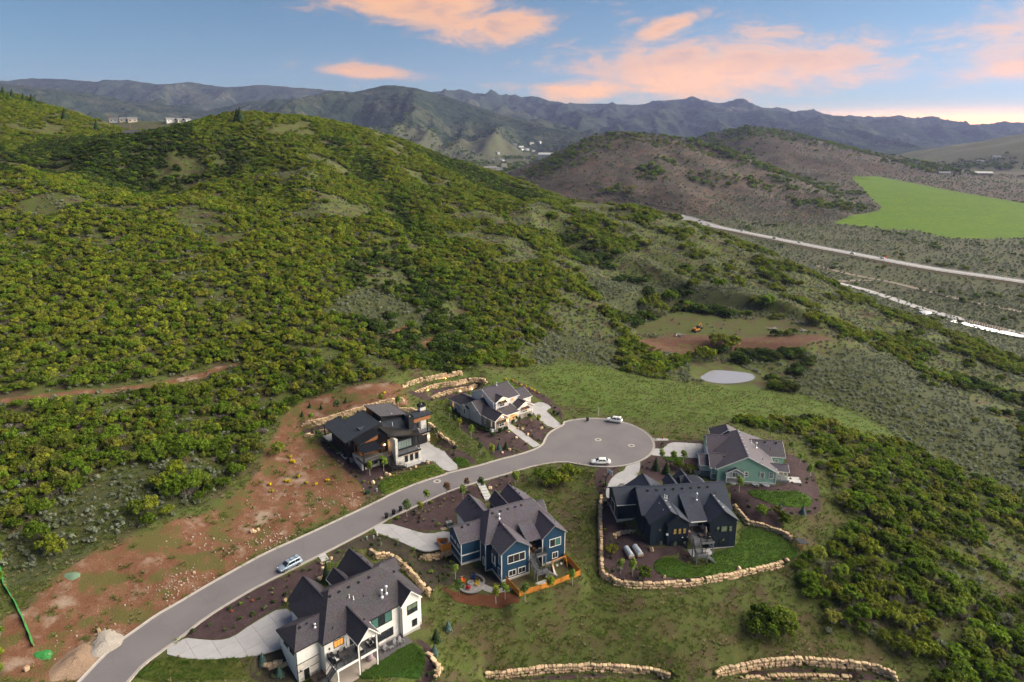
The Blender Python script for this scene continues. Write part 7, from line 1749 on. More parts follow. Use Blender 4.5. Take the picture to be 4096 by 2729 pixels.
def plant(name, crown, trunk, x, y, s, rz, label, cat, group, sz=None, z=None):
 r = empty(name, (x, y, (hz(x, y) if z is None else z)), rz, label, cat, group); r.scale = (s, s, s if sz is None else sz)
 inst('crown', crown, r)
 if trunk is not None: inst('trunk', trunk, r)
 return r
def single(name, mesh, x, y, s, rz, label, cat, group, z=None, sz=None):
 o = inst(name, mesh, None, (x, y, hz(x, y) if z is None else z), (0, 0, rz), (s, s, s if sz is None else sz)); return tag(o, label, cat, group)
def scatter(name, protos, P, sc, rot, idx, label=None, cat=None):
 """one object that instances prototype plants on points (geometry nodes)"""
 me = bpy.data.meshes.new(name); n = len(P); me.vertices.add(n); me.vertices.foreach_set('co', np.asarray(P, np.float32).ravel())
 for nm, arr, ty in (('sc', sc, 'FLOAT'), ('rz', rot, 'FLOAT'), ('pi', idx, 'INT')):
  a = me.attributes.new(nm, ty, 'POINT'); a.data.foreach_set('value', np.asarray(arr, np.int32 if ty == 'INT' else np.float32))
 o = bpy.data.objects.new(name, me); COL.objects.link(o); o['kind'] = 'stuff'
 if label: tag(o, label, cat)
 lib = bpy.data.collections.new(name + '_kit')
 for k, pm in enumerate(protos):
  lib.objects.link(bpy.data.objects.new('%s_kit_%02d' % (name, k), pm))
 ng = bpy.data.node_groups.new(name + '_scatter', 'GeometryNodeTree')
 ng.interface.new_socket('Geometry', in_out='INPUT', socket_type='NodeSocketGeometry'); ng.interface.new_socket('Geometry', in_out='OUTPUT', socket_type='NodeSocketGeometry')
 N = ng.nodes.new; K = ng.links.new
 gi = N('NodeGroupInput'); go = N('NodeGroupOutput'); ip = N('GeometryNodeInstanceOnPoints'); ci = N('GeometryNodeCollectionInfo')
 ci.inputs['Collection'].default_value = lib; ci.inputs['Separate Children'].default_value = True; ci.inputs['Reset Children'].default_value = True
 def at(nm, ty):
  a = N('GeometryNodeInputNamedAttribute'); a.data_type = ty; a.inputs['Name'].default_value = nm; return a.outputs['Attribute']
 K(gi.outputs[0], ip.inputs['Points']); K(ci.outputs[0], ip.inputs['Instance']); ip.inputs['Pick Instance'].default_value = True
 K(at('pi', 'INT'), ip.inputs['Instance Index'])
 cx = N('ShaderNodeCombineXYZ'); K(at('rz', 'FLOAT'), cx.inputs[2]); K(cx.outputs[0], ip.inputs['Rotation'])
 cs = N('ShaderNodeCombineXYZ'); s_ = at('sc', 'FLOAT'); K(s_, cs.inputs[0]); K(s_, cs.inputs[1]); K(s_, cs.inputs[2]); K(cs.outputs[0], ip.inputs['Scale'])
 K(ip.outputs[0], go.inputs[0])
 md = o.modifiers.new('scatter', 'NODES'); md.node_group = ng
 return o
# ------------------------------------------------------------------ wild vegetation
NEIGH = DEVELOPED          # kept clear of scrub
def zone_mask(k, X, Y):
 m = np.zeros(X.shape, bool)
 for p in ZONES.get(k, []): m |= inside(X, Y, p)
 return m
def jgrid(x0, x1, y0, y1, s, seed):
 rg = np.random.default_rng(seed); X, Y = np.meshgrid(np.arange(x0, x1, s), np.arange(y0, y1, s)); X = X.ravel() + rg.uniform(-.48, .48, X.size) * s; Y = Y.ravel() + rg.uniform(-.48, .48, Y.size) * s
 return X, Y, rg
def in_view(X, Y, m=.83): return np.abs(X) < (Y + 25) * m
def oaks():
 X, Y, rg = jgrid(-560, 420, 88, 700, 2.05, 21)
 k = in_view(X, Y) ; X, Y = X[k], Y[k]
 dev = inside(X, Y, NEIGH)
 dirt = zone_mask('dirt', X, Y) | zone_mask('trail', X, Y) | zone_mask('quarry', X, Y) | zone_mask('meadow', X, Y) | zone_mask('drygrass', X, Y)
 for p in ZONES['trail']:
  d_, _, _ = poly_dist(X, Y, p, True); dirt |= d_ < (2.4 if len(p) > 6 else 1.2)
 sage = zone_mask('sage', X, Y)
 pond = np.hypot(X - 82.6, (Y - 247.7) * .8) < 15
 Z = H(X, Y)
 cov = fbm(X / 38., Y / 38., 3) * .75 + fbm(X / 11. + 5, Y / 11., 2) * .45
 thr = np.full(X.shape, -.34)
 thr = np.where(Y > 330, -.24, thr)
 thr = np.where((X > 0) & (Y > 230), -.12 + .26 * smooth(0, 130, X), thr)      # open sage and oak clumps down the nose
 thr = np.where((X > 60) & (Y < 215) & (Y > 90), -.22, thr)               # dense thicket right of the houses
 thr = np.where((X > 95) & (Y > 205) & (Y < 330), .02, thr)
 thr = np.where((X < -60) & (Y < 200), -.30, thr)
 thr = np.where((Y > 190) & (X < 90), thr + .55 * np.clip(fold(X, Y) - .05, 0, .4), thr); thr = np.where(sage, .38, thr)
 keep = (cov > thr) & ~dev & ~dirt & ~pond & (Z > -33) & (rg.random(X.size) < .93)
 gul = (np.abs((X + 5) * .5 + (Y - 240) * .86) < 16) & (X > -30) & (X < 60)      # green draw behind the pale house
 X, Y, Z, cov = X[keep], Y[keep], Z[keep], cov[keep]
 d = np.hypot(X, Y)
 sc = (.44 + .44 * rg.random(X.size)) * (1 + .55 * fbm(X / 7. + 2, Y / 7., 2)) * (1 + .35 * np.clip(cov, 0, .6)) * np.where(Y > 300, 1.12, 1.0) * np.where((X > 40) & (Y > 230), 1.15, 1.0)
 u = rg.random(X.size); idx = rg.integers(0, 5, X.size)
 band = fbm(X / 60. + 9, Y / 60., 2)
 idx = np.where(u < .10 + .28 * (band > .15), 5 + rg.integers(0, 2, X.size), idx)
 fo = fold(X, Y); idx = np.where((fo > .06) & (u < .5) & (Y > 190), 5 + rg.integers(0, 2, X.size), idx); idx = np.where((fo < -.04) & (u < .75) & (Y > 190), 9 + rg.integers(0, 2, X.size), idx); sc = sc * np.where(Y > 190, 1 - .35 * np.clip(fo, -.5, .4), 1)  # gully scrub darker, ridge scrub yellower: growth that also paints the folds' light and shade
 idx = np.where((u > .88) & (band < .25), 7 + rg.integers(0, 2, X.size), idx)
 idx = np.where((X > 60) & (Y < 215) & (u > .72), 7 + rg.integers(0, 2, X.size), idx)
 return X, Y, Z, sc, idx, rg
_X, _Y, _Z, _S, _I, _rg = oaks()
# the nearest ones stand as single trees
_front = np.where((_I != 7) & (_I != 8))[0]
_front = _front[np.argsort(_Y[_front])]
_vis = _front[(np.abs(_X[_front]) < _Y[_front] * .74)][:262]
for i in _vis:
 x, y = float(_X[i]), float(_Y[i]); yl = _I[i] in (5, 6)
 right = x > 0
 plant('scrub_oak', (OAKBIGY[i % 2] if yl else OAKBIG[i % 4]), OAKT[i % 3], x, y, float(_S[i]) * 1.12, float(_rg.random() * 6.28),
   ('yellow-green' if yl else 'small dark green' if _S[i] < .62 else 'dark green') + ' scrub oak ' + (('at the bottom of the thicket beside the bottom walls' if y < 108 else 'in the thicket below the black house lawn' if y < 124 else 'in the thicket beside the black house lawn' if y < 140 else 'in the thicket downhill of the green house') if right else ('on the slope just above the dirt lot' if y < 140 else 'on the slope below the dirt trail')), 'tree', 'scrub oaks on the right-hand slope' if right else 'scrub oaks above the dirt lot', z=float(_Z[i]) - .1)
_m = np.ones(len(_X), bool); _m[_vis] = False
scatter('scrub_thicket', OAK + OAKY + DEADB + OAKD, np.stack([_X, _Y, _Z - .15], 1)[_m], _S[_m], _rg.random(_m.sum()) * 6.28, _I[_m], 'dense green scrub oak covering the hillsides beyond the single trees', 'scrub')
print('oaks', len(_X), len(_vis))
def sagebrush():
 X, Y, rg = jgrid(-300, 420, 84, 520, 1.35, 33)
 k = in_view(X, Y, .80); X, Y = X[k], Y[k]
 dev = inside(X, Y, NEIGH); dirt = zone_mask('dirt', X, Y) | zone_mask('trail', X, Y) | zone_mask('meadow', X, Y) | zone_mask('quarry', X, Y)
 sg = zone_mask('sage', X, Y); pond = np.hypot(X - 82.6, (Y - 247.7) * .8) < 14
 p = np.where(sg, .42, .16); p = np.where((X > 0) & (Y > 225), np.maximum(p, .34), p); p = np.where(zone_mask('drygrass', X, Y), .02, p)
 p = p * (1 - smooth(360, 520, Y) * .5) * (.55 + .9 * np.clip(fbm(X / 9., Y / 9., 2) + .5, 0, 1))
 keep = (rg.random(X.size) < p) & ~dev & ~dirt & ~pond
 X, Y = X[keep], Y[keep]; Z = H(X, Y)
 scatter('sagebrush', SAGE, np.stack([X, Y, Z - .05], 1), (.7 + .9 * rg.random(X.size)), rg.random(X.size) * 6.28, rg.integers(0, 3, X.size), 'grey-green sagebrush dotted over the open slopes', 'sagebrush')
 print('sage', len(X))
sagebrush()
def wild_grass():
 X, Y, rg = jgrid(-110, 150, 84, 260, .72, 44)
 k = in_view(X, Y, .78); X, Y = X[k], Y[k]
 hard = np.zeros(X.shape, bool)
 for p in list(BEDS.values()) + list(LAWNS.values()) + [ROAD_POLY] + [d[0] for d in DRIVES.values()] + REDMULCH: hard |= inside(X, Y, p)
 for key, (x0, x1, y0, y1) in {'H1': (-.2, 23.5, -5.5, 14.5), 'H2': (-.2, 21.5, -10, 12.4), 'H3': (0, 24.5, -11.5, 9), 'H4': (-6, 16, -1, 22), 'H5': (-3, 22, -5.6, 19), 'H6': (-.4, 21, 0, 23)}.items():
  r = HOUSES[key]; a = r.rotation_euler[2]; c, s = math.cos(a), math.sin(a); dx, dy = X - r.location[0], Y - r.location[1]; lx, ly = dx * c + dy * s, -dx * s + dy * c
  hard |= (lx > x0) & (lx < x1) & (ly > y0) & (ly < y1)
 dirt = zone_mask('dirt', X, Y) | zone_mask('trail', X, Y); pond = np.hypot(X - 82.6, (Y - 247.7) * .8) < 14
 pt = fbm(X / 6., Y / 6., 3)
 p = np.where(pt > -.1, .62, .3); p = np.where(dirt, np.where(pt > .22, .35, .03), p); p = np.where(Y > 170, p * .6, p)
 keep = (rg.random(X.size) < p) & ~hard & ~pond
 X, Y = X[keep], Y[keep]; Z = H(X, Y); straw = (fbm(X / 8. + 4, Y / 8., 2) > .16) & (rg.random(X.size) < .55)
 idx = np.where(straw, 2, rg.integers(0, 2, X.size)); sc = np.where(straw, .6, 1.0) * (.6 + .8 * rg.random(X.size))
 scatter('grass', GREENT + [STRAWT], np.stack([X, Y, Z], 1), sc, rg.random(X.size) * 6.28, idx, 'rough grass and weeds between the lots', 'grass')
 print('grass', len(X))
wild_grass()
def lawn_grass():
 rg = np.random.default_rng(12); P = []
 for k, poly in LAWNS.items():
  q = np.array(chaikin(poly, 2)); (x0, y0), (x1, y1) = q.min(0), q.max(0); n = int((x1 - x0) * (y1 - y0) * 11); X = rg.uniform(x0, x1, n); Y = rg.uniform(y0, y1, n); m = inside(X, Y, q); P.append(np.stack([X[m], Y[m]], 1))
 P = np.concatenate(P); tm = [tuft_mesh('turf', 140 + i, .42, .22, 16, leaf_mat('turf_blades_%d' % i, (.050, .115, .012), (.085, .15, .02), (.07, .13, .015), .25, .4), .03, 1.0) for i in range(2)]
 scatter('lawn_turf', tm, np.stack([P[:, 0], P[:, 1], H(P[:, 0], P[:, 1]) + .09], 1), .45 + .35 * rg.random(len(P)), rg.random(len(P)) * 6.28, rg.integers(0, 2, len(P)), 'short mown grass on the garden lawns', 'grass')
lawn_grass()
# ------------------------------------------------------------------ garden planting
_gr = np.random.default_rng(77)
BED_NAMES = {'white_front': ('the white house front bed', .16), 'white_side': ('the slope between white and blue houses', .10), 'white_left': ('the white house garage bed', .10), 'white_lawn_edge': ('the white house lawn edge', .12), 'blue_front': ('the blue house front bed', .15), 'blue_steps': ('the bed by the blue house steps', .22), 'blue_rear': ('the bed behind the blue house', .10),
 'black_outer': ('the black house mulch', .085), 'green_front': ('the green house front bed', .06), 'green_right': ('the mulch round the kidney lawn', .075), 'green_far': ('the strip beyond the green house drive', .10), 'modern_front': ('the modern house front bed', .10), 'modern_right': ('the bed right of the modern drive', .08), 'modern_back': ('the bed below the modern house wall', .06),
 'pale_front': ('the pale house front bed', .13), 'pale_right': ('the pale house walk bed', .16), 'pale_terrace': ('the terraces behind the pale house', .05), 'pale_far': ('the bed beside the pale house drive', .10), 'front_terrace': ('the bed below the bottom middle wall', .16), 'front_right_terrace': ('the bed below the bottom oak-side wall', .14)}
KINDS_B = [('small rounded green shrub', 'shrub', 0), ('low dark green shrub', 'shrub', 1), ('small lime green shrub', 'shrub', 2), ('small grey-green shrub', 'shrub', 3), ('tuft of pale ornamental grass', 'ornamental grass', 'straw'), ('small rust coloured shrub', 'shrub', 'rust'), ('small orange flowering plant', 'flower', 'orange')]
_hard = [(-1, 0)]
def in_house(x, y):
 for key, (x0, x1, y0, y1) in {'H1': (-.1, 23.4, -5.0, 14.3), 'H2': (-.1, 21.2, -9.8, 12.2), 'H3': (0, 24.2, -11.2, 8.6), 'H4': (-5.9, 15.6, -.5, 22), 'H5': (-3, 21.5, -5.4, 18.9), 'H6': (-.2, 20.8, .3, 22.8)}.items():
  r = HOUSES[key]; a = r.rotation_euler[2]; c, s = math.cos(a), math.sin(a); dx, dy = x - r.location[0], y - r.location[1]; lx, ly = dx * c + dy * s, -dx * s + dy * c
  if x0 < lx < x1 and y0 < ly < y1: return True
 return False
_total = 0
for bk, poly in BEDS.items():
 where, dens = BED_NAMES[bk]; P = np.array(poly); x0, y0 = P.min(0); x1, y1 = P.max(0); pts = []
 ar = abs(np.sum(P[:, 0] * np.roll(P[:, 1], -1) - np.roll(P[:, 0], -1) * P[:, 1])) / 2; n = int(ar * dens)
 tries = 0
 while len(pts) < n and tries < n * 30:
  tries += 1; x, y = _gr.uniform(x0, x1), _gr.uniform(y0, y1)
  if not inside(np.array([x]), np.array([y]), poly)[0] or in_house(x, y): continue
  if any(inside(np.array([x]), np.array([y]), q)[0] for q in LAWNS.values()) or any(inside(np.array([x]), np.array([y]), q[0])[0] for q in DRIVES.values()) or inside(np.array([x]), np.array([y]), ROAD_POLY)[0]: continue
  d, _, _ = poly_dist(np.array([x]), np.array([y]), poly, True)
  if d[0] < .4 or any((x - a) ** 2 + (y - b) ** 2 < 1.1 for a, b in pts): continue
  pts.append((x, y))
 for x, y in pts:
  w = {'blue_front': [3, 1, 1, 3, 5, 1, 0], 'blue_steps': [1, 0, 1, 3, 5, 1, 0], 'white_front': [5, 3, 2, 2, 1, .6, .5], 'pale_right': [2, 1, 2, 2, 1, 2, 0], 'pale_front': [3, 2, 3, 2, 0, 1, 0]}.get(bk, [5, 3, 2, 2, .8, .5, 0])
  w = np.array(w, float); k = _gr.choice(7, p=w / w.sum()); nm, cat, code = KINDS_B[k]
  me = STRAWT if code == 'straw' else SHRUBR if code == 'rust' else SHRUBO if code == 'orange' else SHRUB[code]
  s = (.62 + .55 * _gr.random()) * (.9 if bk.startswith('front') else 1.0)
  o = single('ornamental_grass' if code == 'straw' else 'flowering_plant' if code == 'orange' else 'garden_shrub', me, x, y, s, _gr.random() * 6.28, f'{nm} in {where}', cat, f'{nm}s in {where}'); _total += 1
print('garden shrubs', _total)
for i, (x, y) in enumerate(YELLOW):
 lab = 'yellow flowering bush on the dirt lot left of the modern house' if x < -38 else 'yellow flowering bush in the row behind the pale house' if y > 180 else 'yellow flowering plant in the modern house front bed'
 single('flowering_bush', SHRUBY, x, y, 1.15 if x < -38 or y > 180 else .6, i, lab, 'bush', 'yellow flowering bushes' + (' on the dirt lot' if x < -38 else ' behind the pale house' if y > 180 else ' by the modern house'))
for i, (x, y) in enumerate(EVERGREEN): single('evergreen_shrub', EVERG, x, y, .8 + .3 * ((i * 37) % 10) / 10, i, 'dark evergreen shrub against the pale house walls', 'shrub', 'evergreen shrubs round the pale house')
SAP_WHERE = [('by the pale and modern houses', lambda x, y: y > 148 and x < 20), ('behind the blue house by the cedar fence', lambda x, y: y < 120 and x < 15), ('in the front bed of the blue house', lambda x, y: x < 5), ('in the black and green house gardens', lambda x, y: True)]
for i, (x, y) in enumerate(SAPLING):
 wh = next(t for t, f in SAP_WHERE if f(x, y)); rust = (x, y) in [tuple(SAPLING[k]) for k in (19, 20)] or i in (19, 20)
 k = 3 if rust else (0 if x > 10 else i % 3)
 big = 1.15 + .35 * ((i * 53) % 10) / 10
 plant('sapling', ASPEN[k], SAPT[i % 2 if k else 0], x, y, big, i * 1.3, (('rust-leaved' if k == 3 else 'bright green' if k == 0 else 'sparse green' if k == 1 else 'yellow-green') + ' young tree ' + wh), 'tree', 'young trees ' + wh)
for i, (x, y) in enumerate(CONIFER):
 lab = 'small dark green conifer in the green house front bed' if x > 30 else 'small conifer beside the pale house walk' if x > -12 else 'small young conifer on the bank above the modern house'
 plant('conifer', CONE[i % 2], CONT, x, y, 1.25 if x > 30 else .85 if x > -12 else .6, i, lab, 'tree', 'small conifers')
SPL = ['blue spruce at the tip of the kidney lawn, one nearer the black house', 'blue spruce at the tip of the kidney lawn, one nearer the oaks', 'small blue spruce by the white house garage drive', 'blue spruce below the short boulder wall at the white house', 'small spruce on the bank right of the white house patio', 'yellowish small spruce above the white house lawn wall', 'pale spruce beside the white house lawn wall', 'narrow dark juniper by the white house steps', 'pale small spruce beside the pale house walk']
for i, (x, y) in enumerate(SPRUCE): plant('spruce', CONE[0] if i in (5, 7) else SPRUCEM[i % 2], CONT, x, y, (1.0 if i != 7 else 1.1), i, SPL[i], 'tree', 'small spruces', sz=(1.6 if i == 7 else 1.0))
for i, (x, y) in enumerate(BUSH):
 y_ = i % 3 != 1; near = y < 150; far = y > 205
 lab = ('round oak standing alone near the red earth bench' if far else 'round leafy bush at the edge of the dirt lot' if x < -30 else 'bright leafy bush on the bank behind the blue house' if -8 < x < 22 and y > 135 else 'leafy garden bush in the black and green house beds' if i < 7 else 'big round oak standing alone above the bottom walls')
 grp = ('lone oaks on the lower slope' if far else 'bushes at the dirt lot' if x < -30 else 'bushes behind the blue house' if -8 < x < 22 and y > 135 else 'garden bushes' if i < 7 else 'oaks above the bottom walls')
 s = 2.1 if far else (.75 if i < 7 else 1.0 + .3 * ((i * 31) % 7) / 7)
 if i == 9 or i == 2: s *= .9
 plant('leafy_bush' if not far else 'scrub_oak', (OAKBIGY if y_ and (far or x < 25) else OAKBIG)[i % 2], OAKT[i % 3], x, y, s, i * 1.7, lab, 'bush' if not far else 'tree', grp)
BL = {0: 'beside the pale house front walk'}
for i, (x, y) in enumerate(BOULDERS):
 s = .55 + .5 * ((i * 29) % 11) / 11
 wh = 'in the pale house front beds' if (x > -16 and y > 160 and x < 16) else 'at the modern house lawn' if (-45 < x < -15 and y > 143) else 'in the blue house front bed' if (-15 < x < 0 and 135 < y < 150) else 'beside the white house' if (x < -25 and y < 125 and x > -48) else 'on the dirt lot by the road' if x < -25 else 'in the black house yard'
 o = inst('boulder', STONES[i % 8], None, (x, y, hz(x, y) + s * .22), (.2 * i, .15 * i, i * 1.1), (s, s * .85, s * .7)); tag(o, f'pale tan boulder lying {wh}', 'boulder', f'boulders {wh}')
# ------------------------------------------------------------------ vehicles
M_TYRE = pmat('tyre_rubber', (.018, .018, .02), rough=.8); M_RIM = pmat('alloy_rim', (.45, .46, .48), rough=.3, metallic=.8); M_CGLASS = glass('car_glass', (.012, .016, .02), rough=.03)
M_HEAD = pmat('headlight_lens', (.75, .78, .8), rough=.1); M_TAIL = pmat('tail_light', (.35, .015, .012), rough=.2); M_TRIMB = pmat('black_trim', (.02, .02, .022), rough=.5)
def carpaint(name, c): return pmat(name, c, tuple(v * .97 for v in c), rough=.22, metallic=.25 if max(c) < .6 else .0, spec=.6)
CARS_SPEC = {  # stations: x, z low, z shoulder, half width ; cabin: x at sill / roof
 'wagon': dict(L=4.78, body=[(-2.39, .42, .78, .62), (-2.25, .30, .92, .84), (-1.4, .28, .98, .91), (0, .28, .98, .92), (1.0, .28, .96, .91), (1.7, .28, .86, .89), (2.2, .32, .72, .80), (2.39, .42, .62, .58)], cab=[(-2.2, -1.95), (1.25, .45)], roof=1.58, rails=True),
 'suv': dict(L=4.65, body=[(-2.32, .45, .85, .64), (-2.2, .34, 1.0, .86), (-1.4, .32, 1.06, .93), (0, .32, 1.06, .94), (1.0, .32, 1.04, .93), (1.65, .32, .96, .90), (2.15, .36, .82, .82), (2.32, .46, .70, .6)], cab=[(-2.12, -1.85), (1.15, .4)], roof=1.68, rails=True),
 'sedan': dict(L=4.95, body=[(-2.47, .42, .80, .6), (-2.3, .30, .96, .84), (-1.4, .26, .98, .91), (0, .26, .94, .92), (1.0, .26, .92, .91), (1.8, .28, .84, .88), (2.3, .32, .70, .78), (2.47, .40, .60, .55)], cab=[(-1.95, -1.05), (1.3, .45)], roof=1.45, rails=False)}
def car(kind, paint, label, loc, rz, name='parked_car', group='parked cars', simple=False):
 S = CARS_SPEC[kind]; R = empty(name, loc, rz, label, 'car', group)
 b = MB(); rings = []
 for x, zl, zs, w in S['body']:
  zm = zl + (zs - zl) * .45
  rings.append([(x, -w * .86, zl), (x, -w, zm - .1), (x, -w, zm + .1), (x, -w * .95, zs - .06), (x, -w * .82, zs), (x, w * .82, zs), (x, w * .95, zs - .06), (x, w, zm + .1), (x, w, zm - .1), (x, w * .86, zl)])
 n = len(rings[0]); v = [p for r in rings for p in r]; f = []
 for i in range(len(rings) - 1):
  for k in range(n): f.append((i * n + k, i * n + (k + 1) % n, (i + 1) * n + (k + 1) % n, (i + 1) * n + k))
 f += [tuple(range(n))[::-1], tuple((len(rings) - 1) * n + k for k in range(n))]
 b.add(v, f); body = b.obj('body', paint, R, smooth=True); fix_normals(body.data)
 (rs, rt), (fs, ft) = S['cab']; zr = S['roof']; zs = S['body'][3][2]; wb, wt = .83, .62
 def P(x, t, s): return (x, s * (wb + (wt - wb) * t), zs - .02 + (zr - zs + .02) * t)
 c = MB(); st = [(0, rs, fs, wb), (.82, rs + (rt - rs) * .82, fs + (ft - fs) * .82, wb + (wt - wb) * .82), (1.0, rt + .12, ft - .12, wt * .92)]
 v = []
 for t, a, q, w in st:
  z = zs - .02 + (zr - zs + .02) * t; v += [(a, -w, z), (q, -w, z), (q, w, z), (a, w, z)]
 f = [(0, 1, 5, 4), (1, 2, 6, 5), (2, 3, 7, 6), (3, 0, 4, 7), (4, 5, 9, 8), (5, 6, 10, 9), (6, 7, 11, 10), (7, 4, 8, 11), (8, 9, 10, 11)]
 c.add(v, f); cab = c.obj('cabin', paint, R); fix_normals(cab.data)
 def quad(nm, pts, m, par):
  q = MB(); q.add(pts, [tuple(range(len(pts)))]); nrm = (Vector(pts[1]) - Vector(pts[0])).cross(Vector(pts[2]) - Vector(pts[0])).normalized()
  cen = sum((Vector(p) for p in pts), Vector()) / len(pts)
  if nrm.dot(cen - Vector((0, 0, zs - .3))) < 0: nrm = -nrm
  q2 = MB(); o = [Vector(p) + nrm * .015 for p in pts]; i_ = [Vector(p) - nrm * .02 for p in pts]; k = len(pts)
  q2.add(o + i_, [tuple(range(k)), tuple(range(2 * k - 1, k - 1, -1))] + [(j, k + j, k + (j + 1) % k, (j + 1) % k) for j in range(k)]); ob = q2.obj(nm, m, par); fix_normals(ob.data); return ob
 lx = lambda t, e: (rs + (rt - rs) * t) if e == 'r' else (fs + (ft - fs) * t)
 quad('windscreen', [P(lx(.08, 'f'), .08, -.93), P(lx(.08, 'f'), .08, .93), P(lx(.8, 'f'), .8, .93), P(lx(.8, 'f'), .8, -.93)], M_CGLASS, cab)
 quad('rear_window', [P(lx(.12, 'r'), .12, -.9), P(lx(.12, 'r'), .12, .9), P(lx(.8, 'r'), .8, .9), P(lx(.8, 'r'), .8, -.9)], M_CGLASS, cab)
 for s in (-1, 1):
  m = (rt + ft) / 2
  quad('side_window', [P(m + .05, .1, s), P(fs - .28, .1, s), P(ft - .05, .78, s), P(m + .05, .78, s)], M_CGLASS, cab)
  quad('side_window', [P(rs + .45, .1, s), P(m - .05, .1, s), P(m - .05, .78, s), P(rt + .25, .78, s)], M_CGLASS, cab)
  if not simple:
   q = MB(); q.box(fs - .42, fs - .25, s * .92 - .06, s * .92 + .06, zs, zs + .13); q.obj('mirror', paint, R)
   q = MB(); q.box(S['L'] / 2 - .32, S['L'] / 2 - .10, s * .62 - .16, s * .62 + .16, .60, .73); q.obj('headlight', M_HEAD, R)
   q = MB(); q.box(-S['L'] / 2 + .02, -S['L'] / 2 + .16, s * .66 - .14, s * .66 + .14, .70, .88); q.obj('tail_light', M_TAIL, R)
   for hx in (.55, -.6):
    q = MB(); q.box(hx - .09, hx + .09, s * .915 - .02, s * .915 + .02, zs - .22, zs - .18); q.obj('door_handle', paint, R)
 for x in (-S['L'] * .29, S['L'] * .31):
  for s in (-1, 1):
   q = MB(); q.lathe([(.2, -.11), (.33, -.10), (.345, 0), (.33, .10), (.2, .11)], n=18); w = q.obj('wheel', M_TYRE, R); w.location = (x, s * .82, .34); w.rotation_euler = (math.pi / 2, 0, 0)
   q = MB(); q.lathe([(.22, -.125), (.22, .125)], n=14); q.obj('rim', M_RIM, w)
 if S['rails'] and not simple:
  q = MB()
  for s in (-1, 1): q.bar((rt + .3, s * .52, zr + .05), (ft - .2, s * .52, zr + .05), .04)
  for x in (rt + .8, ft - .6): q.bar((x, -.52, zr + .07), (x, .52, zr + .07), .05)
  q.obj('roof_rack', M_TRIMB, R)
 if not simple:
  q = MB(); q.box(S['L'] / 2 - .14, S['L'] / 2 - .02, -.42, .42, .44, .58); q.obj('grille', M_TRIMB, R)
 return R
P_SILV = carpaint('silver_paint', (.33, .42, .53)); P_WHT = carpaint('white_car_paint', (.76, .77, .77)); P_GRY = carpaint('grey_car_paint', (.22, .22, .23))
car('wagon', P_SILV, 'silver-blue station wagon parked at the kerb by the white house', (-42.9, 115.6, 0.01), math.radians(228))
car('suv', P_WHT, 'white SUV parked at the far edge of the cul-de-sac', (29.6, 183.2, 0.01), math.radians(162))
car('sedan', P_WHT, 'white sedan parked at the near edge of the cul-de-sac', (22.5, 157.8, 0.01), math.radians(180))
car('suv', P_GRY, 'grey car parked on the black house drive behind the garage roof', tuple(lw('H3', 4.6, 11.6, -.42)), math.radians(60))
# ------------------------------------------------------------------ bins, hydrant, utilities
def bin_(x, y, rz, label, z=.0):
 r = empty('wheelie_bin', (x, y, z), rz, label, 'bin', 'wheeled bins at the kerb'); M = pmat('black_plastic', (.016, .017, .019), rough=.5)
 b = MB(); b.add([(-.24, -.28, .08), (.24, -.28, .08), (.24, .24, .08), (-.24, .24, .08), (-.3, -.36, 1.0), (.3, -.36, 1.0), (.3, .34, 1.0), (-.3, .34, 1.0)], [(3, 2, 1, 0), (4, 5, 6, 7), (0, 1, 5, 4), (1, 2, 6, 5), (2, 3, 7, 6), (3, 0, 4, 7)]); b.obj('body', M, r)
 b = MB(); b.extr([(-.4, 1.0), (.38, 1.0), (.36, 1.08), (.05, 1.13), (-.38, 1.06)], -.32, .32, 'x'); fix_normals(b.obj('lid', M, r).data)
 b = MB(); b.bar((-.26, .42, 1.0), (.26, .42, 1.0), .045); b.obj('handle', M, r)
 for s in (-1, 1):
  q = MB(); q.lathe([(.12, -.03), (.12, .03)], n=12); w = q.obj('wheel', M_TYRE, r); w.location = (s * .27, .24, .12); w.rotation_euler = (0, math.pi / 2, 0)
for i, ((x, y), lab) in enumerate(zip(BINS, ['black wheeled bin on the road at the drive entrance of the blue house', 'black wheeled bin in the middle of three by the blue house kerb', 'black wheeled bin farthest from the blue house drive of three at the kerb', 'black wheeled bin on the far kerb of the cul-de-sac near the white SUV'])): bin_(x, y, .7 if i < 3 else .3, lab)
x, y = HYDRANT[0]; r = empty('fire_hydrant', (x, y, hz(x, y)), 0, 'red fire hydrant on the grass verge beyond the green house drive', 'hydrant'); MR = pmat('red_paint', (.50, .02, .015), rough=.4)
b = MB(); b.lathe([(.2, 0), (.2, .06), (.13, .08), (.13, .58), (.17, .6), (.17, .66), (.12, .74), (.05, .8)], n=14); b.obj('barrel', MR, r)
for a in (0, math.pi):
 b = MB(); b.lathe([(.07, 0), (.07, .2), (.09, .2), (.09, .25)], n=10); o = b.obj('outlet', MR, r); o.location = (0, 0, .45); o.rotation_euler = (math.pi / 2, 0, a)
slabs('path', [(38.2, 172.6), (42.8, 172.8), (42.7, 171.4), (38.3, 171.0)], M_DRIVE, 0, 1.6, off=.05, smoothn=0)
ULAB = [('utility_box', 'dark green transformer box by the modern house lawn', (.9, .9, .8), (.02, .05, .03)), ('utility_pedestal', 'pale green utility pedestal beside the transformer box', (.3, .3, .8), (.25, .34, .25)), ('utility_pedestal', 'pale green utility post in the bed below the blue house drive', (.25, .25, .7), (.40, .50, .42)), ('utility_pedestal', 'grey utility post between the two pale posts below the blue house drive', (.25, .25, .6), (.30, .34, .38)), ('utility_pedestal', 'white utility post nearest the kerb below the blue house drive', (.22, .22, .7), (.70, .71, .70))]
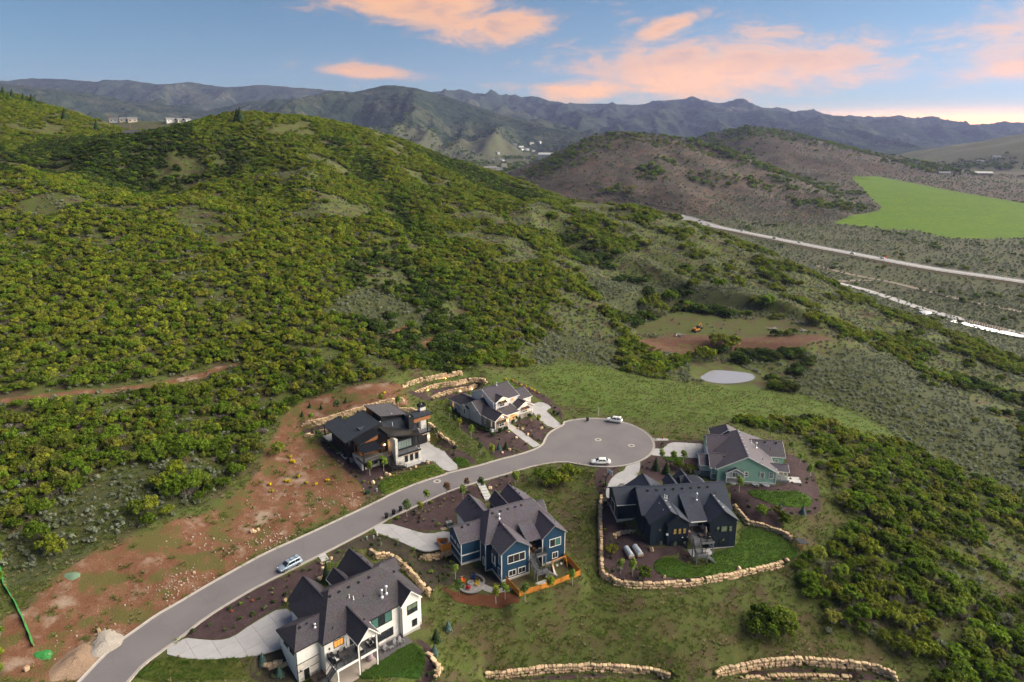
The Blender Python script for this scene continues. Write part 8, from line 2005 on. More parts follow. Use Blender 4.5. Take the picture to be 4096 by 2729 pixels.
for (x, y), (nm, lab, (w, d, h), c) in zip(UTIL, ULAB):
 r = empty(nm, (x, y, hz(x, y)), .5, lab, 'utility box', 'utility boxes'); m = pmat(lab[:18], c, rough=.5); b = MB(); b.box(-w / 2, w / 2, -d / 2, d / 2, -.1, h); b.obj('cabinet', m, r); b = MB(); b.box(-w / 2 - .04, w / 2 + .04, -d / 2 - .04, d / 2 + .04, h, h + .06); b.obj('lid', m, r)
# basketball hoop
x, y = HOOP[0]; r = empty('basketball_hoop', (x, y, hz(x, y)), math.radians(35), 'black basketball hoop on a pole beside the black house drive', 'basketball hoop')
b = MB(); b.box(-.5, .5, -.4, .4, 0, .18); b.obj('base', M_BLACK, r); b = MB(); b.box(-.09, .09, -.09, .09, .18, 2.6); b.obj('pole', M_BLACK, r); b = MB(); b.bar((0, 0, 2.5), (1.1, 0, 3.2), .12); b.bar((0, 0, 2.0), (1.1, 0, 2.8), .1); b.obj('arm', M_BLACK, r)
b = MB(); b.box(1.12, 1.17, -.9, .9, 2.75, 3.85); b.obj('backboard', pmat('backboard', (.75, .76, .78), rough=.15), r)
b = MB(); b.tube([(1.45 + .23 * math.cos(t * .5236), .23 * math.sin(t * .5236), 3.05) for t in range(13)], .02, 6); b.box(1.17, 1.25, -.1, .1, 3.0, 3.1); b.obj('rim', pmat('rim_orange', (.6, .12, .03)), r)
# sign post behind the cul-de-sac
x, y = POST[0]; r = empty('sign_post', (x, y, hz(x, y)), 0, 'thin white marker post behind the far kerb of the cul-de-sac', 'post'); b = MB(); b.tube([(0, 0, -.2), (0, 0, 2.6)], .05, 8); b.obj('post', M_WHITE, r); b = MB(); b.box(-.18, .18, -.02, .02, 2.0, 2.5); b.obj('plate', M_GALV, r)
# orange frame with dark net at the end of the lawn
x, y = FRAME[0]; r = empty('net_frame', (x, y, hz(x, y)), .3, 'orange tube frame with a dark net top at the end of the black house lawn', 'net frame'); MO = pmat('orange_tube', (.42, .075, .02), rough=.4)
for p, q in (((-.9, -.7, 0), (-.6, -.6, 1.5)), ((.9, -.7, 0), (.6, -.6, 1.1)), ((-.9, .7, 0), (-.6, .6, 1.7)), ((.9, .7, 0), (.6, .6, 1.3)), ((-.9, -.7, .1), (.9, -.7, .1)), ((-.8, -.65, .6), (.6, -.6, 1.1)), ((-.9, .7, .1), (.9, .7, .1))):
 b = MB(); b.tube([p, q], .035, 6); b.obj('tube', MO, r)
b = MB(); b.add([(-1.2, -.8, 1.55), (1.0, -.8, 1.1), (1.0, .8, 1.3), (-1.2, .8, 1.75), (-1.2, -.8, 1.51), (1.0, -.8, 1.06), (1.0, .8, 1.26), (-1.2, .8, 1.71)], [(0, 1, 2, 3), (7, 6, 5, 4), (0, 4, 5, 1), (1, 5, 6, 2), (2, 6, 7, 3), (3, 7, 4, 0)]); b.obj('net', pmat('dark_net', (.02, .025, .035), rough=.9), r)
# ------------------------------------------------------------------ garden furniture
def adirondack(x, y, z, rz, col, label, group):
 r = empty('adirondack_chair', (x, y, z), rz, label, 'chair', group); m = pmat('chair_' + '%02d%02d%02d' % tuple(int(c * 99) for c in col), col, rough=.5)
 for k in range(5):
  b = MB(); b.obox((-.24 + k * .12, -.05, .32), (.053, 0, 0), (0, .26, -.07), (0, .01, .012)); b.obj('seat_slat', m, r)
 for k in range(5):
  hgt = .46 - .05 * abs(k - 2); b = MB(); b.obox((-.24 + k * .12, .33, .26 + hgt), (.053, 0, 0), (0, .04, .008), (0, .16, hgt)); b.obj('back_slat', m, r)
 for s in (-1, 1):
  b = MB(); b.box(s * .36 - .04, s * .36 + .04, -.34, -.26, 0, .52); b.obj('leg', m, r); b = MB(); b.bar((s * .36, .42, .05), (s * .36, -.30, .36), .05, .12); b.obj('leg', m, r)
  b = MB(); b.box(s * .38 - .08, s * .38 + .08, -.42, .32, .52, .55); b.obj('arm', m, r)
 return r
zf = -3.36
# blue house: fire pit terrace
pc = lw('H2', .15, -4.6); M_PAVE = pmat('round_paving', (.30, .29, .29), (.22, .21, .215), scale=3.5, rough=.9, bump=.4, bscale=5, rnd=.12)
r = empty('fire_pit_terrace', (pc.x, pc.y, 0), 0, 'round grey paved terrace with low seat wall behind the blue house', 'terrace')
zt = max(-3.5, hz(pc.x, pc.y)) + .02
for ring in range(5):
 r0, r1 = ring * .52 + .02, (ring + 1) * .52 - .01; n = max(6, ring * 7)
 for k in range(n if ring else 1):
  b = MB()
  if ring == 0: b.lathe([(.5, zt - .15), (.5, zt + .06)], n=12)
  else:
   a0, a1 = 6.2832 * k / n + .01 / (ring + .5), 6.2832 * (k + 1) / n - .01 / (ring + .5); am = (a0 + a1) / 2
   pts = [(r0 * math.cos(a0), r0 * math.sin(a0)), (r1 * math.cos(a0), r1 * math.sin(a0)), (r1 * math.cos(am), r1 * math.sin(am)), (r1 * math.cos(a1), r1 * math.sin(a1)), (r0 * math.cos(a1), r0 * math.sin(a1))]; b.prism(pts, zt - .15, zt + .06 + .004 * ((k * 7 + ring) % 3))
  b.obj('paver', M_PAVE, r)
for k in range(9):
 a = .35 + 2.3 * k / 9; b = MB(); b.obox((2.55 * math.cos(a), 2.55 * math.sin(a), zt + .25), (-.33 * math.sin(a), .33 * math.cos(a), 0), (.2 * math.cos(a), .2 * math.sin(a), 0), (0, 0, .25)); b.obj('seat_wall_block', pmat('block_grey', (.20, .19, .195), rough=.9, rnd=.1), r)
f = empty('fire_pit', (pc.x - .1, pc.y - .05, zt + .06), 0, 'round grey stone fire pit in the middle of the terrace', 'fire pit'); b = MB(); b.lathe([(.62, 0), (.62, .42), (.45, .44), (.43, .2), (.1, .18)], n=20); b.obj('ring', pmat('pit_stone', (.33, .32, .325), (.24, .235, .24), rough=.9), f); b = MB(); b.lathe([(.42, .3), (.42, .34)], n=16); b.obj('lid', M_GREYM, f)
for lx, ly, col, nm in ((-.95, -3.6, (.62, .12, .015), 'orange'), (1.15, -3.45, (.010, .035, .12), 'navy'), (1.1, -5.4, (.72, .46, .01), 'yellow'), (-.95, -5.75, (.48, .012, .015), 'red')):
 p = lw('H2', lx, ly); a = math.atan2(pc.y - p.y, pc.x - p.x) + math.pi / 2; adirondack(p.x, p.y, zt + .06, a, col, f'{nm} adirondack chair at the fire pit behind the blue house', 'fire pit chairs')
# white house patio chairs
for k, (lx, ly, ra) in enumerate(((14.4, -2.7, 0), (16.3, -2.8, 0), (17.3, -2.95, .2))):
 p = lw('H1', lx, ly); adirondack(p.x, p.y, -3.32, math.radians(42) + ra, (.20, .20, .215), ['grey adirondack chair on the dark pavers next to the covered umbrella', 'grey adirondack chair in the middle of three on the dark pavers', 'grey adirondack chair at the far end of the dark pavers'][k], 'patio chairs at the white house')
def table(name, p, rz, w, d, h, m, label, cat='table', z=None):
 r = empty(name, (p.x, p.y, p.z), rz, label, cat); n = max(3, int(w / .16))
 for k in range(n):
  b = MB(); b.box(-w / 2 + w * k / n + .006, -w / 2 + w * (k + 1) / n - .006, -d / 2, d / 2, h - .05, h); b.obj('top_board', m, r)
 for sx in (-1, 1):
  for sy in (-1, 1):
   b = MB(); b.box(sx * (w / 2 - .08) - .04, sx * (w / 2 - .08) + .04, sy * (d / 2 - .08) - .04, sy * (d / 2 - .08) + .04, 0, h - .05); b.obj('leg', m, r)
 return r
def sofa(p, rz, w, label, fm, cm, group=None, d=.8):
 r = empty('outdoor_sofa', tuple(p), rz, label, 'sofa', group)
 b = MB(); b.box(-w / 2, w / 2, -d / 2, d / 2, .08, .28); b.obj('frame', fm, r); b = MB(); b.box(-w / 2, w / 2, d / 2 - .1, d / 2, .28, .75); b.obj('backrest', fm, r)
 for s in (-1, 1): b = MB(); b.box(s * (w / 2 - .05) - .05, s * (w / 2 - .05) + .05, -d / 2, d / 2 - .1, .28, .55); b.obj('arm', fm, r)
 n = max(1, round(w / .75))
 for k in range(n):
  x0 = -w / 2 + .1 + (w - .2) * k / n; x1 = x0 + (w - .2) / n - .02; b = MB(); b.box(x0, x1, -d / 2 + .02, d / 2 - .12, .28, .42); b.obj('seat_cushion', cm, r); b = MB(); b.obox(((x0 + x1) / 2, d / 2 - .18, .62), ((x1 - x0) / 2, 0, 0), (0, .07, .02), (0, -.05, .2)); b.obj('back_cushion', cm, r)
 return r
M_CUSH = pmat('white_cushion', (.70, .69, .67), rough=.9); M_TEAK = pmat('teak', (.26, .13, .06), rough=.6)
def grill(p, rz, label):
 r = empty('grill', tuple(p), rz, label, 'grill'); b = MB(); b.box(-.4, .4, -.28, .28, .1, .75); b.obj('cart', M_BLACK, r); b = MB(); b.extr([(-.3, .78), (.3, .78), (.3, .95), (.15, 1.12), (-.15, 1.12), (-.3, .95)], -.42, .42, 'x'); fix_normals(b.obj('lid', M_BLACK, r).data)
 for s in (-1, 1): b = MB(); b.box(s * .62 - .2, s * .62 + .2, -.25, .25, .74, .78); b.obj('side_shelf', M_GREYM, r)
 b = MB(); b.bar((-.3, -.34, .88), (.3, -.34, .88), .03); b.obj('handle', M_GALV, r)
A1 = math.radians(42); A2 = math.radians(27); A3 = math.radians(7)
p = lw('H1', 6.9, -2.7, -.1); table('deck_table', p, A1, 1.9, .95, .74, pmat('dark_wood', (.09, .085, .09), rough=.6), 'dark grey dining table on the white house deck')
for k, (dx, dy, a) in enumerate(((-.6, -.75, math.pi), (.5, -.75, math.pi), (-.6, .8, 0), (.5, .8, 0))):
 q = lw('H1', 6.9 + dx, -2.7 + dy, -.1); r = empty('deck_chair', tuple(q), A1 + a, ['dark chair at the rail side of the deck table, nearer the stairs', 'dark chair at the rail side of the deck table, nearer the porch', 'dark chair at the wall side of the deck table, nearer the grill', 'dark chair at the wall side of the deck table, nearer the umbrella'][k], 'chair', 'deck table chairs'); m = pmat('dark_chair', (.05, .05, .055), rough=.6)
 b = MB(); b.box(-.22, .22, -.22, .22, .42, .46); b.obj('seat', m, r); b = MB(); b.box(-.22, .22, .19, .23, .46, .9); b.obj('backrest', m, r)
 for sx in (-1, 1):
  for sy in (-1, 1): b = MB(); b.box(sx * .2 - .02, sx * .2 + .02, sy * .2 - .02, sy * .2 + .02, 0, .42); b.obj('leg', m, r)
grill(lw('H1', 5.15, -1.95, -.1), A1 - math.pi / 2, 'black barbecue grill at the rail of the white house deck')
sofa(lw('H1', 5.4, -3.0, -.1), A1 + math.pi / 2, .8, 'white cushioned deck chair beside the grill and stairs', M_BLACK, M_CUSH); sofa(lw('H1', 9.3, -3.2, -.1), A1 + math.pi / 2, 1.6, 'white cushioned sofa under the porch gable, stair side', M_BLACK, M_CUSH); sofa(lw('H1', 11.3, -3.2, -.1), A1 - math.pi / 2, 1.7, 'white cushioned sofa under the porch gable, where a person sits', M_BLACK, M_CUSH)
p = lw('H1', 7.9, -1.75, -.1); r = empty('closed_umbrella', tuple(p), 0, 'white folded umbrella on the white house deck', 'umbrella'); b = MB(); b.lathe([(.3, 0), (.3, .08)], n=14); b.obj('base', M_GREYM, r); b = MB(); b.tube([(0, 0, .08), (0, 0, 2.3)], .025, 6); b.obj('pole', M_GREYM, r); b = MB(); b.lathe([(.1, .9), (.2, 1.0), (.14, 1.6), (.04, 2.25)], n=10); b.obj('canopy', M_CUSH, r)
p = lw('H1', 11.3, -2.6, -3.32); r = empty('covered_umbrella', tuple(p), 0, 'mauve covered umbrella standing on the white house lower patio', 'umbrella'); b = MB(); b.lathe([(.5, 0), (.62, .2), (.6, .7), (.5, 1.2), (.28, 1.7), (.08, 1.95)], n=12); o = b.obj('cover', pmat('mauve_cover', (.33, .25, .28), (.24, .18, .205), scale=3, rough=.9, bump=.6, bscale=4), r, smooth=True); b = MB(); b.tube([(0, 0, 1.9), (0, 0, 2.1)], .03, 6); b.obj('finial', M_GREYM, r)
p = lw('H1', 15.35, -3.0, -3.32); table('side_table', p, A1, .8, .55, .42, pmat('grey_table', (.20, .20, .215), rough=.6), 'small grey side table between the patio chairs')
p = lw('H1', 2.9, -1.5, -3.35); r = empty('hot_tub', tuple(p), A1, 'square hot tub with brown cover below the white house deck stairs', 'hot tub'); b = MB(); b.box(-1.05, 1.05, -1.05, 1.05, 0, .85); b.obj('cabinet', M_TEAK, r)
for s in (-1, 1): b = MB(); b.box(-1.08 if s < 0 else .02, -.02 if s < 0 else 1.08, -1.08, 1.08, .85, .98); b.obj('cover_half', pmat('brown_cover', (.055, .038, .034), rough=.7), r)
# seated person on the porch sofa
def seated_person(p, rz, label):
 R = empty('person', tuple(p), rz, label, 'person')
 def limb(b, pts, rad, n=10): b.tube(pts, rad, n)
 import bmesh
 def skin(name, verts, edges, radii, mat):
  me = bpy.data.meshes.new(name); me.from_pydata(verts, edges, []); o = bpy.data.objects.new(name, me); COL.objects.link(o); o.parent = R
  md = o.modifiers.new('skin', 'SKIN'); md.use_smooth_shade = True
  for sv, rr in zip(me.skin_vertices[0].data, radii): sv.radius = (rr, rr)
  me.skin_vertices[0].data[0].use_root = True; o.modifiers.new('sub', 'SUBSURF').levels = 1; o.modifiers['sub'].render_levels = 1; me.materials.append(mat); return o
 V = [(0, 0, .52), (0, .02, .75), (0, .05, 1.0), (0, .04, 1.12), (0, .02, 1.2), (0, -.01, 1.32), (.09, -.02, .52), (.12, -.42, .55), (.12, -.5, .12), (.12, -.62, .06), (-.09, -.02, .52), (-.12, -.42, .55), (-.12, -.5, .12), (-.12, -.62, .06),
   (.18, .05, 1.04), (.26, -.05, .80), (.16, -.28, .68), (.12, -.36, .66), (-.18, .05, 1.04), (-.26, -.05, .80), (-.16, -.28, .68), (-.12, -.36, .66)]
 E = [(0, 1), (1, 2), (2, 3), (3, 4), (4, 5), (0, 6), (6, 7), (7, 8), (8, 9), (0, 10), (10, 11), (11, 12), (12, 13), (2, 14), (14, 15), (15, 16), (16, 17), (2, 18), (18, 19), (19, 20), (20, 21)]
 r = [.15, .14, .15, .07, .055, .1, .09, .075, .05, .04, .09, .075, .05, .04, .065, .05, .036, .03, .065, .05, .036, .03]
 skin('body', V, E, r, pmat('dark_clothes', (.022, .022, .026), rough=.9))
 b = MB(); b.lathe([(.03, -.13), (.075, -.09), (.09, 0), (.085, .06), (.05, .11), (.01, .125)], n=12); h = b.obj('head', pmat('skin', (.46, .25, .17), rough=.6), R, smooth=True); h.location = (0, -.02, 1.33); h.scale = (.9, 1.05, 1)
 b = MB(); b.lathe([(.092, .0), (.095, .05), (.07, .11), (.02, .14)], n=12); q = b.obj('hair', pmat('auburn_hair', (.16, .055, .025), rough=.8), h, smooth=True); q.location = (0, .02, 0)
 b = MB(); b.box(-.015, .015, -.11, -.075, -.03, .01); b.obj('nose', MATS['skin'], h)
 for s in (-1, 1):
  b = MB()
  for k in range(5): b.bar((s * .11 + s * (.02 * k - .05), -.37, .66), (s * .10 + s * (.024 * k - .06), -.44 - .015 * (2 - abs(k - 2)), .63), .017)
  b.obj('hand', MATS['skin'], R)
 return R
q = lw('H1', 11.35, -3.45, 0.02); seated_person((q.x, q.y, -.22), A1 - math.pi / 2, 'person in dark clothes sitting on the porch sofa of the white house')
# blue house deck and yard
sofa(lw('H2', 12.7, -4.3, 0), A2 + math.pi / 2, 1.5, 'wooden bench against the deck wall of the blue house', M_TEAK, M_TEAK); p = lw('H2', 14.2, -3.6, 0); table('deck_table', p, A2, 1.5, .9, .74, M_TEAK, 'wooden table on the covered blue house deck'); grill(lw('H2', 14.6, -5.6, 0), A2 + math.pi, 'black grill at the deck rail of the blue house')
for k, (lx, ly) in enumerate(((13.9, -4.5), (14.6, -2.8))): sofa(lw('H2', lx, ly, 0), A2 + math.pi * (1 - k), .6, ['wooden chair at the deck table, rail side, blue house', 'wooden chair at the deck table, wall side, blue house'][k], M_TEAK, M_TEAK, d=.6)
# black house deck
sofa(lw('H3', 15.4, -5.3, -.06), A3, 2.3, 'white cushioned outdoor sofa against the black house wall', M_TEAK, M_CUSH); sofa(lw('H3', 17.0, -6.6, -.06), A3 - math.pi / 2, 1.8, 'white cushioned outdoor sofa along the side of the black house deck', M_TEAK, M_CUSH); sofa(lw('H3', 13.5, -7.6, -.06), A3 + math.pi / 2, .9, 'white cushioned deck chair near the stairs of the black house', M_TEAK, M_CUSH)
p = lw('H3', 15.7, -6.7, -.06); table('low_table', p, A3, 1.0, .7, .4, M_TEAK, 'low wooden table between the white sofas on the black house deck'); p = lw('H3', 15.9, -9.0, -.06); r = empty('fire_table', tuple(p), A3, 'square brown fire table on the open part of the black house deck', 'fire table'); b = MB(); b.box(-.5, .5, -.5, .5, 0, .35); b.obj('body', pmat('brown_top', (.11, .085, .07), rough=.7), r); b = MB(); b.box(-.58, .58, -.58, .58, .35, .42); b.obj('top', MATS['brown_top'], r)
grill(lw('H3', 16.9, -9.9, -.06), A3 - math.pi / 2, 'black grill at the rail of the black house deck'); p = lw('H3', 16.75, -8.6, -.06); r = empty('covered_umbrella', tuple(p), 0, 'tan covered umbrella standing on the black house deck', 'umbrella'); b = MB(); b.lathe([(.3, 0), (.36, .3), (.33, 1.0), (.2, 1.6), (.06, 2.0)], n=12); b.obj('cover', pmat('tan_cover', (.20, .165, .13), (.14, .115, .09), rough=.9, bump=.5, bscale=4), r, smooth=True); b = MB(); b.lathe([(.45, -.02), (.45, .05)], n=14); b.obj('base', M_GREYM, r)
# two mini greenhouses
for k, (lx, ly) in enumerate(((.2, -9.4), (2.1, -9.3))):
 p = lw('H3', lx, ly); z = hz(p.x, p.y); r = empty('mini_greenhouse', (p.x, p.y, z), A3 + .12, ['raised bed under a clear plastic tunnel, the one nearer the boulder wall', 'raised bed under a clear plastic tunnel, the one nearer the black house'][k], 'mini greenhouse', 'raised beds with plastic tunnels')
 for s, ax in ((-1, 0), (1, 0), (-1, 1), (1, 1)):
  b = MB()
  if ax == 0: b.box(s * .6 - .04, s * .6 + .04, -1.5, 1.5, 0, .45)
  else: b.box(-.56, .56, s * 1.46 - .04, s * 1.46 + .04, 0, .45)
  b.obj('bed_board', pmat('weathered_board', (.30, .21, .14), rough=.85), r)
 b = MB(); n = 10; v = []; f = []
 for j in range(7):
  for i in range(n + 1):
   t = math.pi * i / n; v.append((-.56 * math.cos(t), -1.42 + 2.84 * j / 6, .45 + .62 * math.sin(t)))
 for j in range(6):
  for i in range(n): o = j * (n + 1) + i; f.append((o, o + 1, o + n + 2, o + n + 1))
 f += [tuple(range(n + 1)), tuple(6 * (n + 1) + i for i in range(n, -1, -1))]
 b.add(v, f); b.obj('tunnel_cover', glass('tunnel_plastic', (.34, .38, .43), rough=.25), r)
 b = MB()
 for j in range(5): b.tube([(-.585 * math.cos(math.pi * i / n), -1.42 + 2.84 * j / 4, .45 + .645 * math.sin(math.pi * i / n)) for i in range(n + 1)], .018, 5)
 b.obj('hoop', M_WHITE, r)
# cedar fence: panels of horizontal boards between posts
M_FENCE = pmat('cedar_fence', (.66, .27, .045), (.52, .20, .03), scale=1.5, rough=.65, rnd=.12)
def cedar_fence(pts, label, h, name='cedar_fence', step=2.3):
 o = pts[0]; r = empty(name, (o[0], o[1], o[2]), 0, label, 'fence'); B = Vector(o)
 for i in range(len(pts) - 1):
  a, c = Vector(pts[i]), Vector(pts[i + 1]); L = (c - a).length; n = max(1, round(L / step)); d = (c - a).normalized(); s = Vector((-d.y, d.x, 0)).normalized()
  for k in range(n):
   p, q = a.lerp(c, k / n) - B, a.lerp(c, (k + 1) / n) - B; nb = int(h / .16)
   for j in range(nb):
    b = MB(); z = .06 + (h - .06) * (j + .5) / nb; off = s * (.012 if j % 2 else -.012); b.obox((p + q) / 2 + Vector((0, 0, z)) + off, (q - p) / 2 * .985, s * .014, (0, 0, h / nb * .46)); b.obj('board', M_FENCE, r)
   b = MB(); b.box(p.x - .06, p.x + .06, p.y - .06, p.y + .06, p.z - .3, p.z + h + .08); b.obj('post', M_FENCE, r)
  if i == len(pts) - 2:
   p = c - B; b = MB(); b.box(p.x - .06, p.x + .06, p.y - .06, p.y + .06, p.z - .3, p.z + h + .08); b.obj('post', M_FENCE, r)
 return r
def H2p(x, y, z=None):
 p = lw('H2', x, y); return (p.x, p.y, hz(p.x, p.y) if z is None else z)
cedar_fence([H2p(6.4, -7.2, -3.5), H2p(7.0, -11.7, -3.9), H2p(13.8, -11.9, -4.0), H2p(20.6, -11.6, -3.9), H2p(20.7, -8.0, -3.6), H2p(20.2, -5.0, -3.5)], 'orange cedar fence round the play yard behind the blue house', 1.75)
cedar_fence([H2p(-.1, 5.0, -1.2), H2p(-2.15, 5.0, -1.2), H2p(-2.15, 7.4, -1.0)], 'cedar bin enclosure at the corner of the blue house garage', 1.7, 'bin_enclosure', 2.1)
cedar_fence([H2p(-.2, 6.6, -1.1), H2p(-1.9, 7.3, -1.1)], 'cedar back panel of the bin enclosure at the blue house garage', 1.7, 'bin_enclosure', 2.1)
# tepee and swing
p = H2p(15.9, -8.4, -3.4); r = empty('play_tepee', p, 0, 'pale canvas play tepee in the fenced yard of the blue house', 'tepee')
for k in range(6):
 a0, a1 = 6.283 * k / 6, 6.283 * (k + 1) / 6; b = MB()
 if k != 4: b.add([(.95 * math.cos(a0), .95 * math.sin(a0), 0), (.95 * math.cos(a1), .95 * math.sin(a1), 0), (.06 * math.cos(a1), .06 * math.sin(a1), 2.3), (.06 * math.cos(a0), .06 * math.sin(a0), 2.3), (.91 * math.cos(a0), .91 * math.sin(a0), 0), (.91 * math.cos(a1), .91 * math.sin(a1), 0), (.03 * math.cos(a1), .03 * math.sin(a1), 2.28), (.03 * math.cos(a0), .03 * math.sin(a0), 2.28)], [(0, 1, 2, 3), (7, 6, 5, 4), (0, 4, 5, 1), (1, 5, 6, 2), (2, 6, 7, 3), (3, 7, 4, 0)]); b.obj('canvas_panel', pmat('canvas', (.44, .40, .36), rough=.9), r)
 b = MB(); b.tube([(.95 * math.cos(a0), .95 * math.sin(a0), 0), (-.14 * math.cos(a0), -.14 * math.sin(a0), 2.75)], .03, 5); b.obj('pole', M_TEAK, r)
a, c = Vector(H2p(16.6, -7.6, -3.4)), Vector(H2p(19.7, -7.4, -3.4)); r = empty('swing_set', tuple(a), 0, 'orange timber swing set with two white bucket seats', 'swing set'); d = c - a; s = Vector((-d.y, d.x, 0)).normalized()
b = MB(); b.bar((0, 0, 2.1), d + Vector((0, 0, 2.1)), .12); b.obj('beam', M_FENCE, r)
for e in (Vector(), d):
 for q in (-1, 1): b = MB(); b.bar(e + Vector((0, 0, 2.1)), e + s * (.8 * q), .09); b.obj('leg', M_FENCE, r)
for t in (.35, .68):
 o = d * t; b = MB(); b.lathe([(.12, 0), (.2, .1), (.22, .35), (.2, .35), (.15, .1)], c=(o.x, o.y, .45), n=12); sw = b.obj('seat', M_WHITE, r); k = MB()
 for q in (-1, 1): k.bar(o + d.normalized() * (.18 * q) + Vector((0, 0, .8)), o + d.normalized() * (.18 * q) + Vector((0, 0, 2.05)), .02)
 k.obj('chain', M_GREYM, sw)
drape('path', [tuple(lw('H2', *q))[:2] for q in ((2.2, -5.3), (3.4, -7.0), (5.2, -8.2), (6.9, -8.5), (6.9, -9.7), (4.8, -9.4), (2.8, -8.2), (1.2, -6.4))], .10, M_PAVE, .6, kind='structure')
drape('path', [tuple(lw('H2', *q))[:2] for q in ((11.6, -9.6), (16.6, -9.6), (16.6, -8.2), (14.6, -8.0), (13.6, -11.2), (11.4, -11.4))], .08, M_CONC, .6, kind='structure', smoothn=0)
# plant by the blue house garage: condenser and pallet
for (lx, ly), lab in (((2.7, 12.9), 'pale green condenser unit beside the blue house garage drive'), ):
 p = lw('H2', lx, ly); r = empty('condenser_unit', (p.x, p.y, hz(p.x, p.y)), A2, lab, 'condenser'); b = MB(); b.box(-.6, .6, -.45, .45, 0, .9); b.obj('casing', pmat('pale_green_metal', (.40, .46, .38), rough=.5), r); b = MB(); b.lathe([(.36, .9), (.36, .93)], n=16); b.obj('fan_grille', M_GREYM, r)
p = lw('H2', 1.1, 12.0); r = empty('pallet', (p.x, p.y, hz(p.x, p.y)), A2, 'wooden pallet leaning stack on the drive of the blue house', 'pallet'); m = pmat('pale_wood', (.48, .38, .27), rough=.8)
for k in range(6): b = MB(); b.box(-.6, .6, -.55 + k * .19, -.55 + k * .19 + .12, .12, .15); b.obj('slat', m, r)
for k in range(3): b = MB(); b.box(-.6 + k * .55, -.5 + k * .55, -.55, .55, 0, .12); b.obj('runner', m, r)
# condensers / tanks by other houses
p = lw('H5', -1.25, 4.4); r = empty('rain_barrel', (p.x, p.y, hz(p.x, p.y)), 0, 'grey round tank beside the stone base of the modern house', 'tank'); b = MB(); b.lathe([(.5, 0), (.52, .1), (.52, 1.2), (.46, 1.3)], n=18); b.obj('drum', M_GREYM, r); b = MB(); b.lathe([(.42, 1.3), (.42, 1.34)], n=16); b.obj('lid', M_BLACK, r)
p = lw('H3', -.5, 7.6); r = empty('dark_bin', (p.x, p.y, hz(p.x, p.y)), A3, 'large black bin against the garage wall of the black house', 'bin'); b = MB(); b.box(-.4, .4, -.7, .7, 0, 1.3); b.obj('body', M_BLACK, r); b = MB(); b.box(-.45, .45, -.75, .75, 1.3, 1.38); b.obj('lid', M_BLACK, r)
p = lw('H4', -6.0, 4.0); r = empty('round_cover', (p.x, p.y, hz(p.x, p.y) + .05), 0, 'round pale concrete lid in the bed by the green house', 'concrete lid'); b = MB(); b.lathe([(.9, 0), (.9, .18), (.8, .22)], n=22); b.obj('lid', pmat('cream_concrete', (.56, .50, .42)), r); b = MB(); b.box(-.1, .1, -.03, .03, .22, .28); b.obj('handle', M_GREYM, r)
# terrace lights behind the pale house
for k, (x, y) in enumerate(((-26.0, 197.5), (-16.2, 201.2), (-12.6, 202.6), (-28.0, 195.0), (-21.0, 203.4))):
 r = empty('garden_light', (x, y, hz(x, y) + .1), 0, f'small glowing garden light on the stone terraces, number {k + 1} from the modern house' if False else ['glowing garden light at the near end of the middle terrace', 'glowing garden light at the stone stair of the middle terrace', 'glowing garden light at the far end of the middle terrace', 'glowing garden light at the near end of the top terrace', 'glowing garden light in the middle of the top terrace'][k], 'garden light', 'terrace lights')
 b = MB(); b.tube([(0, 0, 0), (0, 0, .35)], .025, 6); b.obj('stem', M_BLACK, r); lamp_glow(r, 0, -.0, .42, 9, 'lamp_head', .07)
# ------------------------------------------------------------------ valley: roads, water, traffic
def ribbon(name, pts, w, off, mat, cell=6.0, side=0.0):
 P = np.array(chaikin(pts, 2, False)); d = np.gradient(P, axis=0); d /= np.hypot(d[:, 0], d[:, 1])[:, None] + 1e-9; nrm = np.stack([-d[:, 1], d[:, 0]], 1)
 v = []; f = []; cols = (-.5, 0, .5)
 for c in cols:
  Q = P + nrm * (c * w + side); z = H(Q[:, 0], Q[:, 1]) + off; v += [(a, b, q) for (a, b), q in zip(Q, z)]
 n = len(P)
 for k in range(2):
  for i in range(n - 1): f.append((k * n + i, k * n + i + 1, (k + 1) * n + i + 1, (k + 1) * n + i))
 b = MB(); b.add(v, f); o = b.obj(name, mat); fix_normals(o.data); o['kind'] = 'structure'; return o, P, nrm
def extend(pts, d0=0, d1=0):
 p = [Vector(q) for q in pts]; a = p[0] + (p[0] - p[1]).normalized() * d0; b = p[-1] + (p[-1] - p[-2]).normalized() * d1
 return ([tuple(a)] if d0 else []) + [tuple(q) for q in p] + ([tuple(b)] if d1 else [])
M_HWY = pmat('highway_asphalt', (.34, .335, .345), (.28, .275, .285), scale=.2, rough=.85); M_GRAV = pmat('gravel_track', (.22, .185, .15), (.17, .14, .11), scale=.5, rough=.95); M_BANK = pmat('road_bank_soil', (.115, .085, .055), (.085, .075, .035), scale=.3, rough=1)
hw = extend(HIGHWAY[0], 40, 160)
ribbon('verge', hw, 26.0, .25, M_BANK); road2, HP, HN = ribbon('highway', hw, 15.0, 1.6, M_HWY)
b = MB()
for c in (-7.5, 7.5):
 Q = HP + HN * c; z = H(Q[:, 0], Q[:, 1])
 for i in range(len(Q) - 1): b.add([(*Q[i], z[i] + 1.6), (*Q[i + 1], z[i + 1] + 1.6), (*(Q[i + 1] + HN[i + 1] * np.sign(c) * 5), z[i + 1] + .1), (*(Q[i] + HN[i] * np.sign(c) * 5), z[i] + .1)], [(0, 1, 2, 3)])
o = b.obj('embankment', M_BANK); fix_normals(o.data); o['kind'] = 'structure'
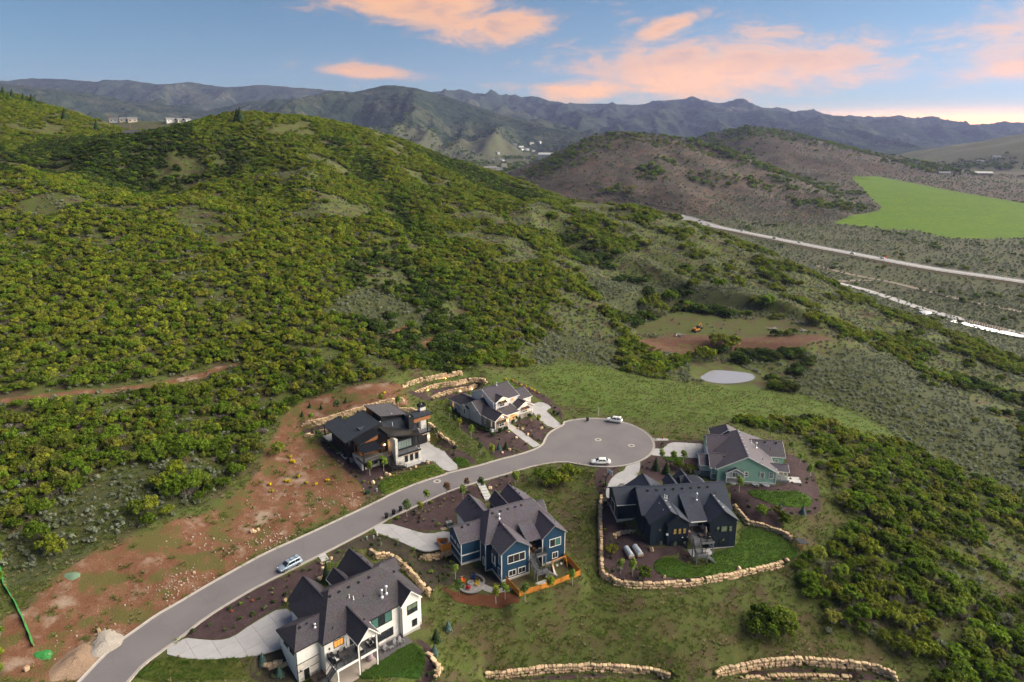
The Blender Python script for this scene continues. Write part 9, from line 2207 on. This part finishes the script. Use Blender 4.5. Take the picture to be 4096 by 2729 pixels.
for c, nm in ((-7.1, 'guardrail on the near edge of the highway'), (7.1, 'guardrail on the far edge of the highway')):
 r = empty('guardrail', tuple((*(HP[0] + HN[0] * c), 0)), 0, nm, 'guardrail', 'highway guardrails'); Q = HP + HN * c; z = H(Q[:, 0], Q[:, 1]); o3 = Vector(r.location); L = np.r_[0, np.cumsum(np.hypot(*np.diff(Q, axis=0).T))]
 b = MB()
 for i in range(len(Q) - 1): b.bar(Vector((*Q[i], z[i] + 2.2)) - o3, Vector((*Q[i + 1], z[i + 1] + 2.2)) - o3, .1, .32)
 b.obj('rail', M_GALV, r); pm = MB().box(-.09, .09, -.09, .09, 0, .75).mesh('post', M_BARK)
 for s in np.arange(2, L[-1] - 170, 7.0):
  x, y = np.interp(s, L, Q[:, 0]), np.interp(s, L, Q[:, 1]); inst('post', pm, r, Vector((x, y, float(np.interp(s, L, z)) + 1.6)) - o3)
b = MB()
for i in range(0, len(HP) - 1):
 if i % 2 == 0: b.add([(*(HP[i] - HN[i] * .12), float(H([HP[i][0]], [HP[i][1]])[0]) + 1.63), (*(HP[i + 1] - HN[i + 1] * .12), float(H([HP[i + 1][0]], [HP[i + 1][1]])[0]) + 1.63), (*(HP[i + 1] + HN[i + 1] * .12), float(H([HP[i + 1][0]], [HP[i + 1][1]])[0]) + 1.63), (*(HP[i] + HN[i] * .12), float(H([HP[i][0]], [HP[i][1]])[0]) + 1.63)], [(0, 1, 2, 3)])
o = b.obj('lane_marking', pmat('road_paint', (.6, .52, .2))); fix_normals(o.data); o['kind'] = 'structure'
HWC = [('silver', (.5, .52, .54)), ('brown', (.22, .13, .08)), ('white', (.72, .72, .72)), ('pale grey', (.45, .46, .48)), ('white', (.74, .74, .74))]; HPOS = ['first from the hill', 'second from the hill', 'third from the hill', 'fourth from the hill', 'nearest the orange flag on the verge']
for i, ((x, y), (cn, cc)) in enumerate(zip(HWCARS, HWC)):
 k = int(np.argmin(np.hypot(HP[:, 0] - x, HP[:, 1] - y))); t = HP[min(k + 1, len(HP) - 1)] - HP[max(k - 1, 0)]; sd = -1 if i % 2 else 1; q = HP[k] + HN[k] * 2.6 * sd
 car('suv' if i % 2 else 'sedan', carpaint('hw_paint_%d' % i, cc), f'{cn} car on the distant highway, {HPOS[i]}', (q[0], q[1], hz(q[0], q[1]) + 1.62), math.atan2(t[1], t[0]) + (math.pi if sd < 0 else 0), 'highway_car', 'cars on the highway', True)
q = HP[np.argmin(np.hypot(HP[:, 0] - HWCARS[4][0], HP[:, 1] - HWCARS[4][1]))] + HN[5] * 7.5; r = empty('road_work_flag', (q[0], q[1], hz(*q)), 0, 'orange warning sign on the far verge of the highway', 'sign'); b = MB(); b.tube([(0, 0, 0), (0, 0, 2.4)], .06, 6); b.obj('post', M_GREYM, r); b = MB(); b.obox((0, 0, 3.1), (.75, 0, .75), (0, .05, 0), (-.75, 0, .75)); b.obj('panel', pmat('sign_orange', (.8, .13, .02)), r)
ribbon('road', extend(TRAILROAD[0], 15, 90), 9.5, .35, M_HWY); ribbon('track', extend(DIRTROAD[0], 0, 60), 6.0, .3, M_GRAV); ribbon('track', DIRTROAD[1], 6.0, .28, M_GRAV)
M_WATER = pmat('still_water', (.16, .17, .17), (.13, .14, .14), scale=.05, rough=.12, spec=.5)
m_ = M_WATER.node_tree.nodes; next(n for n in m_ if n.type == 'BSDF_PRINCIPLED').inputs['Metallic'].default_value = .1
next(n for n in m_ if n.type == 'MIX').inputs['A'].default_value = (.32, .32, .35, 1); next(n for n in m_ if n.type == 'MIX').inputs['B'].default_value = (.28, .28, .31, 1)
for i, poly in enumerate(RIVER):
 q = chaikin(poly + ([] if i else []), 2); P = np.array(q); flat_sheet('river' if i == 0 else 'water', q, float(np.max(H(P[:, 0], P[:, 1]))) + .2, M_WATER)
t = [(82.6 + 10.8 * math.cos(a) * (1 + .1 * math.sin(2 * a)), 247.7 + 7.2 * math.sin(a) * (1 + .08 * math.cos(3 * a))) for a in np.linspace(0, 6.283, 40)[:-1]]; flat_sheet('pond', t, -10.12, M_WATER)
# footbridge over the river
k = TRAILROAD[0][-2]; r = empty('bridge', (k[0], k[1], hz(*k) + .4), math.atan2(TRAILROAD[0][-1][1] - k[1], TRAILROAD[0][-1][0] - k[0]), 'dark railed bridge on the path by the river', 'bridge'); b = MB(); b.box(-11, 11, -3.4, 3.4, 0, .3); b.obj('deck', M_GRAV, r)
for s in (-1, 1): railing(r, [(-11, s * 3.4, .3), (11, s * 3.4, .3)], M_BLACK, 1.4, .2, 1.0)
# ------------------------------------------------------------------ work site on the red bench
x, y = EXCAV[0]; r = empty('excavator', (x, y, hz(x, y)), .6, 'small orange excavator on the red earth bench', 'excavator'); MY = pmat('excavator_orange', (.55, .22, .02), rough=.5)
for s in (-1, 1): b = MB(); b.extr([(-1.5, 0), (1.5, 0), (1.8, .4), (1.5, .8), (-1.5, .8), (-1.8, .4)], s * .95 - .25, s * .95 + .25, 'y'); fix_normals(b.obj('track', M_TYRE, r).data)
b = MB(); b.box(-1.6, 1.2, -1.1, 1.1, .9, 1.7); b.obj('house', MY, r); b = MB(); b.box(0, 1.2, -1.1, .1, 1.7, 2.8); b.obj('cab', M_CGLASS, r); b = MB(); b.bar((1.0, .5, 1.5), (3.2, .5, 3.6), .3, .45); b.obj('boom', MY, r); b = MB(); b.bar((3.2, .5, 3.6), (4.4, .5, 1.4), .25, .35); b.obj('arm', MY, r); b = MB(); b.box(4.0, 4.9, .1, .9, .5, 1.2); b.obj('bucket', M_BLACK, r)
LL = ['grey log pile beside the orange excavator', 'dark log pile on the middle of the red bench', 'pale log pile near the tip of the red bench', 'pale stones under the round oak on the red bench']
for i, (x, y) in enumerate(LOGS):
 r = empty('log_pile', (x, y, hz(x, y)), i, LL[i], 'log pile', 'piles on the red bench'); rg = np.random.default_rng(i); m = pmat('log_grey', (.34, .31, .29), (.20, .18, .165), scale=2, rough=.9)
 for k in range(9): a = rg.random() * 3; b = MB(); p = Vector((rg.normal(0, .9), rg.normal(0, .8), .2 + .18 * (k // 3))); e = Vector((math.cos(a), math.sin(a), .05 * rg.normal())) * (1.2 + rg.random()); b.tube([p - e, p + e], .16, 6); b.obj('log', m, r)
# ------------------------------------------------------------------ dirt lot: silt fence, spoil heaps, rubble
r = empty('silt_fence', (*SILT[0], hz(*SILT[0])), 0, 'sagging bright green silt fence along the dirt lot at the picture edge', 'silt fence'); MG = pmat('green_mesh', (.035, .22, .05), (.022, .15, .035), scale=2, rough=.7); o3 = Vector(r.location); S = chaikin(SILT, 2, False)
b = MB(); rg = np.random.default_rng(3)
for i in range(len(S) - 1):
 (ax, ay), (cx, cy) = S[i], S[i + 1]; ha, hc = .55 + .25 * math.sin(i * 1.3), .55 + .25 * math.sin((i + 1) * 1.3); za, zc = hz(ax, ay), hz(cx, cy); b.add([Vector((ax, ay, za)) - o3, Vector((cx, cy, zc)) - o3, Vector((cx - .25, cy - .2, zc + hc)) - o3, Vector((ax - .25, ay - .2, za + ha)) - o3], [(0, 1, 2, 3)])
b.obj('mesh', MG, r)
for x, y in SILT: b = MB(); p = Vector((x - .15, y - .12, hz(x, y))) - o3; b.bar(p, p + Vector((0, 0, 1.0)), .05); b.obj('stake', M_TEAK, r)
def heap(x, y, rx, ry, h, mat, label, cat, name, seed):
 rg = np.random.default_rng(seed); n = 22; m = 9; v = []; f = []; z0 = hz(x, y)
 for j in range(m):
  t = j / (m - 1)
  for i in range(n):
   a = 6.283 * i / n; q = (1 + .12 * math.sin(3 * a + seed) + .06 * rg.normal()) * t; px, py = x + rx * q * math.cos(a), y + ry * q * math.sin(a); v.append((px - x, py - y, (hz(px, py) - z0) * 1.0 + h * (1 - t ** 1.4) * (1 + .08 * rg.normal()) - .05 * t))
 for j in range(m - 1):
  for i in range(n): f.append((j * n + i, j * n + (i + 1) % n, (j + 1) * n + (i + 1) % n, (j + 1) * n + i))
 b = MB(); b.add(v, f); o = b.obj(name, mat, None, True); fix_normals(o.data); o.location = (x, y, z0); return tag(o, label, cat)
(xa, ya), (xb, yb) = PILES
heap(xa, ya, 2.6, 3.4, .9, mulch_mat('pale_gravel', (.34, .31, .28), (.30, .27, .24), (.45, .41, .38)), 'pale gravel heap at the road edge on the dirt lot', 'gravel heap', 'gravel_heap', 1)
heap(xb, yb, 3.2, 4.2, .8, mulch_mat('brown_gravel', (.25, .175, .125), (.22, .15, .105), (.34, .27, .22)), 'brown gravel heap beside the pale heap at the bottom edge', 'gravel heap', 'gravel_heap', 2)
for i, (x, y) in enumerate(SILTHEAP): heap(x, y, 1.6, 1.1, .25, MG if i == 0 else pmat('pale_green_cloth', (.13, .21, .14), rough=.8), ['crumpled end of the green silt fence lying on the dirt', 'pale green cloth lying in the grass above the dirt lot'][i], 'cloth', 'silt_cloth', 4 + i)
rg = np.random.default_rng(9); P = []; SC = []
for cx, cy, rx, ry, n in RUBBLE:
 for _ in range(n // 2): x, y = cx + rx * rg.normal(), cy + ry * rg.normal(); P.append((x, y)); SC.append(.10 + .22 * rg.random() ** 2)
P = np.array(P); ok = ~inside(P[:, 0], P[:, 1], ROAD_POLY); P = P[ok]; SC = np.array(SC)[ok]
rub = []
for i in range(3):
 me = STONES[i].copy(); me.materials.clear(); me.materials.append(pmat('rubble_stone', (.38, .32, .27), (.28, .22, .18), scale=3, rough=.9, rnd=.2)); rub.append(me)
scatter('rubble', rub, np.stack([P[:, 0], P[:, 1], H(P[:, 0], P[:, 1]) + .02], 1), SC, rg.random(len(P)) * 6.28, rg.integers(0, 3, len(P)), 'pale broken stone scattered over the dirt lot', 'rubble')
# ------------------------------------------------------------------ far trees and houses
def far_scatter():
 rg = np.random.default_rng(5); pts = []; sc = []; ix = []
 for x, y in RIDGETREES:
  for _ in range(16): pts.append((x + rg.normal(0, 13), y + rg.normal(0, 16))); sc.append(1.2 + 1.5 * rg.random()); ix.append(rg.integers(0, 5))
 for x, y in FIELDSIDE:
  for _ in range(26): pts.append((x + rg.normal(0, 42), y + rg.normal(0, 34))); sc.append(2.0 + 2.0 * rg.random()); ix.append(rg.integers(0, 7))
 P1 = np.array(RIDGES['sage1'][0]);
 for _ in range(750):
  k = rg.integers(0, len(P1) - 1); t = rg.random(); p = P1[k] * (1 - t) + P1[k + 1] * t; pts.append((p[0] + rg.normal(0, 38), p[1] - abs(rg.normal(0, 75)))); sc.append(1.0 + 1.3 * rg.random()); ix.append(rg.integers(0, 5))
 P2 = np.array(RIDGES['sage2'][0])
 for _ in range(800):
  k = rg.integers(0, len(P2) - 1); t = rg.random(); p = P2[k] * (1 - t) + P2[k + 1] * t; pts.append((p[0] + rg.normal(0, 70), p[1] - abs(rg.normal(0, 130)))); sc.append(1.4 + 1.6 * rg.random()); ix.append(rg.integers(0, 5))
 for _ in range(4200):
  x, y = rg.uniform(-900, 900), rg.uniform(1750, 4100)
  if fbm(np.array([x / 230.]), np.array([y / 330.]), 3)[0] > -.02: pts.append((x, y)); sc.append(2.6 + 2.4 * rg.random()); ix.append(rg.integers(0, 7))
 for _ in range(1500):
  x, y = rg.uniform(180, 620), rg.uniform(420, 900)
  if fbm(np.array([x / 40.]), np.array([y / 40.]), 2)[0] > .22 and not inside(np.array([x]), np.array([y]), FIELD_POLY)[0] and poly_dist(np.array([x]), np.array([y]), hw)[0][0] > 16: pts.append((x, y)); sc.append(.6 + .8 * rg.random()); ix.append(rg.integers(0, 5))
 P = np.array(pts); far = OAK + [CONE[0], CONE[1]]
 keep = ~inside(P[:, 0], P[:, 1], FIELD_POLY); P = P[keep]; sc = np.array(sc)[keep]; ix = np.array(ix)[keep]
 scatter('distant_trees', far, np.stack([P[:, 0], P[:, 1], H(P[:, 0], P[:, 1]) - .3], 1), sc, rg.random(len(P)) * 6.28, ix, 'distant dark green trees and shrubs over the valley and grey hills', 'trees')
 X, Y, r2 = jgrid(140, 900, 420, 1150, 4.2, 88); k = in_view(X, Y, .8) & (H(X, Y) < -18); X, Y = X[k], Y[k]; k = ~inside(X, Y, FIELD_POLY) & (poly_dist(X, Y, hw)[0] > 13) & (poly_dist(X, Y, TRAILROAD[0])[0] > 6) & (r2.random(len(X)) < .5 * (.4 + np.clip(fbm(X / 50., Y / 50., 2) + .5, 0, 1))); X, Y = X[k], Y[k]
 scatter('valley_sage', SAGE, np.stack([X, Y, H(X, Y) - .1], 1), 1.4 + 1.4 * r2.random(len(X)), r2.random(len(X)) * 6.28, r2.integers(0, 3, len(X)), 'grey sagebrush covering the valley floor along the highway', 'sagebrush')
 X, Y, r2 = jgrid(-120, 1250, 880, 2250, 8.0, 89); k = (poly_dist(X, Y, RIDGES['sage1'][0])[0] < 560) | (poly_dist(X, Y, RIDGES['sage2'][0])[0] < 420); X, Y = X[k], Y[k]; k = ~inside(X, Y, FIELD_POLY) & (r2.random(len(X)) < .35); X, Y = X[k], Y[k]
 scatter('hill_sage', SAGE, np.stack([X, Y, H(X, Y) - .2], 1), 2.4 + 2.2 * r2.random(len(X)), r2.random(len(X)) * 6.28, r2.integers(0, 3, len(X)), 'grey-green sagebrush over the two bare grey hills', 'sagebrush')
far_scatter()
for i, (x, y) in enumerate(TALLCON): plant('tall_conifer', CONE[i % 2], CONT, x, y, 3.2 + .5 * (i % 3), i, ['tall dark conifer on the left skyline of the near hill', 'tall dark conifer beside the tallest one on the left hill', 'tall dark conifer low on the left hill shoulder', 'dark conifer above the gap between the hills', 'tall conifer on the crest of the big hill', 'shorter conifer beside the tall one on the big hill crest', 'dark conifer at the left edge of the hill skyline', 'dark conifer between two others on the left hill skyline'][i], 'tree', 'conifers on the hill skyline')
M_FW = [pmat('far_wall_cream', (.55, .50, .42)), pmat('far_wall_white', (.7, .69, .67)), pmat('far_wall_brown', (.28, .2, .15)), pmat('far_wall_red', (.36, .17, .13))]; M_FR = [pmat('far_roof_grey', (.2, .2, .21)), pmat('far_roof_white', (.62, .62, .62)), pmat('far_roof_dark', (.06, .06, .065))]
def far_house(x, y, w, d, h, rz, label, wm, rm, group, flat=False, name='distant_house', z=None):
 r = empty(name, (x, y, hz(x, y) if z is None else z), rz, label, 'building' if flat else 'house', group); b = MB(); b.box(-w / 2, w / 2, -d / 2, d / 2, -6, h); b.obj('wall', wm, r)
 if flat: b = MB(); b.box(-w / 2 - .4, w / 2 + .4, -d / 2 - .4, d / 2 + .4, h, h + .8); b.obj('roof', rm, r)
 else: roof(r, -w / 2 - .6, w / 2 + .6, -d / 2 - .6, d / 2 + .6, h, h + d * .3, 'x', rm, 0, 0, .3)
 n = max(2, int(w / 9)); g = MB().box(-1.1, 1.1, -.08, .02, -.9, .9).mesh('window', M_GLASS)
 for k in range(n): inst('window', g, r, (-w / 2 + w * (k + .5) / n, -d / 2 - .02, h * .55))
 return r
TL = [('long cream shopping block with a flat roof in the valley gap', 118, 26, 9, 0, 1), ('long white-roofed shopping block in front of the cream one', 130, 24, 8, 1, 1), ('tall square cream tower block beside the shopping blocks', 18, 14, 22, 0, 0), ('low block with mauve front below the tower', 42, 14, 8, 3, 1), ('small white-roofed building below the tower in the valley gap', 24, 14, 6, 0, 1), ('long reddish-brown flat building at the foot of the grey hill', 70, 22, 7, 3, 3), ('small brown building behind the reddish one', 26, 14, 6, 2, 1), ('small pale building beside the valley road', 14, 10, 5, 1, 1)]
for i, ((x, y), (lab, w, d, h, wi, ri)) in enumerate(zip(TOWN, TL)): far_house(x, y, w, d, h, .06 * (i % 3), lab, M_FW[wi], M_FR[ri] if ri < 3 else M_FW[3], 'valley shopping buildings', True, 'shop_building')
for i, (x, y) in enumerate(TOWNHOUSES): far_house(x, y, 24 + 6 * (i % 3), 14, 6, .4 * i, 'small pale house among trees at the foot of the far mountain', M_FW[i % 2], M_FR[i % 2], 'far houses in the valley')
RL = ['low house among trees at the corner of the green field', 'pale house on the right slope above the trees', 'wide white-roofed house below the trees right of the field', 'highest pale house on the right slope']
for i, (x, y) in enumerate(RIGHTHOUSES): far_house(x, y, (26, 24, 40, 26)[i], 14, 5, -.2, RL[i], M_FW[i % 3], M_FR[(0, 0, 1, 0)[i]], 'houses right of the green field')
for i, (x, y) in enumerate(LEFTHOUSES): far_house(x, y, 15, 10, 5, .25 * i, ['white house on the far left ridge, first from the left', 'cream house on the far left ridge, second from the left', 'cream house on the far left ridge, third from the left', 'pale house at the right end of the far left ridge, first of three', 'pale house at the right end of the far left ridge, middle of three', 'pale house at the right end of the far left ridge, last of three'][i], M_FW[(1, 0, 0, 1, 0, 1)[i]], M_FR[0], 'houses on the far left ridge')
for x, y in DARKROOF: far_house(x, y, 12, 7, 2.4, .35, 'black roofed cabin in the notch between the two left hills', M_FW[2], M_FR[2], None, name='cabin')
PL = []
for i, (x, y) in enumerate(POLES):
 r = empty('power_pole', (x, y, hz(x, y)), .3, ['wooden power pole left of the notch between the hills', 'wooden power pole beside the black roofed cabin', 'wooden power pole right of the notch'][i], 'power pole', 'power poles'); b = MB(); b.tube([(0, 0, -.5), (0, 0, 13)], [.26, .18], 7); b.obj('pole', M_TEAK, r); b = MB(); b.box(-1.4, 1.4, -.08, .08, 11.6, 11.85); b.obj('crossarm', M_TEAK, r); PL.append(Vector((x, y, hz(x, y) + 11.8)))
for i in range(2):
 a, c = PL[i], PL[i + 1]; b = MB(); b.tube([a.lerp(c, t / 10) - Vector((0, 0, 6 * (t / 10) * (1 - t / 10))) - a for t in range(11)], .06, 5); o = b.obj('power_line', M_BLACK); o.location = a; tag(o, ['sagging cable left of the black roofed cabin', 'sagging cable right of the black roofed cabin'][i], 'cable')
# ------------------------------------------------------------------ look-alikes that stand in a short row are told apart by their place
ORD = 'first second third fourth fifth sixth seventh eighth ninth tenth eleventh twelfth thirteenth fourteenth fifteenth sixteenth seventeenth eighteenth nineteenth twentieth'.split()
_by = {}
for o in list(COL.objects):
 if o.parent is None and o.get('label') and o.get('kind') != 'stuff': _by.setdefault(o['label'], []).append(o)
for lab, os_ in _by.items():
 if 2 <= len(os_) <= 20:
  os_.sort(key=lambda o: o.location[0] / max(1.0, o.location[1]))
  for k, o in enumerate(os_):
   t = lab + ', ' + ORD[k] + ' from the left'
   if len(t.split()) <= 16: o['label'] = t
